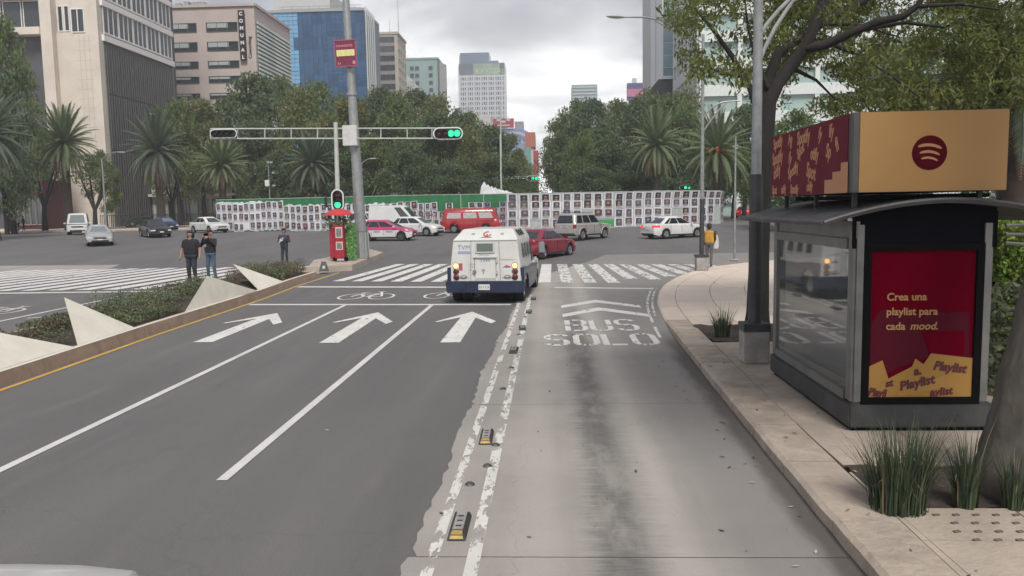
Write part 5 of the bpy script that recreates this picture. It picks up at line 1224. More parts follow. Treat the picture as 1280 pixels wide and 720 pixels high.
# ================================================================ POSTER HOARDING round the roundabout
def hoarding():
    root = thing('hoarding', 'long green hoarding wall round the roundabout covered in white portrait posters', 'hoarding wall', (0, 0, 0)); rr = random.Random(21)
    grn = mat('hoarding_green', (.022, .155, .055), .6, var=.5, vscale=.6); grl = mat('hoarding_light_green', (.05, .30, .08), .6, var=.25); rail = mat('hoarding_rail', (.40, .43, .41), .5, var=.2)
    papers = [mat('poster_paper', (.70, .69, .72), .8, var=.2, vscale=6), mat('poster_paper_grey', (.60, .59, .63), .8, var=.3, vscale=6), mat('poster_paper_blue', (.35, .42, .58), .8, var=.4, vscale=5), mat('poster_paper_pink', (.52, .42, .46), .8, var=.4, vscale=5)]
    photos = [mat('photo_dark', (.035, .035, .042), .7, var=.5, vscale=9), mat('photo_grey', (.10, .10, .11), .7, var=.5, vscale=9), mat('photo_brown', (.10, .05, .045), .7, var=.5, vscale=9), mat('photo_blue', (.055, .06, .085), .7, var=.5, vscale=9)]
    skins = [mat('photo_skin', (.30, .20, .155), .7), mat('photo_skin_grey', (.27, .25, .24), .7)]; ink = mat('poster_text', (.13, .13, .15), .7)
    def poster(kind):                       # local x across, z up, origin lower left, faces -y
        w, h = .58, .84; mb = MB(); mats = [rr.choice(papers[:2]) if kind == 0 else rr.choice(papers[2:]) if kind == 1 else papers[0], rr.choice(photos if kind != 2 else photos[:2]), rr.choice(skins), ink]
        j = lambda a: rr.uniform(-a, a)
        nx = 3; V = []; 
        for iz in range(4):
            for ix in range(nx): V.append((w * ix / 2 + j(.006), -.012 - abs(j(.012)) * (iz % 2), h * iz / 3 + j(.008)))
        mb.add(V, [(r * nx + c, r * nx + c + 1, (r + 1) * nx + c + 1, (r + 1) * nx + c) for r in range(3) for c in range(2)], 0)
        px0, px1 = .085 + j(.03), w - .085 + j(.03); pz0, pz1 = h * ((.28 if kind != 2 else .1) + j(.05)), h - .05 + j(.03)
        mb.quad((px0, -.028, pz0), (px1, -.028, pz0), (px1, -.028, pz1), (px0, -.028, pz1), 1)
        cx, cz = (px0 + px1) / 2 + j(.02), pz0 + (pz1 - pz0) * .58; r = (px1 - px0) * .22
        n = 8; mb.add([(cx + r * math.cos(2 * math.pi * k / n), -.031, cz + r * 1.3 * math.sin(2 * math.pi * k / n)) for k in range(n)], [tuple(range(n))], 2)
        mb.quad((px0 + .05, -.030, pz0), (px1 - .05, -.030, pz0), (cx + .08, -.030, pz0 + (pz1 - pz0) * .30), (cx - .08, -.030, pz0 + (pz1 - pz0) * .30), rr.choice((1, 2, 3)))
        if kind != 2:
            for z in (.23, .16, .09): a = j(.03); mb.quad((.08, -.028, z), (w - .1 + a, -.028, z), (w - .1 + a, -.028, z + .03), (.08, -.028, z + .03), 3)
        return mb.mesh('poster', mats)
    A = [poster(0) for _ in range(18)]; B = [poster(1) for _ in range(6)]; C = [poster(2) for _ in range(5)]
    pts = [(-31.8, 75.8), (-24.5, 73.6), (-17, 71.6), (-9.5, 69.4), (-1.5, 68.2), (5.6, 68.6), (10.8, 70.8), (14.4, 73.6), (16.0, 75.6), (17.2, 80.0)]
    H = 3.02; wp = 1.83; tot = 0
    for (a, b) in zip(pts[:-1], pts[1:]):
        a, b = Vector(a), Vector(b); n = max(1, round((b - a).length / wp)); u = (b - a) / n; ul = u.length; ud = u.normalized(); ang = math.atan2(ud.y, ud.x)
        for i in range(n):
            p = a + u * i; zg = G(p.y); green = p.x < -9; mid = -9 <= p.x < -4.6
            o = thing('panel_frame', None, None); o.parent = root; o.location = (p.x, p.y, zg); o.rotation_euler.z = ang
            bpy.data.objects.remove(o)
            mb = MB(); mb.box((ul / 2, .02, H / 2), (ul - .012, .03, H)); mb.box((ul / 2, .02, H + .03), (ul, .05, .05), 1)
            pn = mb.build('panel', [grn if (green or mid) else rail, rail], root); pn.location = (p.x, p.y, zg); pn.rotation_euler.z = ang
            pm = MB().box((0, -.008, H / 2), (.05, .04, H)).build('post', rail if not green else grn, pn)
            if tot > 285: continue
            if green and rr.random() < .85 and p.x < -11.5:
                bz = .1 if p.x < -16 else .85; n_ = 7; mb = MB(); V = []
                for c_ in range(n_ + 1): x_ = ul * c_ / n_; V += [(x_, -.012 - .004 * (c_ % 2), bz + rr.uniform(-.10, .16)), (x_, -.014, (2.78 if p.x < -25 else 2.40) + rr.uniform(-.12, .12))]
                mb.add(V, [(2 * c_, 2 * c_ + 2, 2 * c_ + 3, 2 * c_ + 1) for c_ in range(n_)]).build('paper_backing', papers[rr.random() < .5], pn)
            cols = 3 if (green or mid) else 2; k = ul / cols; sx = k / .60
            if green: rows = [.06, .86, 1.62] if p.x > -25 else [.10, 1.0, 1.88]
            elif mid: rows = [.10, .72, 1.32, 1.9]
            else: rows = [.08, .84, 1.60, 2.34]
            for ri, z in enumerate(rows):
                for c in range(cols):
                    gone = .05
                    if green and ri == 0 and p.x > -17: gone = .75
                    if green and p.x > -12.5: gone = .35 if ri else .9
                    if mid: gone = .04
                    if not green and not mid and 2.0 < p.x < 4.2 and ri == 0: gone = .9
                    if rr.random() < gone: continue
                    me = rr.choice(B) if (mid and rr.random() < .75) else rr.choice(C) if (not green and (rr.random() < .18 or ri == 3)) else rr.choice(A)
                    q = link('poster', me, pn); tot += 1
                    last = (ri == 3)
                    q.location = (c * k + .012 + rr.uniform(-.015, .015), -.02 - (.004 * ((ri + c) % 3)), z + rr.uniform(-.03, .03) + (.08 * math.sin(p.x * .9 + c * .4) if green else 0)); vs_ = rr.uniform(.86, 1.04) if green else rr.uniform(.92, 1.0); q.scale = (sx * vs_, 1, (.96 if not last else .80) * vs_ * (.74 if mid else 1))
                    q.rotation_euler = (R(13) if last else 0, rr.uniform(-.03, .03) * (2 if green else 1), 0)
            if green and p.x > -15.5 and p.x < -10.5:   # painted red lettering with drips over torn paper
                rd = mat('red_spray_paint', (.33, .04, .07), .6); mb = MB()
                for _ in range(7):
                    x, z = rr.uniform(.1, ul - .2), rr.uniform(.9, 2.0); mb.bar((x, -.055, z), (x + rr.uniform(-.3, .3), -.055, z + rr.uniform(-.5, .4)), .02, .07)
                for _ in range(4): x = rr.uniform(.1, ul - .1); mb.bar((x, -.054, 1.2), (x, -.054, rr.uniform(.3, .7)), .02, .04)
                mb.build('spray_lettering', rd, pn)
                mb = MB()
                for _ in range(5): x = rr.uniform(0, ul - .15); mb.box((x, -.045, rr.uniform(.7, 1.0)), (.10, .012, rr.uniform(.5, .9)))
                mb.build('paper_streamer', papers[0], pn)
            if mid and rr.random() < .2:
                MB().box((ul / 2, -.035, .55), (ul * .8, .012, .5)).build('green_patch', grl, pn)
            if not green and not mid and 2.5 < p.x < 4.5: MB().box((ul * .5, -.012, .42), (ul * .98, .012, .62)).build('green_patch', grl, pn)
    # white sheets heaped on top of the wall behind the camper van
    mb = MB(); c = at(622, 240, 70.5)
    n = 8
    for i in range(9):
        x = c.x - 1.3 + i * .32; h = (1.25, 1.0, .85, .75, .6, .5, .45, .3, .2)[i]; mb.prism([(x - .3, 70.3 + .05 * i, 3.9), (x + .7, 70.5, 3.9), (x + .45, 71.0, 4.0 + h * .55), (x + .12, 70.8, 4.0 + h), (x - .12, 70.6, 4.0 + h * .7)], (0, .5 + .1 * (i % 3), -.05))
    t = thing('white_tarpaulin', 'crumpled white tarpaulin heaped over the hoarding above the red camper van', 'tarpaulin', (0, 0, 0)); mb.build('sheet', mat('tarpaulin_white', (.52, .53, .54), .6, var=.3, vscale=2), t, smooth=30)
    simple_post('flag_mast', 'thin pale mast rising behind the tarpaulin above the red camper van', 'mast', 627, 262, 168, 74, .09, None, None, mat('mast_pale', (.44, .45, .43)))
    for nm, px, py, Y in (('orange', 886.5, 268, 71.5),):
        q = gnd(px, 271); th = thing('orange_bags', 'orange red plastic barriers piled at the right end of the poster wall', 'barrier', (0, 0, 0)); m = mat('barrier_orange', (.48, .05, .03), .5, var=.2)
        for dx, dy, w, h in ((-.42, 0, .5, 1.15), (.05, .2, .55, 1.3), (.42, -.1, .5, .85)):
            MB().prism([(q.x + dx - w / 2, q.y + dy, q.z), (q.x + dx + w / 2, q.y + dy, q.z), (q.x + dx + w * .35, q.y + dy, q.z + h), (q.x + dx - w * .35, q.y + dy, q.z + h)], (0, .4, 0)).build('barrier_block', m, th, bevel=.05)
        th.name = 'plastic_barrier'
hoarding()

# ================================================================ PEOPLE
def person(label, loc, heading, h, seg, mats, voxel=.013, hair=None, group=None, extra=None):
    """seg: capsules (p0, p1, r0, r1, material index), facing -y, built for 1.75 m; one continuous skin is grown over them"""
    root = thing('person', label, 'person', loc, heading, group); k = h / 1.75
    mb = MB()
    for (a, b, r0, r1, m) in seg:
        a, b = Vector(a), Vector(b); n = 10; d = (b - a); L_ = d.length; t = d.normalized() if L_ > 1e-6 else Vector((0, 0, 1))
        path = []; rad = []
        for i in range(5): q = math.pi / 2 * i / 4; path.append(a - t * r0 * math.cos(q)); rad.append(max(.001, r0 * math.sin(q)))
        for i in range(5): q = math.pi / 2 * (4 - i) / 4; path.append(b + t * r1 * math.cos(q)); rad.append(max(.001, r1 * math.sin(q)))
        mb.tube(path, rad, n)
    me = mb.mesh('body', mats); tmp = bpy.data.objects.new('tmp_body', me); COL.objects.link(tmp)
    rm = tmp.modifiers.new('r', 'REMESH'); rm.mode = 'VOXEL'; rm.voxel_size = voxel; sm = tmp.modifiers.new('s', 'SMOOTH'); sm.iterations = 5; sm.factor = .5
    bpy.context.view_layer.update()
    m2 = bpy.data.meshes.new_from_object(tmp.evaluated_get(bpy.context.evaluated_depsgraph_get())); bpy.data.objects.remove(tmp); m2.name = 'body'
    n = len(m2.polygons); C = np.empty(n * 3); m2.polygons.foreach_get('center', C); C = C.reshape(-1, 3); best = np.full(n, 1e9); mi = np.zeros(n, int)
    for (a, b, r0, r1, m) in seg:
        a, b = np.array(a, float), np.array(b, float); d = b - a; t = np.clip(((C - a) @ d) / max(1e-9, d @ d), 0, 1); dist = np.linalg.norm(C - (a + t[:, None] * d), axis=1) - (r0 + (r1 - r0) * t); q = dist < best; best[q] = dist[q]; mi[q] = m
    m2.materials.clear()
    for m in mats: m2.materials.append(m)
    m2.polygons.foreach_set('material_index', mi.astype(np.int32)); m2.polygons.foreach_set('use_smooth', [True] * n); m2.update()
    link('body', m2, root)
    if hair:
        mb = MB()
        for c, r in hair[1]: mb.ell(c, r, 10, 8)
        mb.build('hair', hair[0], root, smooth='full')
    for s in (-1, 1): MB().ell((s * .033, -.094, 1.645), (.016, .012, .009), 8, 6).build('eye', MATS['eye_dark'], root, smooth='full')
    MB().ell((0, -.098, 1.575), (.028, .010, .007), 8, 6).build('mouth', MATS['lip'], root, smooth='full')
    if extra: extra(root)
    root.scale = (k, k, k)
    return root
mat('eye_dark', (.03, .02, .02), .3); mat('lip', (.25, .09, .08), .5)
SKIN = mat('skin', (.36, .20, .145), .55, var=.1); SKIND = mat('skin_tan', (.26, .14, .10), .55, var=.1); HAIR = mat('hair_dark', (.015, .012, .011), .6); BT = mat('black_cotton', (.014, .014, .018), .85, var=.3, vscale=8); DJ = mat('dark_jeans', (.025, .032, .045), .85, var=.4, vscale=7); BJ = mat('blue_jeans', (.075, .125, .20), .85, var=.4, vscale=7); SHOE = mat('shoe', (.03, .03, .03), .6)
def head(bulk=1.0, m=2):
    return [((0, .0, 1.47), (0, -.008, 1.56), .055 * bulk, .052 * bulk, m), ((0, .012, 1.665), (0, .0, 1.63), .094, .088, m), ((0, -.022, 1.60), (0, -.030, 1.565), .070, .046, m), ((0, -.098, 1.635), (0, -.112, 1.608), .010, .015, m), ((-.092, .012, 1.635), (-.092, .014, 1.612), .016, .013, m), ((.092, .012, 1.635), (.092, .014, 1.612), .016, .013, m)]
def hand(w, d, m, curl=.0, side=1):
    """palm, four fingers and a thumb from wrist w along direction d"""
    w, d = Vector(w), Vector(d).normalized(); u = Vector((0, -1, 0)) - d * d.dot(Vector((0, -1, 0)))
    if u.length < .2: u = Vector((1, 0, 0)) - d * d.x
    u.normalize(); nrm = d.cross(u) * side; s = [(w, w + d * .05, .026, .030, m)]
    for i, (o, L_) in enumerate(((-.027, .062), (-.009, .074), (.009, .078), (.027, .068))):
        a = w + d * .065 + u * o; b = a + d * L_ * .55 + nrm * curl * .012; c = b + d * L_ * .45 * (1 - curl * .5) + nrm * curl * .03
        s += [(w + d * .04 + u * o * .8, a, .016, .0115, m), (a, b, .0115, .010, m), (b, c, .010, .0085, m)]
    t = w + d * .025 + u * .03; t2 = t + u * .028 + d * .028 + nrm * .01; s += [(w + d * .015 + u * .012, t, .016, .013, m), (t, t2, .0125, .010, m), (t2, t2 + d * .022 + u * .004, .010, .009, m)]
    return s
def legs(m, sm, lf=(-.11, 0), rf=(.11, 0), bulk=1.0):
    s = []
    for sx, (fx, fy) in ((-1, lf), (1, rf)):
        kx, ky = (sx * .095 + fx) / 2, fy * .5 - .02
        s += [((sx * .085, .01, .93), (kx, ky, .50), .088 * bulk, .062 * bulk, m), ((kx, ky, .50), (fx, fy + .02, .10), .060 * bulk, .047 * bulk, m), ((fx, fy + .03, .055), (fx * 1.12, fy - .13, .042), .048, .038, sm)]
    return s
def torso(m, tm, bulk=1.0):
    b = bulk; s = []
    for x in (-.085, -.03, .03, .085):
        w = abs(x) / .085
        s += [((x * b, .0, 1.03), (x * b, -.005, 1.20), (.110 - .008 * w) * b, (.112 - .006 * w) * b, m), ((x * b, -.005, 1.20), (x * b * 1.15, .0, 1.34), (.112 - .006 * w) * b, (.108 - .018 * w) * b, m)]
    s += [((-.075 * b, .01, .93), (.075 * b, .01, .93), .105 * b, .105 * b, tm), ((-.155 * b, .012, 1.395), (.155 * b, .012, 1.395), .062 * b, .062 * b, m), ((-.10 * b, .005, 1.37), (.10 * b, .005, 1.37), .088 * b, .088 * b, m), ((0, .01, 1.42), (0, .0, 1.48), .085 * b, .055, m)]
    return s
def arm(s, sh, el, wr, m_up, m_lo, m_hand, curl=.5, r=1.0):
    sh, el, wr = Vector(sh), Vector(el), Vector(wr); cut = sh.lerp(el, .62)
    return [(sh, cut, .058 * r, .050 * r, m_up), (cut, el, .043 * r, .040 * r, m_lo), (el, wr, .040 * r, .027 * r, m_lo)] + hand(wr, (wr - el) if curl < .9 else ((wr - el) * .4 + Vector((-s * .15, -.05, .1))), m_hand, min(curl, 1.2), -s)
def people():
    # man with long hair in a black T-shirt
    p = at(241, 355, 28.0); z = .42
    b = 1.34; sg = torso(0, 1, b) + legs(1, 3, (-.13, .03), (.13, -.02), 1.25) + head(1.1, 2) + arm(-1, (-.245, .01, 1.385), (-.335, .02, 1.12), (-.365, -.06, .87), 0, 2, 2, .5, 1.12) + arm(1, (.245, .01, 1.385), (.325, .03, 1.12), (.345, -.05, .88), 0, 2, 2, .5, 1.12)
    person('stout man with dark shoulder-length hair in black T-shirt, arms hanging, behind the wedge', (p.x, 28.0, z), R(-8), 1.86, sg, [BT, DJ, SKIN, SHOE], hair=(HAIR, [((0, .018, 1.706), (.108, .105, .070)), ((0, .05, 1.66), (.106, .085, .08)), ((-.092, .035, 1.62), (.035, .07, .11)), ((.092, .035, 1.62), (.035, .07, .11)), ((0, .075, 1.60), (.095, .05, .12))]))
    # man photographing
    p = at(265, 352, 28.9)
    HD_ = mat('black_hoodie', (.016, .016, .019), .85, var=.3, vscale=8)
    sg = torso(0, 1, 1.08) + legs(1, 3, (-.12, -.02), (.13, .03), 1.05) + head(1.0, 2) + arm(-1, (-.205, .0, 1.40), (-.285, -.13, 1.20), (-.085, -.235, 1.49), 0, 0, 2, 1.0, 1.15) + arm(1, (.205, .0, 1.40), (.29, -.12, 1.22), (.10, -.235, 1.49), 0, 0, 2, 1.0, 1.15)
    person('man in black hoodie and blue jeans holding a camera up to his face', (p.x, 28.9, .42), R(-12), 1.86, sg, [HD_, BJ, SKIN, SHOE], hair=(mat('cap_black', (.012, .012, .014), .8), [((0, .015, 1.715), (.102, .105, .06)), ((0, -.085, 1.70), (.075, .07, .012)), ((0, .05, 1.66), (.095, .07, .07))]), extra=lambda r: MB().box((-.10, -.128, 1.22), (.07, .01, .09)).build('badge', mat('badge_grey', (.35, .33, .33), .6), r))
    cam_t = thing('photo_camera', 'small black camera held up to the face of the man in the hoodie', 'camera', (p.x, 28.9, .42), R(-12)); k = 1.86 / 1.75
    MB().box((0, -.19, 1.60), (.14, .06, .09)).build('body_shell', BLACK, cam_t, bevel=.01); MB().lathe([(.0001, -.09), (.030, -.088), (.036, -.08), (.036, 0)], 14, c=(0, -.215, 1.60), axis='Y').build('lens', BLACK, cam_t, smooth=40); cam_t.scale = (k, k, k)
    # person on the crossing
    Y = 38.3; p = at(356.5, 334, Y); JK = mat('maroon_jacket', (.06, .018, .025), .8, var=.4, vscale=8); NV = mat('navy_vest', (.035, .04, .075), .8, var=.3)
    sg = torso(4, 1, 1.02) + legs(1, 3, (-.10, -.05), (.10, .04)) + head(1.0, 2) + arm(-1, (-.20, 0, 1.40), (-.27, -.03, 1.15), (-.10, -.25, 1.23), 0, 0, 2, .8, 1.1) + arm(1, (.20, 0, 1.40), (.28, -.02, 1.16), (.12, -.23, 1.27), 0, 0, 2, .8, 1.1)
    person('person in maroon sleeves, navy vest and jeans on the crossing, reading a white sheet', (p.x, Y, G(Y)), R(-10), 1.86, sg, [JK, DJ, SKIND, SHOE, NV], hair=(HAIR, [((0, .018, 1.706), (.106, .105, .068)), ((0, .06, 1.64), (.10, .07, .10)), ((0, -.07, 1.712), (.08, .07, .02))]))
    pa = thing('paper_sheet', 'white sheet of paper held by the person on the crossing', 'paper', (p.x, Y, G(Y)), R(-10)); MB().prism([(-.10, -.33, 1.20), (.12, -.31, 1.30), (.10, -.26, 1.44), (-.08, -.28, 1.34)], (0, -.004, .003)).build('sheet', mat('sheet_white', (.62, .62, .62), .7), pa)
    # worker with a yellow back
    Y = 35.2; p = at(886.5, 329, Y); YW = mat('yellow_vest', (.50, .26, .035), .75, var=.25, vscale=8); BR = mat('brown_sleeve', (.05, .028, .024), .85, var=.3); GT = mat('grey_trousers', (.11, .105, .11), .85, var=.3)
    sg = torso(4, 1, 1.0) + legs(1, 3, (-.08, .04), (.10, -.06)) + head(1.0, 2) + arm(-1, (-.20, 0, 1.40), (-.25, .02, 1.13), (-.18, -.16, 1.0), 0, 0, 2, .6, 1.1) + arm(1, (.20, 0, 1.40), (.26, .04, 1.13), (.22, -.10, .95), 0, 0, 2, .6, 1.1)
    person('person in a yellow vest with brown sleeves, back to us beside the corner lamp post', (p.x, Y, top_z(Y)), R(160), 1.86, sg, [BR, GT, SKIND, SHOE, YW], hair=(HAIR, [((0, .02, 1.70), (.105, .11, .075)), ((0, .06, 1.63), (.10, .07, .11))]))
    bg = thing('cloth_bag', 'white cloth bag hanging at the side of the person in yellow', 'bag', (p.x + .30, Y + .05, top_z(Y) + .75)); MB().prism([(-.10, 0, 0), (.10, 0, 0), (.13, 0, .28), (.07, 0, .62), (-.05, 0, .62), (-.12, 0, .28)], (0, .16, 0)).build('bag_body', mat('bag_white', (.55, .54, .52), .8, var=.2), bg, bevel=.03); MB().tube([(-.04, .08, .60), (-.08, .08, .78), (.05, .08, .78), (.05, .08, .60)], .012, 6).build('strap', BR, bg)
    # two far pedestrians
    for lb, px, sh, tr, a in (('far pedestrian in a pale top walking on the left pavement', 23.5, mat('pale_top', (.45, .43, .42), .8), DJ, 80), ('far pedestrian in black walking beside the one in a pale top', 30.0, BT, BT, 95)):
        q = at(px, 290, 85.5)
        sg = torso(0, 1) + legs(1, 3, (-.10, -.18), (.10, .18)) + head(1, 2) + arm(-1, (-.20, 0, 1.40), (-.25, .05, 1.14), (-.25, -.08, .92), 0, 0, 2, .5) + arm(1, (.20, 0, 1.40), (.25, -.02, 1.14), (.24, -.12, .93), 0, 0, 2, .5)
        person(lb, (q.x, 85.5, 1.24), R(a), 1.70, sg, [sh, tr, SKIND, mat('white_shoe', (.6, .6, .6), .7)], voxel=.022, hair=(HAIR, [((0, .02, 1.70), (.105, .11, .075)), ((0, .06, 1.63), (.10, .07, .11))]))
people()
# ================================================================ BUILDINGS
def zpx(py, px, Y): return at(px, py, Y).z
def xpx(px, Y): return at(px, 75, Y).x
BGL = mat('window_glass', (.035, .045, .052), .08, spec=.7, var=.3, vscale=.6); BGL2 = mat('window_glass_pale', (.38, .42, .40), .15, var=.3, vscale=.5)
def win(parent, me, loc, rz=0): return link('window', me, parent, loc, rz)
def wmesh(w, h, frame, glass, nv=1, d=.25, fw=.10):
    """window facing -y, centred at origin: frame and mullions proud of the pane"""
    mb = MB(); mb.box((0, .02, 0), (w - .02, .04, h - .02), 1)
    mb.box((0, -.03, h / 2 - fw / 2), (w, .16, fw)); mb.box((0, -.03, -h / 2 + fw / 2), (w, .16, fw))
    for i in range(nv + 1): mb.box((-w / 2 + fw / 2 + (w - fw) * i / nv, -.03 if d > .1 else .0, 0), (fw, .15 if d > .1 else .07, h - 2 * fw))
    return mb.mesh('window', [frame, glass])
def cream():
    st = mat('cream_stone', (.58, .52, .45), .85, var=.14, vscale=.35); st2 = mat('cream_stone_joint', (.46, .40, .34), .9); dk = mat('charcoal_panel', (.080, .080, .086), .6, var=.3, vscale=.4); dk2 = mat('charcoal_rib', (.105, .100, .100), .6, var=.3); wf = mat('white_window_frame', (.72, .69, .66), .6)
    root = thing('office_building', 'cream stone and charcoal office block with white window grid at far left', 'building', (0, 0, 0))
    Y = 106; k = Y / 1000
    X = lambda px: xpx(px, Y)
    top = 52.0; xr = X(130)
    MB().box(((X(-80) + xr - .3) / 2, Y + 11, top / 2), (xr - .3 - X(-80), 21, top)).build('core', dk, root)
    def pier(px0, px1, y0, z0=0, z1=top, m=st, nm='pier'): return MB().box(((X(px0) + X(px1)) / 2, y0 + .8, (z0 + z1) / 2), (X(px1) - X(px0), 1.6, z1 - z0)).build(nm, m, root)
    # pilasters of the front
    pier(60, 74, Y - 1.2); pier(74, 97, Y - .2, 0, zpx(41, 85, Y)); pier(97, 122, Y - .6); pier(122, 130.5, Y - 1.1)
    pier(74, 97, Y + .1, zpx(41, 85, Y), top)
    zs = zpx(42, 30, Y); 
    # stone courses on the plain block (thin recessed joints)
    zj = 2
    while zj < zpx(45, 108, Y):
        MB().box(((X(98) + X(121)) / 2, Y - .604, zj), (X(121) - X(98), .012, .07)).build('stone_joint', st2, root); zj += 1.25
    for px in (104, 110, 116): MB().box((X(px), Y - .603, zpx(45, 108, Y) / 2), (.07, .012, zpx(45, 108, Y))).build('stone_joint', st2, root)
    # left bay: window band, sill, dark wall
    for r_ in range(6):
        z0 = zs + .6 + r_ * 4.55
        if z0 > top - 4: break
        MB().box(((X(-80) + X(60)) / 2, Y - .7, z0 - .55), (X(60) - X(-80), 1.5, .95)).build('floor_band', st, root)
        for px in (-42, 20, -11, 48):
            pass
        me = wmesh(X(34) - X(11), 3.5, wf, BGL, 1)
        for px in (-55, -29, -3, 22.5, 47.5): win(root, me, (X(px), Y - .4, z0 + 1.75))
        # narrow and single windows
        zc = zpx(22, 83, Y) + r_ * 4.55 - .1
        a = wmesh(X(83.5) - X(77), 3.3, wf, BGL, 1); 
        for px in (79, 87): win(root, a, (X(px), Y - .02 + .1, zc))
        b = wmesh(X(112) - X(95.5), 3.05, wf, BGL, 2); win(root, b, (X(104), Y - .62, zpx(27, 104, Y) + r_ * 4.55))
    # right face along the avenue: X constant
    xf = xr + .2; Y1 = 125.5; zc = zpx(46, 130, Y)
    nb = 5; w = (Y1 - Y) / nb
    me = wmesh(w * .98, 3.7, wf, BGL, 3, d=.05, fw=.20)
    for r_ in range(6):
        z0 = zc + .2 + r_ * 4.55
        MB().box((xf - .55, (Y + Y1) / 2, z0 - .35), (1.5, Y1 - Y + .6, .80)).build('floor_band', wf, root)
        for i in range(nb): win(root, me, (xf - .02, Y + w * (i + .5), z0 + 2.1), math.pi / 2)
        win(root, wmesh(2.2, 3.7, wf, BGL, 1), (xf - 1.4, Y - .05, z0 + 2.1))
    rp = {}
    for rr_, (z0, z1) in enumerate(((0, 11.5), (11.6, 18.9), (19.0, zc - .6))):
        n = 16; ww = (Y1 - Y) / n; mb = MB(); mb.box((0, 0, 0), (.12, ww - .05, z1 - z0)); mb.box((.10, -ww * .25, 0), (.14, ww * .12, z1 - z0), 1); mb.box((.10, ww * .2, 0), (.14, ww * .12, z1 - z0), 1); me = mb.mesh('wall_panel', [dk, dk2])
        for i in range(n): link('wall_panel', me, root, (xf - .05, Y + ww * (i + .5), (z0 + z1) / 2))
    MB().box((xf - 5, Y1 + .3, top / 2), (9.5, .6, top)).build('end_wall', st, root)
cream()
def comunal():
    pk = mat('pink_render', (.46, .385, .355), .85, var=.12, vscale=.3); root = thing('office_building', 'pinkish render office block with the vertical COMUNAL sign and louvred side', 'building', (0, 0, 0))
    Y = 146; X = lambda px: xpx(px, Y); xr = X(320.5); xl = X(195); zt = zpx(8, 300, Y); Y1 = 166
    MB().box(((xl + xr) / 2, (Y + Y1) / 2, zt / 2), (xr - xl, Y1 - Y, zt)).build('wall', pk, root)
    fr = mat('dark_frame', (.09, .09, .09), .6)
    for r_, (a, b) in enumerate(((29, 40.5), (53, 64.5), (77, 86), (96, 104.5), (117, 124.5), (138, 146))):
        for px0, px1 in ((196, 213), (214.5, 248), (260, 299)):
            za, zb = zpx(b, 240, Y), zpx(a, 240, Y); zz = (za + zb) / 2; w = X(px1) - X(px0)
            o = win(root, wmesh(w, zb - za, fr, BGL, 3, fw=.08), (X((px0 + px1) / 2), Y - .02, zz))
            bl = MB(); bl.box((-w * .14, -.035, (zb - za) * .22), (w * .66, .02, (zb - za) * (.62 if r_ < 3 else .30))); bl.build('blind', BGL2, o)
    MB().box(((xl + xr) / 2, Y - .1, zt + .25), (xr - xl + .4, .5, .5)).build('parapet', pk, root); MB().box((xr + .05, (Y + Y1) / 2, zt + .25), (.5, Y1 - Y, .5)).build('parapet', pk, root)
    rf = mat('roof_plant', (.33, .32, .31), .8, var=.3)
    for px0, px1, y0 in ((215, 222, 1), (226, 232, -1), (236, 252, 0), (252, 270, 3)): MB().box((X((px0 + px1) / 2), Y + 5, (zt + zpx(y0, 240, Y)) / 2 + .3), (X(px1) - X(px0), 5, max(.6, zpx(y0, 240, Y) - zt))).build('roof_unit', rf, root)
    tile = mat('letter_tile', (.030, .020, .022), .6, spec=.2); lw = mat('letter_white', (.72, .71, .70), .5)
    for i, ch in enumerate('COMUNAL'):
        py = 17.2 + i * 9.05; px = 301.2 + i * .55; c = at(px, py, Y - .5); t = MB().box((c.x, Y - .45, c.z), (1.12, .35, 1.22)).build('letter_tile', tile, root); text(ch, .86, lw, t, ext=.02, off=.03, align='CENTER', mw=frame_mx((c.x, Y - .66, c.z - .30), (1, 0, 0), (0, 0, 1)))
    text('Coworking', .85, tile, root, ext=.02, off=.012, mw=frame_mx((at(315, 73, Y).x, Y - .05, at(313, 73, Y).z), (0, 0, 1), (-1, 0, 0)))
    # louvred side
    lo = mat('louvre_slat', (.58, .62, .56), .6, var=.3, vscale=.12, var2=(.34, .38, .35)); zl = zpx(25, 322, Y); MB().box((xr + .02, (Y + Y1) / 2, zl / 2), (.1, Y1 - Y - 1.2, zl)).build('louvre_back', mat('louvre_shade', (.13, .15, .14), .7), root)
    me = MB().box((0, 0, 0), (.14, Y1 - Y - 1.4, .46), rot=Matrix.Rotation(-.15, 3, 'Y')).mesh('louvre_slat', lo); z = zl - .3
    while z > 8: link('louvre_slat', me, root, (xr + .20, (Y + Y1) / 2, z)); z -= .74
comunal()
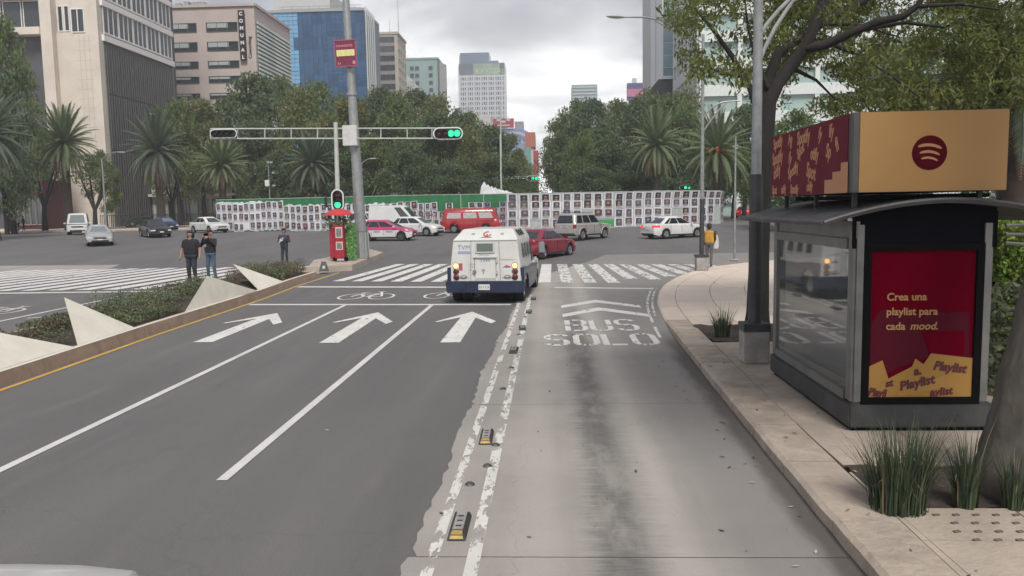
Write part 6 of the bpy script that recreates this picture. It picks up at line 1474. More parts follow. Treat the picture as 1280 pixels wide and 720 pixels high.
def blue_glass():
    Y = 232; X = lambda px: xpx(px, Y); root = thing('office_tower', 'blue mirror-glass office tower with white side fins behind the big sign pole', 'building', (0, 0, 0)); zt = zpx(14, 400, Y); xl, xr = X(338), X(457.5)
    bl = [mat('blue_glass', (.028, .095, .20), .25, spec=.35, var=.25, vscale=.15), mat('blue_glass_deep', (.018, .068, .15), .25, spec=.35, var=.25, vscale=.15), mat('blue_glass_sky_reflection', (.17, .38, .60), .2, spec=.5, var=.3, vscale=.15)]; mu = mat('blue_mullion', (.03, .055, .09), .4)
    MB().box(((xl + xr) / 2, Y + 10.5, zt / 2), (xr - xl - .2, 20, zt - .3)).build('core', mu, root)
    nc, nr = 20, 14; w = (xr - xl) / nc; h = (zt - 10) / nr; rr = random.Random(11)
    ms = [MB().box((0, 0, 0), (w - .07, .14, h - .10)).mesh('glass_panel', m) for m in bl]
    for i in range(nc):
        for j in range(nr):
            pale = i < 6 or (i == 7 and j < 8)  # sky reflection on the left columns, painted in as paler glass colour
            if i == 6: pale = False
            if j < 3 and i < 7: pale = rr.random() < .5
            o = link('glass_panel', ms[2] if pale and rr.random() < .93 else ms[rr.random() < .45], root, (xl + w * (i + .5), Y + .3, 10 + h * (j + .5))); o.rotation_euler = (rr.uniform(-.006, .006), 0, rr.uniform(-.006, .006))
    mb = MB()
    for j in range(nr * 3): mb.box(((xl + xr) / 2, Y + .21, 10 + h * j / 3), (xr - xl, .06, .10))
    tag(mb.build('spandrel_line', mu, root), kind='stuff')
    MB().box(((xl + xr) / 2, Y + 10, zt + .25), (xr - xl, 20.4, .7)).build('roof_edge', mat('roof_edge_grey', (.30, .31, .32), .6), root)
    for i in range(9): x = xl + 4 + i * 2.6; MB().tube([(x, Y + 1, zt), (x, Y + 1, zt + 1.7)], .07, 5).build('roof_post', GALV, root)
    for zz in (1.0, 1.7): MB().tube([(xl + 3, Y + 1, zt + zz), (xr - 1, Y + 1, zt + zz)], .07, 5).build('roof_rail', GALV, root)
    wf = mat('white_fin', (.50, .50, .49), .5); n = 5
    for i in range(n): MB().box((xr + .22, Y + .4 + i * 2.7, zt / 2 + .5), (.42, .5, zt + 1)).build('side_fin', wf, root)
    MB().box((xr + .05, Y + 6, zt / 2), (.2, 12, zt - 1)).build('side_glass', mu, root)
    r2 = thing('office_block', 'plain pale block rising just behind the blue glass tower', 'building', (0, 0, 0)); Y = 300
    MB().box(((xpx(345, Y) + xpx(415, Y)) / 2, Y + 10, zpx(-12, 380, Y) / 2), (xpx(415, Y) - xpx(345, Y), 20, zpx(-12, 380, Y))).build('wall', mat('pale_wall', (.46, .46, .44), .8, var=.08), r2)
blue_glass()
def block(name, label, Y, depth, px0, px1, pytop, m, wins=None, side=None, frame=None):
    X = lambda px: xpx(px, Y); root = thing(name, label, 'building', (0, 0, 0)); zt = zpx(pytop, (px0 + px1) / 2, Y); xl, xr = X(px0), X(px1)
    MB().box(((xl + xr) / 2, Y + depth / 2, zt / 2), (xr - xl, depth, zt)).build('wall', m, root)
    MB().box(((xl + xr) / 2, Y + depth / 2, zt + .4), (xr - xl + .6, depth + .6, .8)).build('parapet', m, root)
    return root, xl, xr, zt, X
def others():
    be = mat('beige_concrete', (.40, .36, .30), .85, var=.1, vscale=.2); fr = mat('dark_frame', (.09, .09, .09))
    root, xl, xr, zt, X = block('office_block', 'beige concrete block with dark ribbon windows right of the blue tower', 276, 16, 469, 497.5, 43, be); Y = 276
    for i in range(11):
        py = 49.5 + i * 11.8; zz = zpx(py, 482, Y); w = X(493.5) - X(471.5); o = win(root, wmesh(w, 1.9, fr, BGL, 4, fw=.1), (X(482.5), Y - .05, zz)); MB().box((0, .02, -1.55), (w, .08, .9)).build('spandrel', mat('spandrel_grey', (.22, .20, .19), .8), o)
        for j in range(4): win(root, wmesh(2.0, 1.9, be, BGL, 1, fw=.2), (xr + .05, Y + 2.5 + j * 3.6, zz + 1.0), math.pi / 2)
    for x, h in ((X(485), 6), (X(496), 18)): MB().tube([(x, Y + 5, zt), (x, Y + 5, zt + h)], [.12, .04], 5).build('roof_mast', GALV, root)
    te = mat('mint_glass_wall', (.235, .33, .305), .4, var=.15, vscale=.12); root, xl, xr, zt, X = block('office_block', 'mint green block with paired square windows and a pale slanted side wall', 352, 24, 506, 547, 74.5, te); Y = 352
    sq = wmesh(1.9, 1.9, te, BGL, 1, fw=.12)
    for py in (85.5, 94.5, 104, 113): 
        for px in (514.5, 521): win(root, sq, (X(px), Y - .05, zpx(py, 520, Y)))
        win(root, sq, (X(538), Y - .05, zpx(py, 520, Y)))
    wl = mat('pale_wall', (.46, .46, .44)); zz = zpx(80, 548, Y); MB().prism([(xr + .1, Y, 0), (xr + .1, Y, zt - 1), (xr + .1, Y + 26, zt + 2.0), (xr + .1, Y + 26, 0)], (.5, 0, 0)).build('side_wall', wl, root); MB().box((xr + .3, Y - .1, zt / 2), (.8, .3, zt)).build('corner_fin', fr, root)
    r2 = thing('office_block', 'white building with a sloping roof between the beige and mint blocks', 'building', (0, 0, 0)); Y = 320; a = [(xpx(502, Y), Y, 0), (xpx(523, Y), Y, 0), (xpx(523, Y), Y, zpx(112, 515, Y)), (xpx(506, Y), Y, zpx(92, 515, Y)), (xpx(502, Y), Y, zpx(92, 515, Y))]; MB().prism(a, (0, 14, 0)).build('wall', mat('pale_wall', (.46, .46, .44)), r2)
    for i in range(4): win(r2, wmesh(4.2, 2.0, mat('pale_wall', (.46, .46, .44)), BGL2, 2), (xpx(511, Y), Y - .05, zpx(105 + i * 8, 511, Y)))
    # hotel tower
    Y = 520; X = lambda px: xpx(px, Y); t = thing('hotel_tower', 'tall pale gridded tower with stepped glass crown beyond the green signal', 'building', (0, 0, 0)); cw = mat('tower_glass', (.13, .155, .18), .2, var=.25, vscale=.05); gr = mat('tower_frame', (.50, .51, .53), .7, var=.1)
    crown = mat('tower_crown_glass', (.15, .20, .27), .2, var=.2, vscale=.05); xl, xm, xr = X(569.5), X(585), X(630.5)
    zt = zpx(79, 600, Y)
    MB().prism([(xl, Y + 14, 0), (xl + 2, Y, 0), (xr, Y, 0), (xr, Y + 24, 0), (xl, Y + 24, 0)], (0, 0, zt)).build('shaft', cw, t)
    MB().prism([(xl + 1, Y + 12, 0), (xl + 3, Y + 1, 0), (X(611), Y + 1, 0), (X(611), Y + 20, 0), (xl + 1, Y + 20, 0)], (0, 0, zpx(65.5, 590, Y))).build('crown', crown, t)
    MB().box((X(617), Y + 10, zpx(75, 617, Y) / 2), (X(622) - X(611), 16, zpx(75, 617, Y))).build('crown', crown, t)
    sgn = MB().box(((X(592) + X(624)) / 2, Y - .6, (zpx(80, 610, Y) + zpx(93, 610, Y)) / 2), (X(625) - X(592), .8, zpx(80, 610, Y) - zpx(94, 610, Y))).build('sign_band', mat('tower_sign', (.30, .38, .30), .5, var=.3, vscale=.1), t); text('KRYSTAL', 4.6, mat('tower_sign_letter', (.42, .50, .33), .5), sgn, ext=.1, mw=frame_mx((X(594.5), Y - 1.1, zpx(92.5, 610, Y)), (1, 0, 0), (0, 0, 1)))
    mb = MB(); mb2 = MB(); zz = 6
    while zz < zpx(94, 600, Y): mb.box(((xl + xr) / 2 + 1, Y - .5, zz), (xr - xl - 1, 1.0, 1.1)); zz += 3.1
    for i in range(20): mb2.box((xl + 2.4 + (xr - xl - 2.8) * i / 19, Y - .55, zpx(94, 600, Y) / 2), (.75 if i % 3 else 1.3, 1.2, zpx(94, 600, Y)))
    tag(mb.build('floor_band', gr, t), kind='stuff'); tag(mb2.build('facade_rib', gr, t), kind='stuff')
    # row of low coloured buildings at the end of the avenue
    def flat(label, Y, depth, px0, px1, y0, y1, m, name='office_block'):
        th = thing(name, label, 'building', (0, 0, 0)); z0, z1 = 0 if y1 is None else zpx(y1, px0, Y), zpx(y0, px0, Y); MB().box(((xpx(px0, Y) + xpx(px1, Y)) / 2, Y + depth / 2, (z0 + z1) / 2), (xpx(px1, Y) - xpx(px0, Y), depth, z1 - z0)).build('wall', m, th); return th, z0, z1
    rd = mat('facade_red', (.36, .05, .065), .7, var=.15); wt = mat('facade_white', (.50, .48, .47), .7, var=.1); mv = mat('mural_blue', (.13, .15, .28), .6, var=.5, vscale=.08, var2=(.30, .36, .48)); tq = mat('facade_teal', (.16, .30, .27), .7); og = mat('facade_orange_red', (.42, .13, .09), .7, var=.1)
    th, a, b = flat('white building with red edge and slanted top left of the blue mural', 335, 15, 589, 612, 145, None, wt); Y = 335; MB().box((xpx(591, Y), Y - .2, (zpx(143, 590, Y) + 20) / 2), (1.6, .5, zpx(143, 590, Y) - 20)).build('red_edge', rd, th)
    th, a, b = flat('building with a big swirling blue mural under a red billboard', 330, 20, 612.5, 653.5, 161, None, mv); Y = 330
    bb = MB().box(((xpx(615, Y) + xpx(641, Y)) / 2, Y - .4, (zpx(148.5, 628, Y) + zpx(160, 628, Y)) / 2), (xpx(641, Y) - xpx(615, Y), .8, zpx(148.5, 628, Y) - zpx(160, 628, Y))).build('billboard', rd, th)
    for dx, w, py in ((-2.0, 1.5, 150.5), (0, 1.8, 152.5), (2.0, 1.5, 150.5)): MB().box((xpx(628, Y) + dx, Y - .9, zpx(py, 628, Y)), (w, .2, .9)).build('emblem', wt, bb)
    MB().box((xpx(628, Y), Y - .9, zpx(157, 628, Y)), (5.2, .2, .5)).build('print_line', wt, bb)
    for k, (r0, c) in enumerate(((9, (.22, .26, .42)), (7.4, (.42, .46, .55)), (5.6, (.16, .18, .32)), (4.2, (.28, .40, .55)))):
        cx, cz = xpx(642, Y), zpx(183, 640, Y); mb = MB(); V = []
        for i in range(17): q = math.pi * (.08 + .80 * i / 16); V += [(cx + r0 * math.cos(q), Y - .05 - .02 * k, cz + r0 * .8 * math.sin(q)), (cx + (r0 - 1.1) * math.cos(q), Y - .05 - .02 * k, cz + (r0 - 1.1) * .8 * math.sin(q))]
        mb.add(V, [(2 * i + 1, 2 * i, 2 * i + 2, 2 * i + 3)[::-1] for i in range(16)]).build('mural_band', mat('mural_band%d' % k if False else ['mural_indigo', 'mural_pale', 'mural_navy', 'mural_sky'][k], c, .6), th)
    MB().box((xpx(647, Y), Y + 8, zpx(157, 647, Y) - 2), (xpx(652.5, Y) - xpx(641.5, Y), 9, 8)).build('roof_room', mat('roof_room_grey', (.28, .27, .28), .8), th)
    th, a, b = flat('slim orange red tower with teal and white stripes below, at the end of the avenue', 300, 15, 655, 667.5, 165.5, 184, og); Y = 300
    for px0, px1, m in ((655, 662, tq), (662, 665, wt), (665, 671, rd)): MB().box(((xpx(px0, Y) + xpx(px1, Y)) / 2, Y + 7, zpx(184 if px0 < 665 else 188, 660, Y) / 2), (xpx(px1, Y) - xpx(px0, Y) - .02, 14 - (px0 - 655) * .2, zpx(184 if px0 < 665 else 188, 660, Y))).build('striped_wall', m, th)
    # right hand side
    th, a, b = flat('distant pale teal slab block above the trees on the right', 620, 20, 714.5, 746.5, 106, None, mat('far_teal_wall', (.28, .35, .35), .5, var=.1)); Y = 620
    for i in range(7): MB().box((xpx(730, Y), Y - .3, zpx(109 + i * 4.2, 730, Y)), (xpx(745.5, Y) - xpx(715.5, Y), .6, 1.0)).build('window_band', mat('far_band', (.40, .44, .44), .6), th)
    th, a, b = flat('blue and pink roof billboard above the right hand trees', 260, 2, 784, 807, 104, 125, mat('billboard_blue', (.09, .11, .22), .5, var=.2), 'billboard'); Y = 260; th['category'] = 'billboard'
    MB().box((xpx(795.5, Y), Y - .1, zpx(116, 795, Y)), (xpx(807, Y) - xpx(784, Y), .3, 2.4)).build('pink_band', mat('billboard_pink', (.45, .16, .26), .5), th); MB().box((xpx(793, Y), Y + .5, zpx(100.5, 793, Y)), (1.4, .4, 1.5)).build('emblem', wt, th)
    for px in (787, 795, 804): MB().tube([(xpx(px, Y), Y + 1, 0), (xpx(px, Y), Y + 1, zpx(124, px, Y))], .3, 6).build('leg', GALV, th)
    MB().box((xpx(775, 250), 262, zpx(126, 775, 250) / 2), (10, 14, zpx(126, 775, 250))).build('wall', mat('pale_wall', (.46, .46, .44)), thing('office_block', 'pale low block under the blue and pink billboard', 'building', (0, 0, 0)))
    # glass tower by the lamp arm
    Y = 162; t = thing('glass_tower', 'tall white and blue glass tower behind the street light arm', 'building', (0, 0, 0)); wp = mat('tower_white_panel', (.80, .80, .82), .6, var=.06); gl = mat('tower_pale_glass', (.34, .46, .52), .12, spec=.7, var=.2, vscale=.1); xf = xpx(828, Y); Yf = Y * (828 - 685) / (813.5 - 685); Yg = Y * (828 - 685) / (804 - 685); H = 75; zb = zpx(100, 828, Y)
    MB().prism([(xf, Y, 0), (xf + 9.5, Y, 0), (xf + 9.5, Yf, 0), (xf, Yf, 0)], (0, 0, H)).build('white_wall', wp, t)
    MB().prism([(xf - .05, Yf + .1, 0), (xf + 9, Yf + .1, 0), (xf + 9, Yg, 0), (xf - .05, Yg, 0)], (0, 0, H)).build('rear_fin', mat('fin_grey', (.56, .55, .54), .7), t)
    MB().box((xf - .12, (Y + Yf) / 2, H / 2), (.08, .35, H)).build('panel_joint', MATS['fin_grey'], t)
    nr = 20; h = (H - zb) / nr; me = [MB().box((0, 0, 0), (2.85, .1, h - .15)).mesh('glass_panel', m) for m in (gl, mat('tower_mid_glass', (.24, .34, .40), .12, spec=.7))]; rr = random.Random(3)
    for i in range(3):
        for j in range(nr): link('glass_panel', me[rr.random() < .25], t, (xf + 1.6 + 3.0 * i, Y - .08, zb + h * (j + .5)))
    MB().prism([(xf - 3.2, Y - 2, zpx(118, 815, Y)), (xf - 1, Y - 2, zpx(101, 825, Y)), (xf + 9.4, Y - 2, zpx(100, 850, Y)), (xf + 9.4, Y - 2, 0), (xf - 3.2, Y - 2, 0)], (0, 1.8, 0)).build('podium', mat('podium_dark', (.06, .065, .07), .4, var=.4, vscale=.3), t)
    MB().box((xf + 5, Y - 2.2, zpx(99, 850, Y)), (11, 1.2, .6)).build('canopy', wp, t)
    # white banded building seen through the leaves
    Y = 128; t = thing('office_block', 'white banded building glimpsed through the leaves right of the glass tower', 'building', (0, 0, 0)); xl = xpx(876, Y); wb = mat('white_band_wall', (.62, .65, .63), .7, var=.1); gb = mat('green_glass_wall', (.30, .40, .37), .25, var=.2, vscale=.2); H = 52
    MB().box((xl + 24, Y + 12, H / 2), (48, 24, H)).build('wall', gb, t)
    z = 4
    while z < H: MB().box((xl + 24, Y - .2, z), (48.4, .8, 1.7)).build('floor_band', wb, t); MB().box((xl - .2, Y + 11.9, z), (.8, 24, 1.7)).build('floor_band', wb, t); z += 4.1
    for i in range(7): MB().box((xl - .1, Y + .5 + i * 3.9, H / 2), (.9, .9, H)).build('column', wb, t)
    for i in range(9): MB().box((xl + i * 5.9, Y - .1, H / 2), (.7, .9, H)).build('column', wb, t)
    # low walls under the trees at far left
    th, a, b = flat('long low stone annexe with dark doors behind the left palms', 116, 8, 100, 330, 232, None, mat('annexe_stone', (.42, .40, .36), .85, var=.25, vscale=.4)); Y = 116
    for i in range(16): px = 106 + i * 14; win(th, wmesh(1.05 if i % 3 else 1.4, 3.2, mat('annexe_frame', (.20, .19, .18), .8), BGL, 1), (xpx(px, Y), Y - .05, 3.4))
    MB().box(((xpx(100, Y) + xpx(330, Y)) / 2, Y - .5, 5.6), (xpx(330, Y) - xpx(100, Y), 1.2, .35)).build('ledge', wt, th)
    th, a, b = flat('dark red shop front under the trees at the left edge', 97, 6, 6, 41, 226, None, mat('shop_red', (.07, .016, .02), .7, var=.5, vscale=.5)); Y = 97
    for px in (12, 20, 28, 35): win(th, wmesh(.85, 3.6, mat('shop_frame', (.26, .23, .21), .6), BGL, 1), (xpx(px, Y), Y - .05, 3.6))
    rl = thing('iron_railing', 'dark iron railing running behind the cars at far left', 'railing', (0, 0, 0)); Y = 93.5; x0, x1 = xpx(112, Y), xpx(268, Y); ir = mat('iron', (.03, .03, .03), .6); bar_me = MB().box((0, 0, 0), (.05, .05, 1.7)).mesh('railing_bar', ir)
    n = int((x1 - x0) / .22)
    for i in range(n): link('railing_bar', bar_me, rl, (x0 + (x1 - x0) * i / n, Y, 2.05))
    for z in (1.35, 2.8): MB().box(((x0 + x1) / 2, Y, z), (x1 - x0, .06, .07)).build('rail', ir, rl)
    # far left pavement
    mb = MB(); p = thing('far_pavement', None, None); tag(p, kind='structure'); MB().box((-70, 100, 1.14), (76, 29, .24)).build('paving', SLAB, p); MB().box((-70, 85.4, 1.12), (76, .3, .28)).build('kerb', KST, p)
    p2 = thing('island_lawn', None, None); tag(p2, kind='structure'); MB().lathe([(.01, 1.22), (26, 1.20), (27.5, 1.05)], 48, c=(-5, 104, 0)).build('lawn', mat('lawn', (.05, .075, .025), .95, var=.4), p2)
others()
# ================================================================ TREES, PALMS, PLANTS
rng = np.random.default_rng(5)
def leaf_mat(name, c, isl=.35, tr=.25): return mat(name, c, .65, island=isl, transl=tr, var=.4, vscale=.35, var2=tuple(q * .68 for q in c))
LF = [leaf_mat('leaf_green', (.170, .235, .080), .3, .45), leaf_mat('leaf_dark_green', (.130, .185, .085), .3, .4), leaf_mat('leaf_olive', (.205, .230, .080), .3, .45), leaf_mat('leaf_yellow_green', (.20, .195, .05), .3, .45)]
BARK = mat('bark', (.055, .045, .038), .95, var=.5, vscale=3, bump=.8, bscale=12, stretch=(1, 1, .3)); BARKD = mat('bark_dark', (.026, .023, .022), .95, var=.5, vscale=3, bump=.8, bscale=12, stretch=(1, 1, .3))
def leaves(name, C, size, m, parent, aspect=.5, droop=.0, nrm=None):
    n = len(C); s = size * rng.uniform(.6, 1.3, n)[:, None]
    d = rng.normal(size=(n, 3)); d[:, 2] -= droop; d /= np.linalg.norm(d, axis=1)[:, None]
    q = rng.normal(size=(n, 3)); q -= d * (q * d).sum(1)[:, None]; q /= np.linalg.norm(q, axis=1)[:, None]
    V = np.stack([C - d * s * .5, C - q * s * aspect * .5, C + d * s * .5, C + q * s * aspect * .5], 1).reshape(-1, 3); F = np.arange(4 * n).reshape(-1, 4)
    me = pydata(name, V, F, m)
    return link(name, me, parent) if parent is not None else me
def crown_points(clumps, per, spread):
    P = []
    for c, r in clumps:
        k = rng.normal(size=(per, 3)); k /= np.linalg.norm(k, axis=1)[:, None]; k *= (rng.uniform(.25, 1.0, per) ** .6)[:, None]; P.append(np.array(c) + k * np.array(r) * spread)
    return np.concatenate(P)
def tree_proto(label, lf, H=10, cw=3.2, z0=2.6, nclump=60, per=130, lsize=.30, seed=1, bark=BARKD, group=None):
    global rng
    rng = np.random.default_rng(seed); rr = random.Random(seed)
    root = thing('tree', label, 'tree', (0, 0, 0), 0, group)
    mb = MB(); fork = z0 + .25 * (H - z0); lean = (rr.uniform(-.4, .4), rr.uniform(-.4, .4))
    mb.tube([(0, 0, -.1), (lean[0] * .3, lean[1] * .3, fork * .5), (lean[0], lean[1], fork)], [.30, .22, .17], 9); tips = []
    for i in range(7):
        a = 2 * math.pi * i / 7 + rr.uniform(-.3, .3); r = cw * rr.uniform(.4, .8); z = fork + (H - fork) * rr.uniform(.25, .8)
        e = (lean[0] + r * math.cos(a), lean[1] + r * math.sin(a), z); m_ = (lean[0] + r * .4 * math.cos(a), lean[1] + r * .4 * math.sin(a), fork + (z - fork) * .55); mb.tube([(lean[0], lean[1], fork - .3), m_, e], [.13, .08, .03], 6); tips.append(e)
    mb.build('trunk', bark, root, smooth=50)
    cl = []
    for i in range(nclump):
        u = rr.random(); z = z0 + (H - z0) * (u ** .8); t = (z - z0) / (H - z0); env = cw * (math.sin(math.pi * min(1, .12 + .86 * t)) ** .6); a = rr.uniform(0, 6.283); q = env * math.sqrt(rr.uniform(.15, 1.0)); s = cw * rr.uniform(.20, .36)
        cl.append(((q * math.cos(a) + lean[0], q * math.sin(a) + lean[1], z), (s * 1.15, s * 1.15, s * .8)))
    P = crown_points(cl, per, 1.0); leaves('crown', P, lsize, lf, root, .55, .3); return root
def far_trees():
    protos = [tree_proto('x', LF[0], seed=1), tree_proto('x', LF[1], seed=2, cw=3.0, nclump=66), tree_proto('x', LF[2], seed=3, cw=3.5, z0=3.0), tree_proto('x', LF[1], seed=4, cw=3.6, z0=1.6, nclump=70), tree_proto('x', LF[3], seed=6, cw=2.6, nclump=42)]
    used = set()
    L_ = [  # px, top py, Y, prototype, relative width
        (1, 24, 80, 0, .66), (-8, 90, 78, 3, .7), (44, 165, 100, 0, .75), (120, 190, 96, 0, .8), (150, 165, 124, 0, 1.1), (214, 128, 108, 0, 1.0), (246, 126, 112, 2, .95), (166, 138, 128, 2, 1.1), (283, 118, 116, 4, 1.2), (322, 94, 112, 1, 1.0), (306, 150, 100, 1, 1.1), (352, 100, 122, 0, 1.0), (378, 112, 104, 2, .95), (402, 106, 128, 0, 1.0), (430, 122, 106, 4, 1.25), (450, 126, 124, 3, 1.0), (476, 112, 118, 1, .95), (500, 118, 110, 0, 1.0), (522, 114, 132, 1, .95), (545, 124, 112, 2, .95), (540, 140, 98, 1, 1.1), (568, 138, 122, 3, .95), (590, 143, 130, 0, .95), (585, 170, 100, 2, 1.1), (612, 158, 112, 1, 1.1), (634, 168, 130, 2, .8), (646, 188, 150, 0, .8), (655, 200, 210, 0, .9), (462, 170, 96, 0, 1.2), (420, 170, 95, 1, 1.2), (345, 190, 95, 1, 1.3), (500, 178, 92, 3, 1.2), (618, 195, 96, 3, 1.2), (648, 218, 110, 3, 1.2),
        (560, 205, 93, 3, 1.3), (392, 215, 93, 3, 1.2),
        (697, 150, 140, 2, .8), (703, 168, 112, 1, .85), (718, 128, 130, 0, .85), (742, 126, 118, 1, 1.0), (726, 165, 104, 0, 1.1), (768, 128, 128, 0, 1.0), (760, 170, 104, 1, 1.2), (796, 124, 122, 1, .95), (812, 118, 140, 2, .9), (838, 120, 118, 0, 1.1), (856, 116, 124, 2, .9), (890, 158, 112, 0, 1.1), (800, 185, 100, 1, 1.2), (846, 180, 112, 1, 1.2), (918, 165, 104, 1, 1.1), (738, 210, 98, 3, 1.2), (780, 215, 96, 3, 1.2), (932, 132, 95, 1, 1.0), (948, 180, 88, 0, 1.1), (880, 200, 104, 3, 1.2),
         (1000, 140, 62, 0, 1.0), (1060, 150, 60, 2, 1.1), (1100, 60, 52, 1, 1.2), (1160, 50, 60, 0, 1.2), (1215, 70, 50, 2, 1.3), (1275, 60, 56, 1, 1.3), (1330, 40, 46, 0, 1.3), (1010, 190, 60, 3, 1.3), (1120, 200, 55, 3, 1.3), (1240, 220, 44, 3, 1.3)]
    kinds = ['mid green broad tree', 'dark green dense tree', 'olive tinted loose tree', 'low bushy dark tree', 'thin yellowish tree']
    near = [(14, 'tree'), (0, '')]
    for i, (px, py, Y, k, w) in enumerate(L_):
        g = G(Y) if px < 960 else .1 + G(Y); x = xpx(px, Y); h = at(px, py, Y).z - g; s = h / 10.3
        side = 'left of the avenue' if px < 675 else 'right of the avenue'
        if px > 960: side = 'behind the kiosk on the right'
        if px < 130: side = 'on the far left pavement'
        lab = kinds[k] + ' in the mass ' + side if px < 960 and px > 130 else kinds[k] + (' cut by the left photo edge before the cream block' if 0 <= px < 20 else ' mostly outside the left photo edge' if px < 0 else ' standing between the two leftmost palms' if px < 100 else ' behind the white minivan on the far left pavement')
        if 130 < px < 660 or 675 < px < 960:
            marks = [(150, 'the left date palms'), (215, 'the pinkish COMUNAL block'), (285, 'the COMUNAL sign'), (345, 'the louvred wall'), (400, 'the blue glass tower'), (455, 'the big sign pole'), (490, 'the beige ribbon window block'), (530, 'the mint block'), (572, 'the green arm signal'), (605, 'the gridded hotel tower'), (640, 'the blue mural'), (700, 'the gap at the avenue end'), (730, 'the far teal slab'), (775, 'the silver jeep'), (800, 'the roof billboard'), (822, 'the skirted palm'), (850, 'the white glass tower'), (880, 'the corner lamp post'), (905, 'the orange fruited palm'), (940, 'the near pole')]
            mk = min(marks, key=lambda q: abs(q[0] - px))[1]; dep = 'far end row' if Y > 180 else 'front row' if Y < 106 else 'middle row' if Y < 120 else 'back row'
            lab = kinds[k] + ' in the %s near ' % dep + mk
        elif px > 960: lab = kinds[k] + ' far behind the kiosk, ' + ('left of its roof sign' if px < 1020 else 'above the left half of its roof sign' if px < 1110 else 'above the round emblem' if px < 1200 else 'at the right edge of the photo')
        o = protos[k] if k not in used else copy_tree(protos[k]); used.add(k)
        ws = min(1.25 * s, max(.8, s * .78)) * w
        o.location = (x, Y, g); o.rotation_euler = (0, 0, rnd.uniform(0, 6.28)); o.scale = (ws, ws, s); o['label'] = lab; o['group'] = 'trees ' + side
far_trees()

def bare_trees():
    for lb, px, y0, Y, top, sp in (('slim forked tree with almost bare trunk left of the first date palm', 56, 283, 88, 196, 1.0), ('dark forked trunk between the white minivan and the lamp post', 119, 284, 87, 210, .8), ('leaning dark trunk at the left edge behind the two far pedestrians', 14, 284, 86, 190, 1.1), ('thin dark trunk right of the second date palm', 216, 282, 92, 190, .6)):
        rr = random.Random(px); t = thing('tree', lb, 'tree', (0, 0, 0)); q = at(px, y0, Y); z0 = 1.15; z1 = at(px, top, Y).z; mid = z0 + (z1 - z0) * .35; x = q.x
        mb = MB(); mb.tube([(x, Y, z0 - .1), (x + .1, Y, mid)], [.36 * sp, .26 * sp], 9)
        for dx, f in ((-1.9, 1), (-.5, .95), (1.6, 1.0), (2.2, .7)): mb.tube([(x + .1, Y, mid - .2), (x + dx * .45, Y + rr.uniform(-.4, .4), mid + (z1 - mid) * .4 * f), (x + dx * (.7 if sp < 1 else 1), Y + rr.uniform(-.8, .8), mid + (z1 - mid) * f)], [.20 * sp, .14 * sp, .05], 7)
        mb.build('trunk', BARKD, t, smooth=50)
        cl = [((x + rr.uniform(-2.4, 2.6) * sp, Y + rr.uniform(-1.2, 1.2), z1 + rr.uniform(-1.6, 1.2)), (.8, .8, .5)) for _ in range(22)]
        leaves('crown', crown_points(cl, 70, 1.0), .26, LF[1], t, .5, .3)
bare_trees()
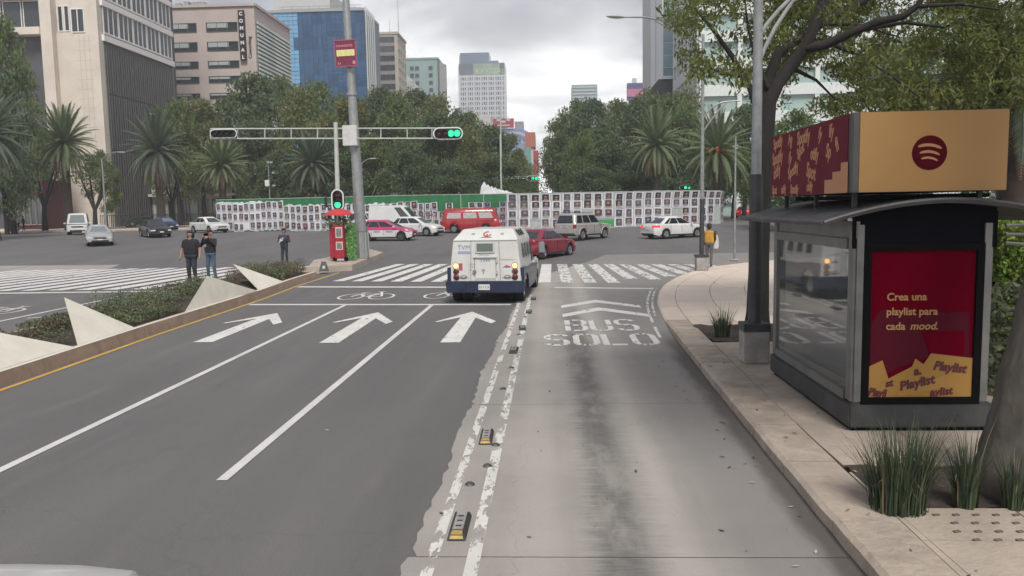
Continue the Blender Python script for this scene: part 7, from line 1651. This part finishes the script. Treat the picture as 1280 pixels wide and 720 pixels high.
# ---------------- palms: trunk and separate fronds
def palms():
    fr_m = [leaf_mat('palm_frond_green', (.16, .21, .10), .2, .25), leaf_mat('palm_frond_dark', (.120, .155, .100), .2, .25)]; dry = mat('palm_frond_dry', (.24, .165, .115), .9, island=.2); tr = mat('palm_trunk', (.060, .044, .035), .95, var=.5, vscale=2.5, bump=1.0, bscale=6); og = mat('palm_fruit', (.42, .12, .025), .7, var=.3)
    def frond(L_, droop, m, nm, n=54, w=.58, thin=1.0):     # in local xz plane, along +x
        mb = MB(); pts = []
        for i in range(13): t = i / 12; pts.append(Vector((L_ * (t - .18 * droop * t * t), 0, L_ * (.10 * t - .62 * droop * t ** 2.1))))
        mb.tube(pts, [.045 * (1 - t / 13) + .008 for t in range(13)], 4, 0)
        for i in range(n):
            t = .10 + .90 * i / (n - 1); k = min(11, int(t * 12)); p = pts[k].lerp(pts[k + 1], t * 12 - k); d = (pts[k + 1] - pts[k]).normalized(); l = w * (math.sin(math.pi * (.16 + .80 * t)) ** .7)
            for s in (-1, 1):
                e = p + (Vector((0, s, 0)) * .80 + d * .65 + Vector((0, 0, -.30 - .15 * rnd.random()))).normalized() * l * rnd.uniform(.85, 1.1); q = d * .042 * thin
                mb.add([p - q, p + q, e], [(0, 1, 2)], 0)
        return mb.mesh(nm, m)
    def proto(label, th=7.6, crown_r=4.0, nf=84, skirt=30, m=fr_m[0], fruit=False):
        root = thing('palm_tree', label, 'palm', (0, 0, 0), 0, 'date palms round the junction'); rr = random.Random(int(th * 10) + nf)
        path = [(0, 0, -.1), (0, 0, .6), (.05, 0, th * .5), (.08, .03, th)]; MB().tube(path, [.62, .48, .42, .46], 12).build('trunk', tr, root, smooth=50)
        MB().ell((.08, .03, th + .1), (.62, .62, .9), 10, 8).build('crown_boss', tr, root, smooth='full')
        kinds = [frond(crown_r, d, m, 'frond') for d in (.30, .52, .85)]; dk = [frond(crown_r * .86, .55, dry, 'dry_frond', 26, .34, .8), frond(crown_r * .78, .75, dry, 'dry_frond', 24, .30, .8)]
        for i in range(nf):
            u = i / nf; el = 86 - 118 * u ** .85; a = i * 2.39996 + rr.uniform(-.15, .15); k = kinds[0 if el > 45 else 1 if el > 5 else 2]
            o = link('frond', k, root, (.08 + .2 * math.cos(a), .03 + .2 * math.sin(a), th + .45 + .3 * math.sin(R(max(0, el))))); o.rotation_euler = (rr.uniform(-.15, .15), -R(el), a); s = rr.uniform(.88, 1.06); o.scale = (s, s, s)
        for i in range(skirt):
            a = i * 2.39996 + .7; o = link('dry_frond', dk[i % 2], root, (.08 + .3 * math.cos(a), .03 + .3 * math.sin(a), th + .15)); o.rotation_euler = (0, -R(rr.uniform(-62, -34)), a); s = rr.uniform(.75, 1.0); o.scale = (s, s, s)
        if fruit:
            for i in range(7):
                a = i * .9; mb = MB()
                for j in range(16): mb.ell((.9 + rr.uniform(-.3, .35), rr.uniform(-.25, .25), rr.uniform(-.25, .25)), (.10, .10, .12), 5, 4)
                o = mb.build('fruit_cluster', og, root); o.location = (.08, .03, th + .55); o.rotation_euler = (0, 0, a)
        return root
    a = proto('tall date palm with a brown frond skirt before the cream building'); b = proto('date palm with grey green crown', 6.6, 4.1, 84, 30, fr_m[1])
    spots = [(a, 72, 286, 181, 87, 'tall date palm with a brown frond skirt before the cream building', 0), (b, 190, 284, 190, 89, 'date palm above the black and blue cars, left of the signal arm', 1), (None, 270, 280, 208, 91, 'date palm under the left end of the signal arm', 2), (None, 384, 270, 206, 92, 'date palm behind the left hoarding below the signal arm', 1.1), (None, 474, 268, 228, 97, 'dim small palm just right of the big sign pole', 1.2), (None, -26, 290, 170, 64, 'palm cut by the left edge of the photo', .9)]
    for i, (o, px, py0, pyc, Y, lb, k) in enumerate(spots):
        x = xpx(px, Y); g = 1.15; zc = at(px, pyc, Y).z
        if o is None: o = copy_tree(b if i % 2 else a)
        th = 7.6 if i in (0, 2, 4) else 6.6
        s = (zc - g) / (th + .5); o.location = (x, Y, g); o.scale = (.95, .95, s) if i != 4 else (.7, .7, s); o.rotation_euler.z = rnd.uniform(0, 6); o['label'] = lb
    c = proto('palm with a thick hanging skirt of dry fronds rising behind the poster wall', 6.2, 3.8, 66, 40)
    Y = 92; c.location = (xpx(820, Y), Y, 1.1); s = (at(820, 182, Y).z - 1.1) / 6.7; c.scale = (.98, .98, s)
    d = proto('palm with orange fruit clusters at the right end of the poster wall', 5.4, 4.0, 70, 10, fr_m[0], True); Y = 84; d.location = (xpx(897, Y), Y, 1.1); s = (at(897, 190, Y).z - 1.1) / 5.9; d.scale = (1, 1, s)
    e = proto('large palm behind the kiosk roof sign at the right edge', 5.6, 3.0, 44, 18, fr_m[1]); Y = 21; e.location = (xpx(1272, Y), Y, .12); e.scale = (.9, .9, .92)
palms()

# ---------------- the tree beside the kiosk and the leaning trunk in front of it
FOL = leaf_mat('ash_leaf', (.205, .235, .065), .35, .55); FOL2 = leaf_mat('ash_leaf_dark', (.145, .17, .06), .35, .45)
def kiosk_tree():
    global rng
    rng = np.random.default_rng(9); rr = random.Random(9)
    root = thing('tree', 'dark-barked forked tree leaning over the kiosk behind the near pole', 'tree', (0, 0, 0)); Y = 16.9
    def pth(*p): return [at(px, py, y) for px, py, y in p]
    b = gnd(946, 412, .15); b.y = Y
    tr = MB()
    base = at(946, 412, Y); base.z = .12
    tr.tube([base] + pth((947, 390, Y), (949, 320, Y), (952, 240, Y), (955, 170, Y), (958, 128, Y)), [.30, .235, .205, .195, .20, .20], 14); tr.build('trunk', BARKD, root, smooth=50)
    def limb(pts, r0, r1):
        P = pth(*pts); MB().tube(P, [r0 + (r1 - r0) * i / (len(P) - 1) for i in range(len(P))], 9).build('limb', BARKD, root, smooth=50)
    limb([(957, 138, Y), (972, 105, Y), (992, 78, Y - .1), (1008, 56, Y - .2), (1020, 28, Y - .3), (1032, -8, Y - .4), (1040, -60, Y - .5)], .145, .085)
    limb([(1006, 60, Y - .2), (1032, 56, Y - .3), (1062, 42, Y - .5), (1095, 28, Y - .7), (1130, 20, Y - .9), (1148, 6, Y - 1), (1160, -20, Y - 1.1)], .105, .05)
    limb([(955, 150, Y), (960, 100, Y + .2), (972, 68, Y + .3), (1002, 45, Y + .4), (1040, 22, Y + .5), (1078, 2, Y + .6), (1100, -20, Y + .6)], .13, .06)
    limb([(953, 160, Y), (938, 110, Y + .2), (915, 70, Y + .3), (890, 35, Y + .3), (868, 10, Y + .3)], .08, .03)
    for pts in ([(1040, 55, Y), (1080, 72, Y - .4), (1115, 95, Y - .6), (1150, 122, Y - .8)], [(1075, 38, Y), (1130, 28, Y - .5), (1180, 34, Y - .8), (1215, 20, Y - 1)], [(990, 85, Y), (1020, 100, Y + .3), (1045, 125, Y + .5)], [(1030, 30, Y), (1070, 30, Y + .6), (1120, 45, Y + .9)], [(930, 95, Y), (905, 92, Y), (880, 82, Y)], [(1145, 8, Y - 1), (1200, 5, Y - 1.2), (1250, 12, Y - 1.4)], [(960, 110, Y), (945, 75, Y), (935, 35, Y), (930, -10, Y)]): limb(pts, .045, .015)
    low = [(840, 40), (856, 72), (875, 92), (905, 90), (935, 112), (965, 120), (1000, 140), (1060, 140), (1130, 140), (1200, 140), (1300, 145)]
    holes = [(1126, 52, 14), (1010, 108, 22), (1172, 88, 20), (1020, 85, 12), (985, 128, 10), (1100, 125, 12), (925, 62, 14), (895, 62, 12), (950, 45, 10)]
    C = []; n = 0
    while n < 640:
        px = rr.uniform(842, 1330); py = rr.uniform(-110, 142); lim = lerp_prof(low, px)
        if py > lim: continue
        if px < 965 and rr.random() < .45: continue
        if any((px - hx) ** 2 + (py - hy) ** 2 < hr * hr for hx, hy, hr in holes): continue
        if px < 870 and py > 55 and rr.random() < .5: continue
        c = at(px, py, rr.uniform(17.2, 22.5) if (px > 925 and rr.random() < .93) else rr.uniform(14.5, 21)); C.append((tuple(c), (.38, .38, .28))); n += 1
    P = crown_points(C, 105, 1.0); k = rng.random(len(P)) < .7
    leaves('crown', P[k], .135, FOL, root, .32, .9); leaves('crown', P[~k], .135, FOL2, root, .32, .9)
    # leaning tree in front of the kiosk: trunk out of the right edge, crown above the frame
    t2 = thing('tree', 'thick leaning grey trunk in the near planter at the right edge', 'tree', (0, 0, 0)); bk = mat('bark_grey', (.075, .066, .055), .95, var=.5, vscale=5, bump=1.0, bscale=9, stretch=(1, 1, .35))
    P0 = at(1262, 650, 7.55); P0.z = .1
    pts = [P0, at(1260, 620, 7.55), at(1272, 560, 7.55), at(1288, 480, 7.6), at(1306, 400, 7.65), at(1328, 300, 7.7), at(1352, 150, 7.9), at(1360, 0, 8.2), at(1340, -140, 8.6)]
    rad = [.44, .34, .29, .265, .245, .225, .21, .19, .15]; pp_, rd_ = [], []
    for i in range(8):
        for q in range(8): t = q / 8; pp_.append(Vector(pts[i]).lerp(Vector(pts[i + 1]), t)); rd_.append(rad[i] * (1 - t) + rad[i + 1] * t)
    tb = MB().tube(pp_, rd_, 40); import mathutils.noise as mn
    for i, v in enumerate(tb.v):
        v = Vector(v); c_ = pp_[min(len(pp_) - 1, i // 40)]; q = Vector((v.x * 9, v.y * 9, v.z * 2.2)); f = mn.noise(q) * .035 + mn.noise(q * 3) * .016; d_ = v - c_; d_.z = 0; tb.v[i] = tuple(v + d_.normalized() * f)
    tb.build('trunk', bk, t2, smooth=80)
    e = pts[-1]
    for dx, dy, dz in ((-2.2, 1, 1.8), (1.5, 2, 2.0), (-.8, -2.5, 2.1), (2.2, -1, 1.6)): MB().tube([e - Vector((0, 0, .4)), e + Vector((dx * .5, dy * .5, dz * .6)), e + Vector((dx, dy, dz))], [.12, .08, .03], 7).build('limb', bk, t2, smooth=50)
    cl = []
    for i in range(120): cl.append(((e.x - .4 + rr.uniform(-3.4, 3.2), e.y + rr.uniform(-4.0, 2.6), e.z + .6 + rr.uniform(-.4, 2.6)), (.7, .7, .45)))
    cl = [c for c in cl if not (c[0][2] < 2.9 + .30 * c[0][1])]
    leaves('crown', crown_points(cl, 130, 1.0), .19, FOL, t2, .4, .6)
kiosk_tree()

# ---------------- grasses, shrubs, hedge
def tuft(label, loc, n, h, r, seed, m, cat='grass clump', group='strappy grass clumps in the pavement planters'):
    rr = random.Random(seed); root = thing('grass_clump', label, cat, loc, 0, group); mb = MB()
    for i in range(n):
        a = rr.uniform(0, 6.283); b = r * .45 * math.sqrt(rr.random()); x, y = b * math.cos(a), b * math.sin(a); L_ = h * rr.uniform(.55, 1.1); lean = rr.uniform(.08, .55) * L_ * (.3 + b / r * 1.6); a2 = a + rr.uniform(-.5, .5); w = rr.uniform(.006, .011); s = Vector((-math.sin(a2), math.cos(a2), 0)) * w; V = []; bend = rr.uniform(0, .25) if rr.random() < .75 else rr.uniform(.35, .6)
        for k in range(5):
            t = k / 4; p = Vector((x + lean * t ** 1.7 * math.cos(a2), y + lean * t ** 1.7 * math.sin(a2), L_ * (t - bend * t ** 3))); ww = s * (1 - t * .92); V += [p - ww, p + ww]
        mb.add(V, [(2 * k, 2 * k + 1, 2 * k + 3, 2 * k + 2) for k in range(4)], rr.randrange(3) if rr.random() < .9 else 3)
    mb.build('blades', m, root); return root
GB = [leaf_mat('blade_green', (.045, .075, .035), .2, .2), leaf_mat('blade_dark', (.030, .052, .028), .2, .2), leaf_mat('blade_pale', (.085, .115, .055), .2, .2), mat('blade_dry', (.16, .12, .07), .9)]
def clumps():
    def g(px, py): p = gnd(px, py, .16); return (p.x, p.y, .15)
    tuft('large grass clump with long arching blades at the kerb end of the near planter', g(1122, 634), 430, .88, .55, 1, GB)
    tuft('upright grass clump between the big clump and the leaning trunk', g(1207, 632), 140, .78, .22, 2, GB)
    tuft('thin grass clump right in front of the leaning trunk', g(1268, 634), 110, .60, .22, 3, GB)
    tuft('small spiky clump at the back of the near planter', g(1150, 598), 80, .55, .3, 8, GB)
    tuft('dense grass clump left of the near pole block', g(903, 420), 190, .72, .36, 4, GB)
    tuft('grass clump right behind the near pole block', g(951, 412), 140, .74, .3, 5, GB)
    tuft('grass tuft hidden between trunk and kiosk in the far planter', (5.0, 17.3, .15), 120, .7, .3, 6, GB)
    # shrubs of the median
    rr = random.Random(12); global rng; rng = np.random.default_rng(12)
    L1 = leaf_mat('shrub_leaf', (.165, .19, .09), .4, .15); L2 = leaf_mat('shrub_leaf_dark', (.115, .135, .068), .4, .15); L3 = leaf_mat('shrub_leaf_brown', (.15, .115, .08), .4, .15); L4 = leaf_mat('shrub_leaf_bluish', (.14, .175, .115), .3, .15)
    def bed(name, label, cells, hgt, ms, per=260, ls=.055):
        C = [[], [], []]
        for (x, y) in cells:
            h = hgt * rr.uniform(.55, 1.15); k = 0 if rr.random() < .5 else 1 if rr.random() < .7 else 2
            C[k].append(((x, y, G(y) + .32 + h * .45), (.26, .26, h * .55)))
        root = thing(name, label, 'shrub bed', (0, 0, 0), 0, 'shrub beds between the concrete wedges')
        for k in range(3):
            if C[k]: leaves('foliage', crown_points(C[k], per, 1.0), ls, ms[k], root, .5, -.5)
        st = MB()
        for k in range(3):
            for c, r in C[k]: st.tube([(c[0], c[1], G(c[1]) + .2), (c[0] + .05, c[1], c[2])], .012, 4)
        tag(st.build('stems', BARK, root), kind='stuff')
    def cells(x0, x1, y0, y1, d=.34, skip=lambda x, y: False):
        out = []; y = y0
        while y < y1:
            x = x0
            while x < x1:
                xx, yy = x + rr.uniform(-.12, .12), y + rr.uniform(-.12, .12)
                if not skip(xx, yy): out.append((xx, yy))
                x += d
            y += d
        return out
    bed('shrub_bed', 'low green shrub bed left of the upright triangular wedge', cells(-12.2, -9.75, 13.4, 16.0, skip=lambda x, y: x > -9.7 - (16.1 - y) * 1.0 or x < -11.6), .38, (L1, L2, L3))
    bed('shrub_bed', 'brownish green shrub bed right of the upright triangular wedge', cells(-12.1, -9.8, 18.0, 21.4, skip=lambda x, y: (x > -10.5 and y < 18.5)), .26, (L2, L1, L3))
    bed('shrub_bed', 'taller feathery shrubs at the foot of the wide wedge', cells(-12.1, -10.75, 20.8, 23.6, .36), .50, (L4, L1, L2))
    bed('shrub_bed', 'shrub bed between the two far wedges beside the standing men', cells(-12.1, -10.75, 24.6, 27.6, .36), .50, (L2, L1, L3))
    bed('shrub_bed', 'last shrub bed near the crossing, with reddish tips', cells(-12.0, -10.0, 29.8, 32.8, .36), .52, (L1, L3, L2))
    # clipped hedge right of the kiosk
    root = thing('hedge', 'bright green clipped hedge seen right of the kiosk', 'hedge', (0, 0, 0)); x0, x1, y0, y1, z0, z1 = 7.6, 14, 13.6, 15.6, .2, 2.45
    P = np.stack([rng.uniform(x0, x1, 26000), rng.uniform(y0, y1, 26000), rng.uniform(z0, z1, 26000)], 1); f = rng.integers(0, 3, 26000)
    P[f == 0, 1] = y0 + rng.uniform(-.08, .15, (f == 0).sum()); P[f == 1, 2] = z1 + rng.uniform(-.15, .10, (f == 1).sum()); P[f == 2, 0] = x0 + rng.uniform(-.08, .15, (f == 2).sum())
    leaves('foliage', P, .10, leaf_mat('hedge_leaf', (.20, .30, .04), .4, .3), root, .6); MB().box(((x0 + x1) / 2, (y0 + y1) / 2, (z0 + z1) / 2 - .1), (x1 - x0 - .3, y1 - y0 - .3, z1 - z0 - .2)).build('branches', mat('hedge_inner', (.03, .03, .02), .95), root)
    t = thing('flower_bed', 'dark leafy undergrowth below the hedge right of the kiosk', 'plants', (0, 0, 0)); P = np.stack([rng.uniform(5.9, 12, 9000), rng.uniform(11.2, 13.4, 9000), .15 + rng.uniform(0, 1.0, 9000) ** 1.5 * 1.5], 1); leaves('foliage', P, .14, L2, t, .5)
clumps()

# ---------------- thin city haze
def haze():
    m = bpy.data.materials.new('haze_air'); m.use_nodes = True; nt = m.node_tree; nt.nodes.clear(); o = nt.nodes.new('ShaderNodeOutputMaterial'); v = nt.nodes.new('ShaderNodeVolumePrincipled'); v.inputs['Color'].default_value = (.90, .93, .96, 1); v.inputs['Density'].default_value = .0008; v.inputs['Anisotropy'].default_value = .2; nt.links.new(v.outputs[0], o.inputs['Volume'])
    tag(MB().box((0, 340, 74), (900, 840, 150)).build('haze', m), kind='stuff')
haze()
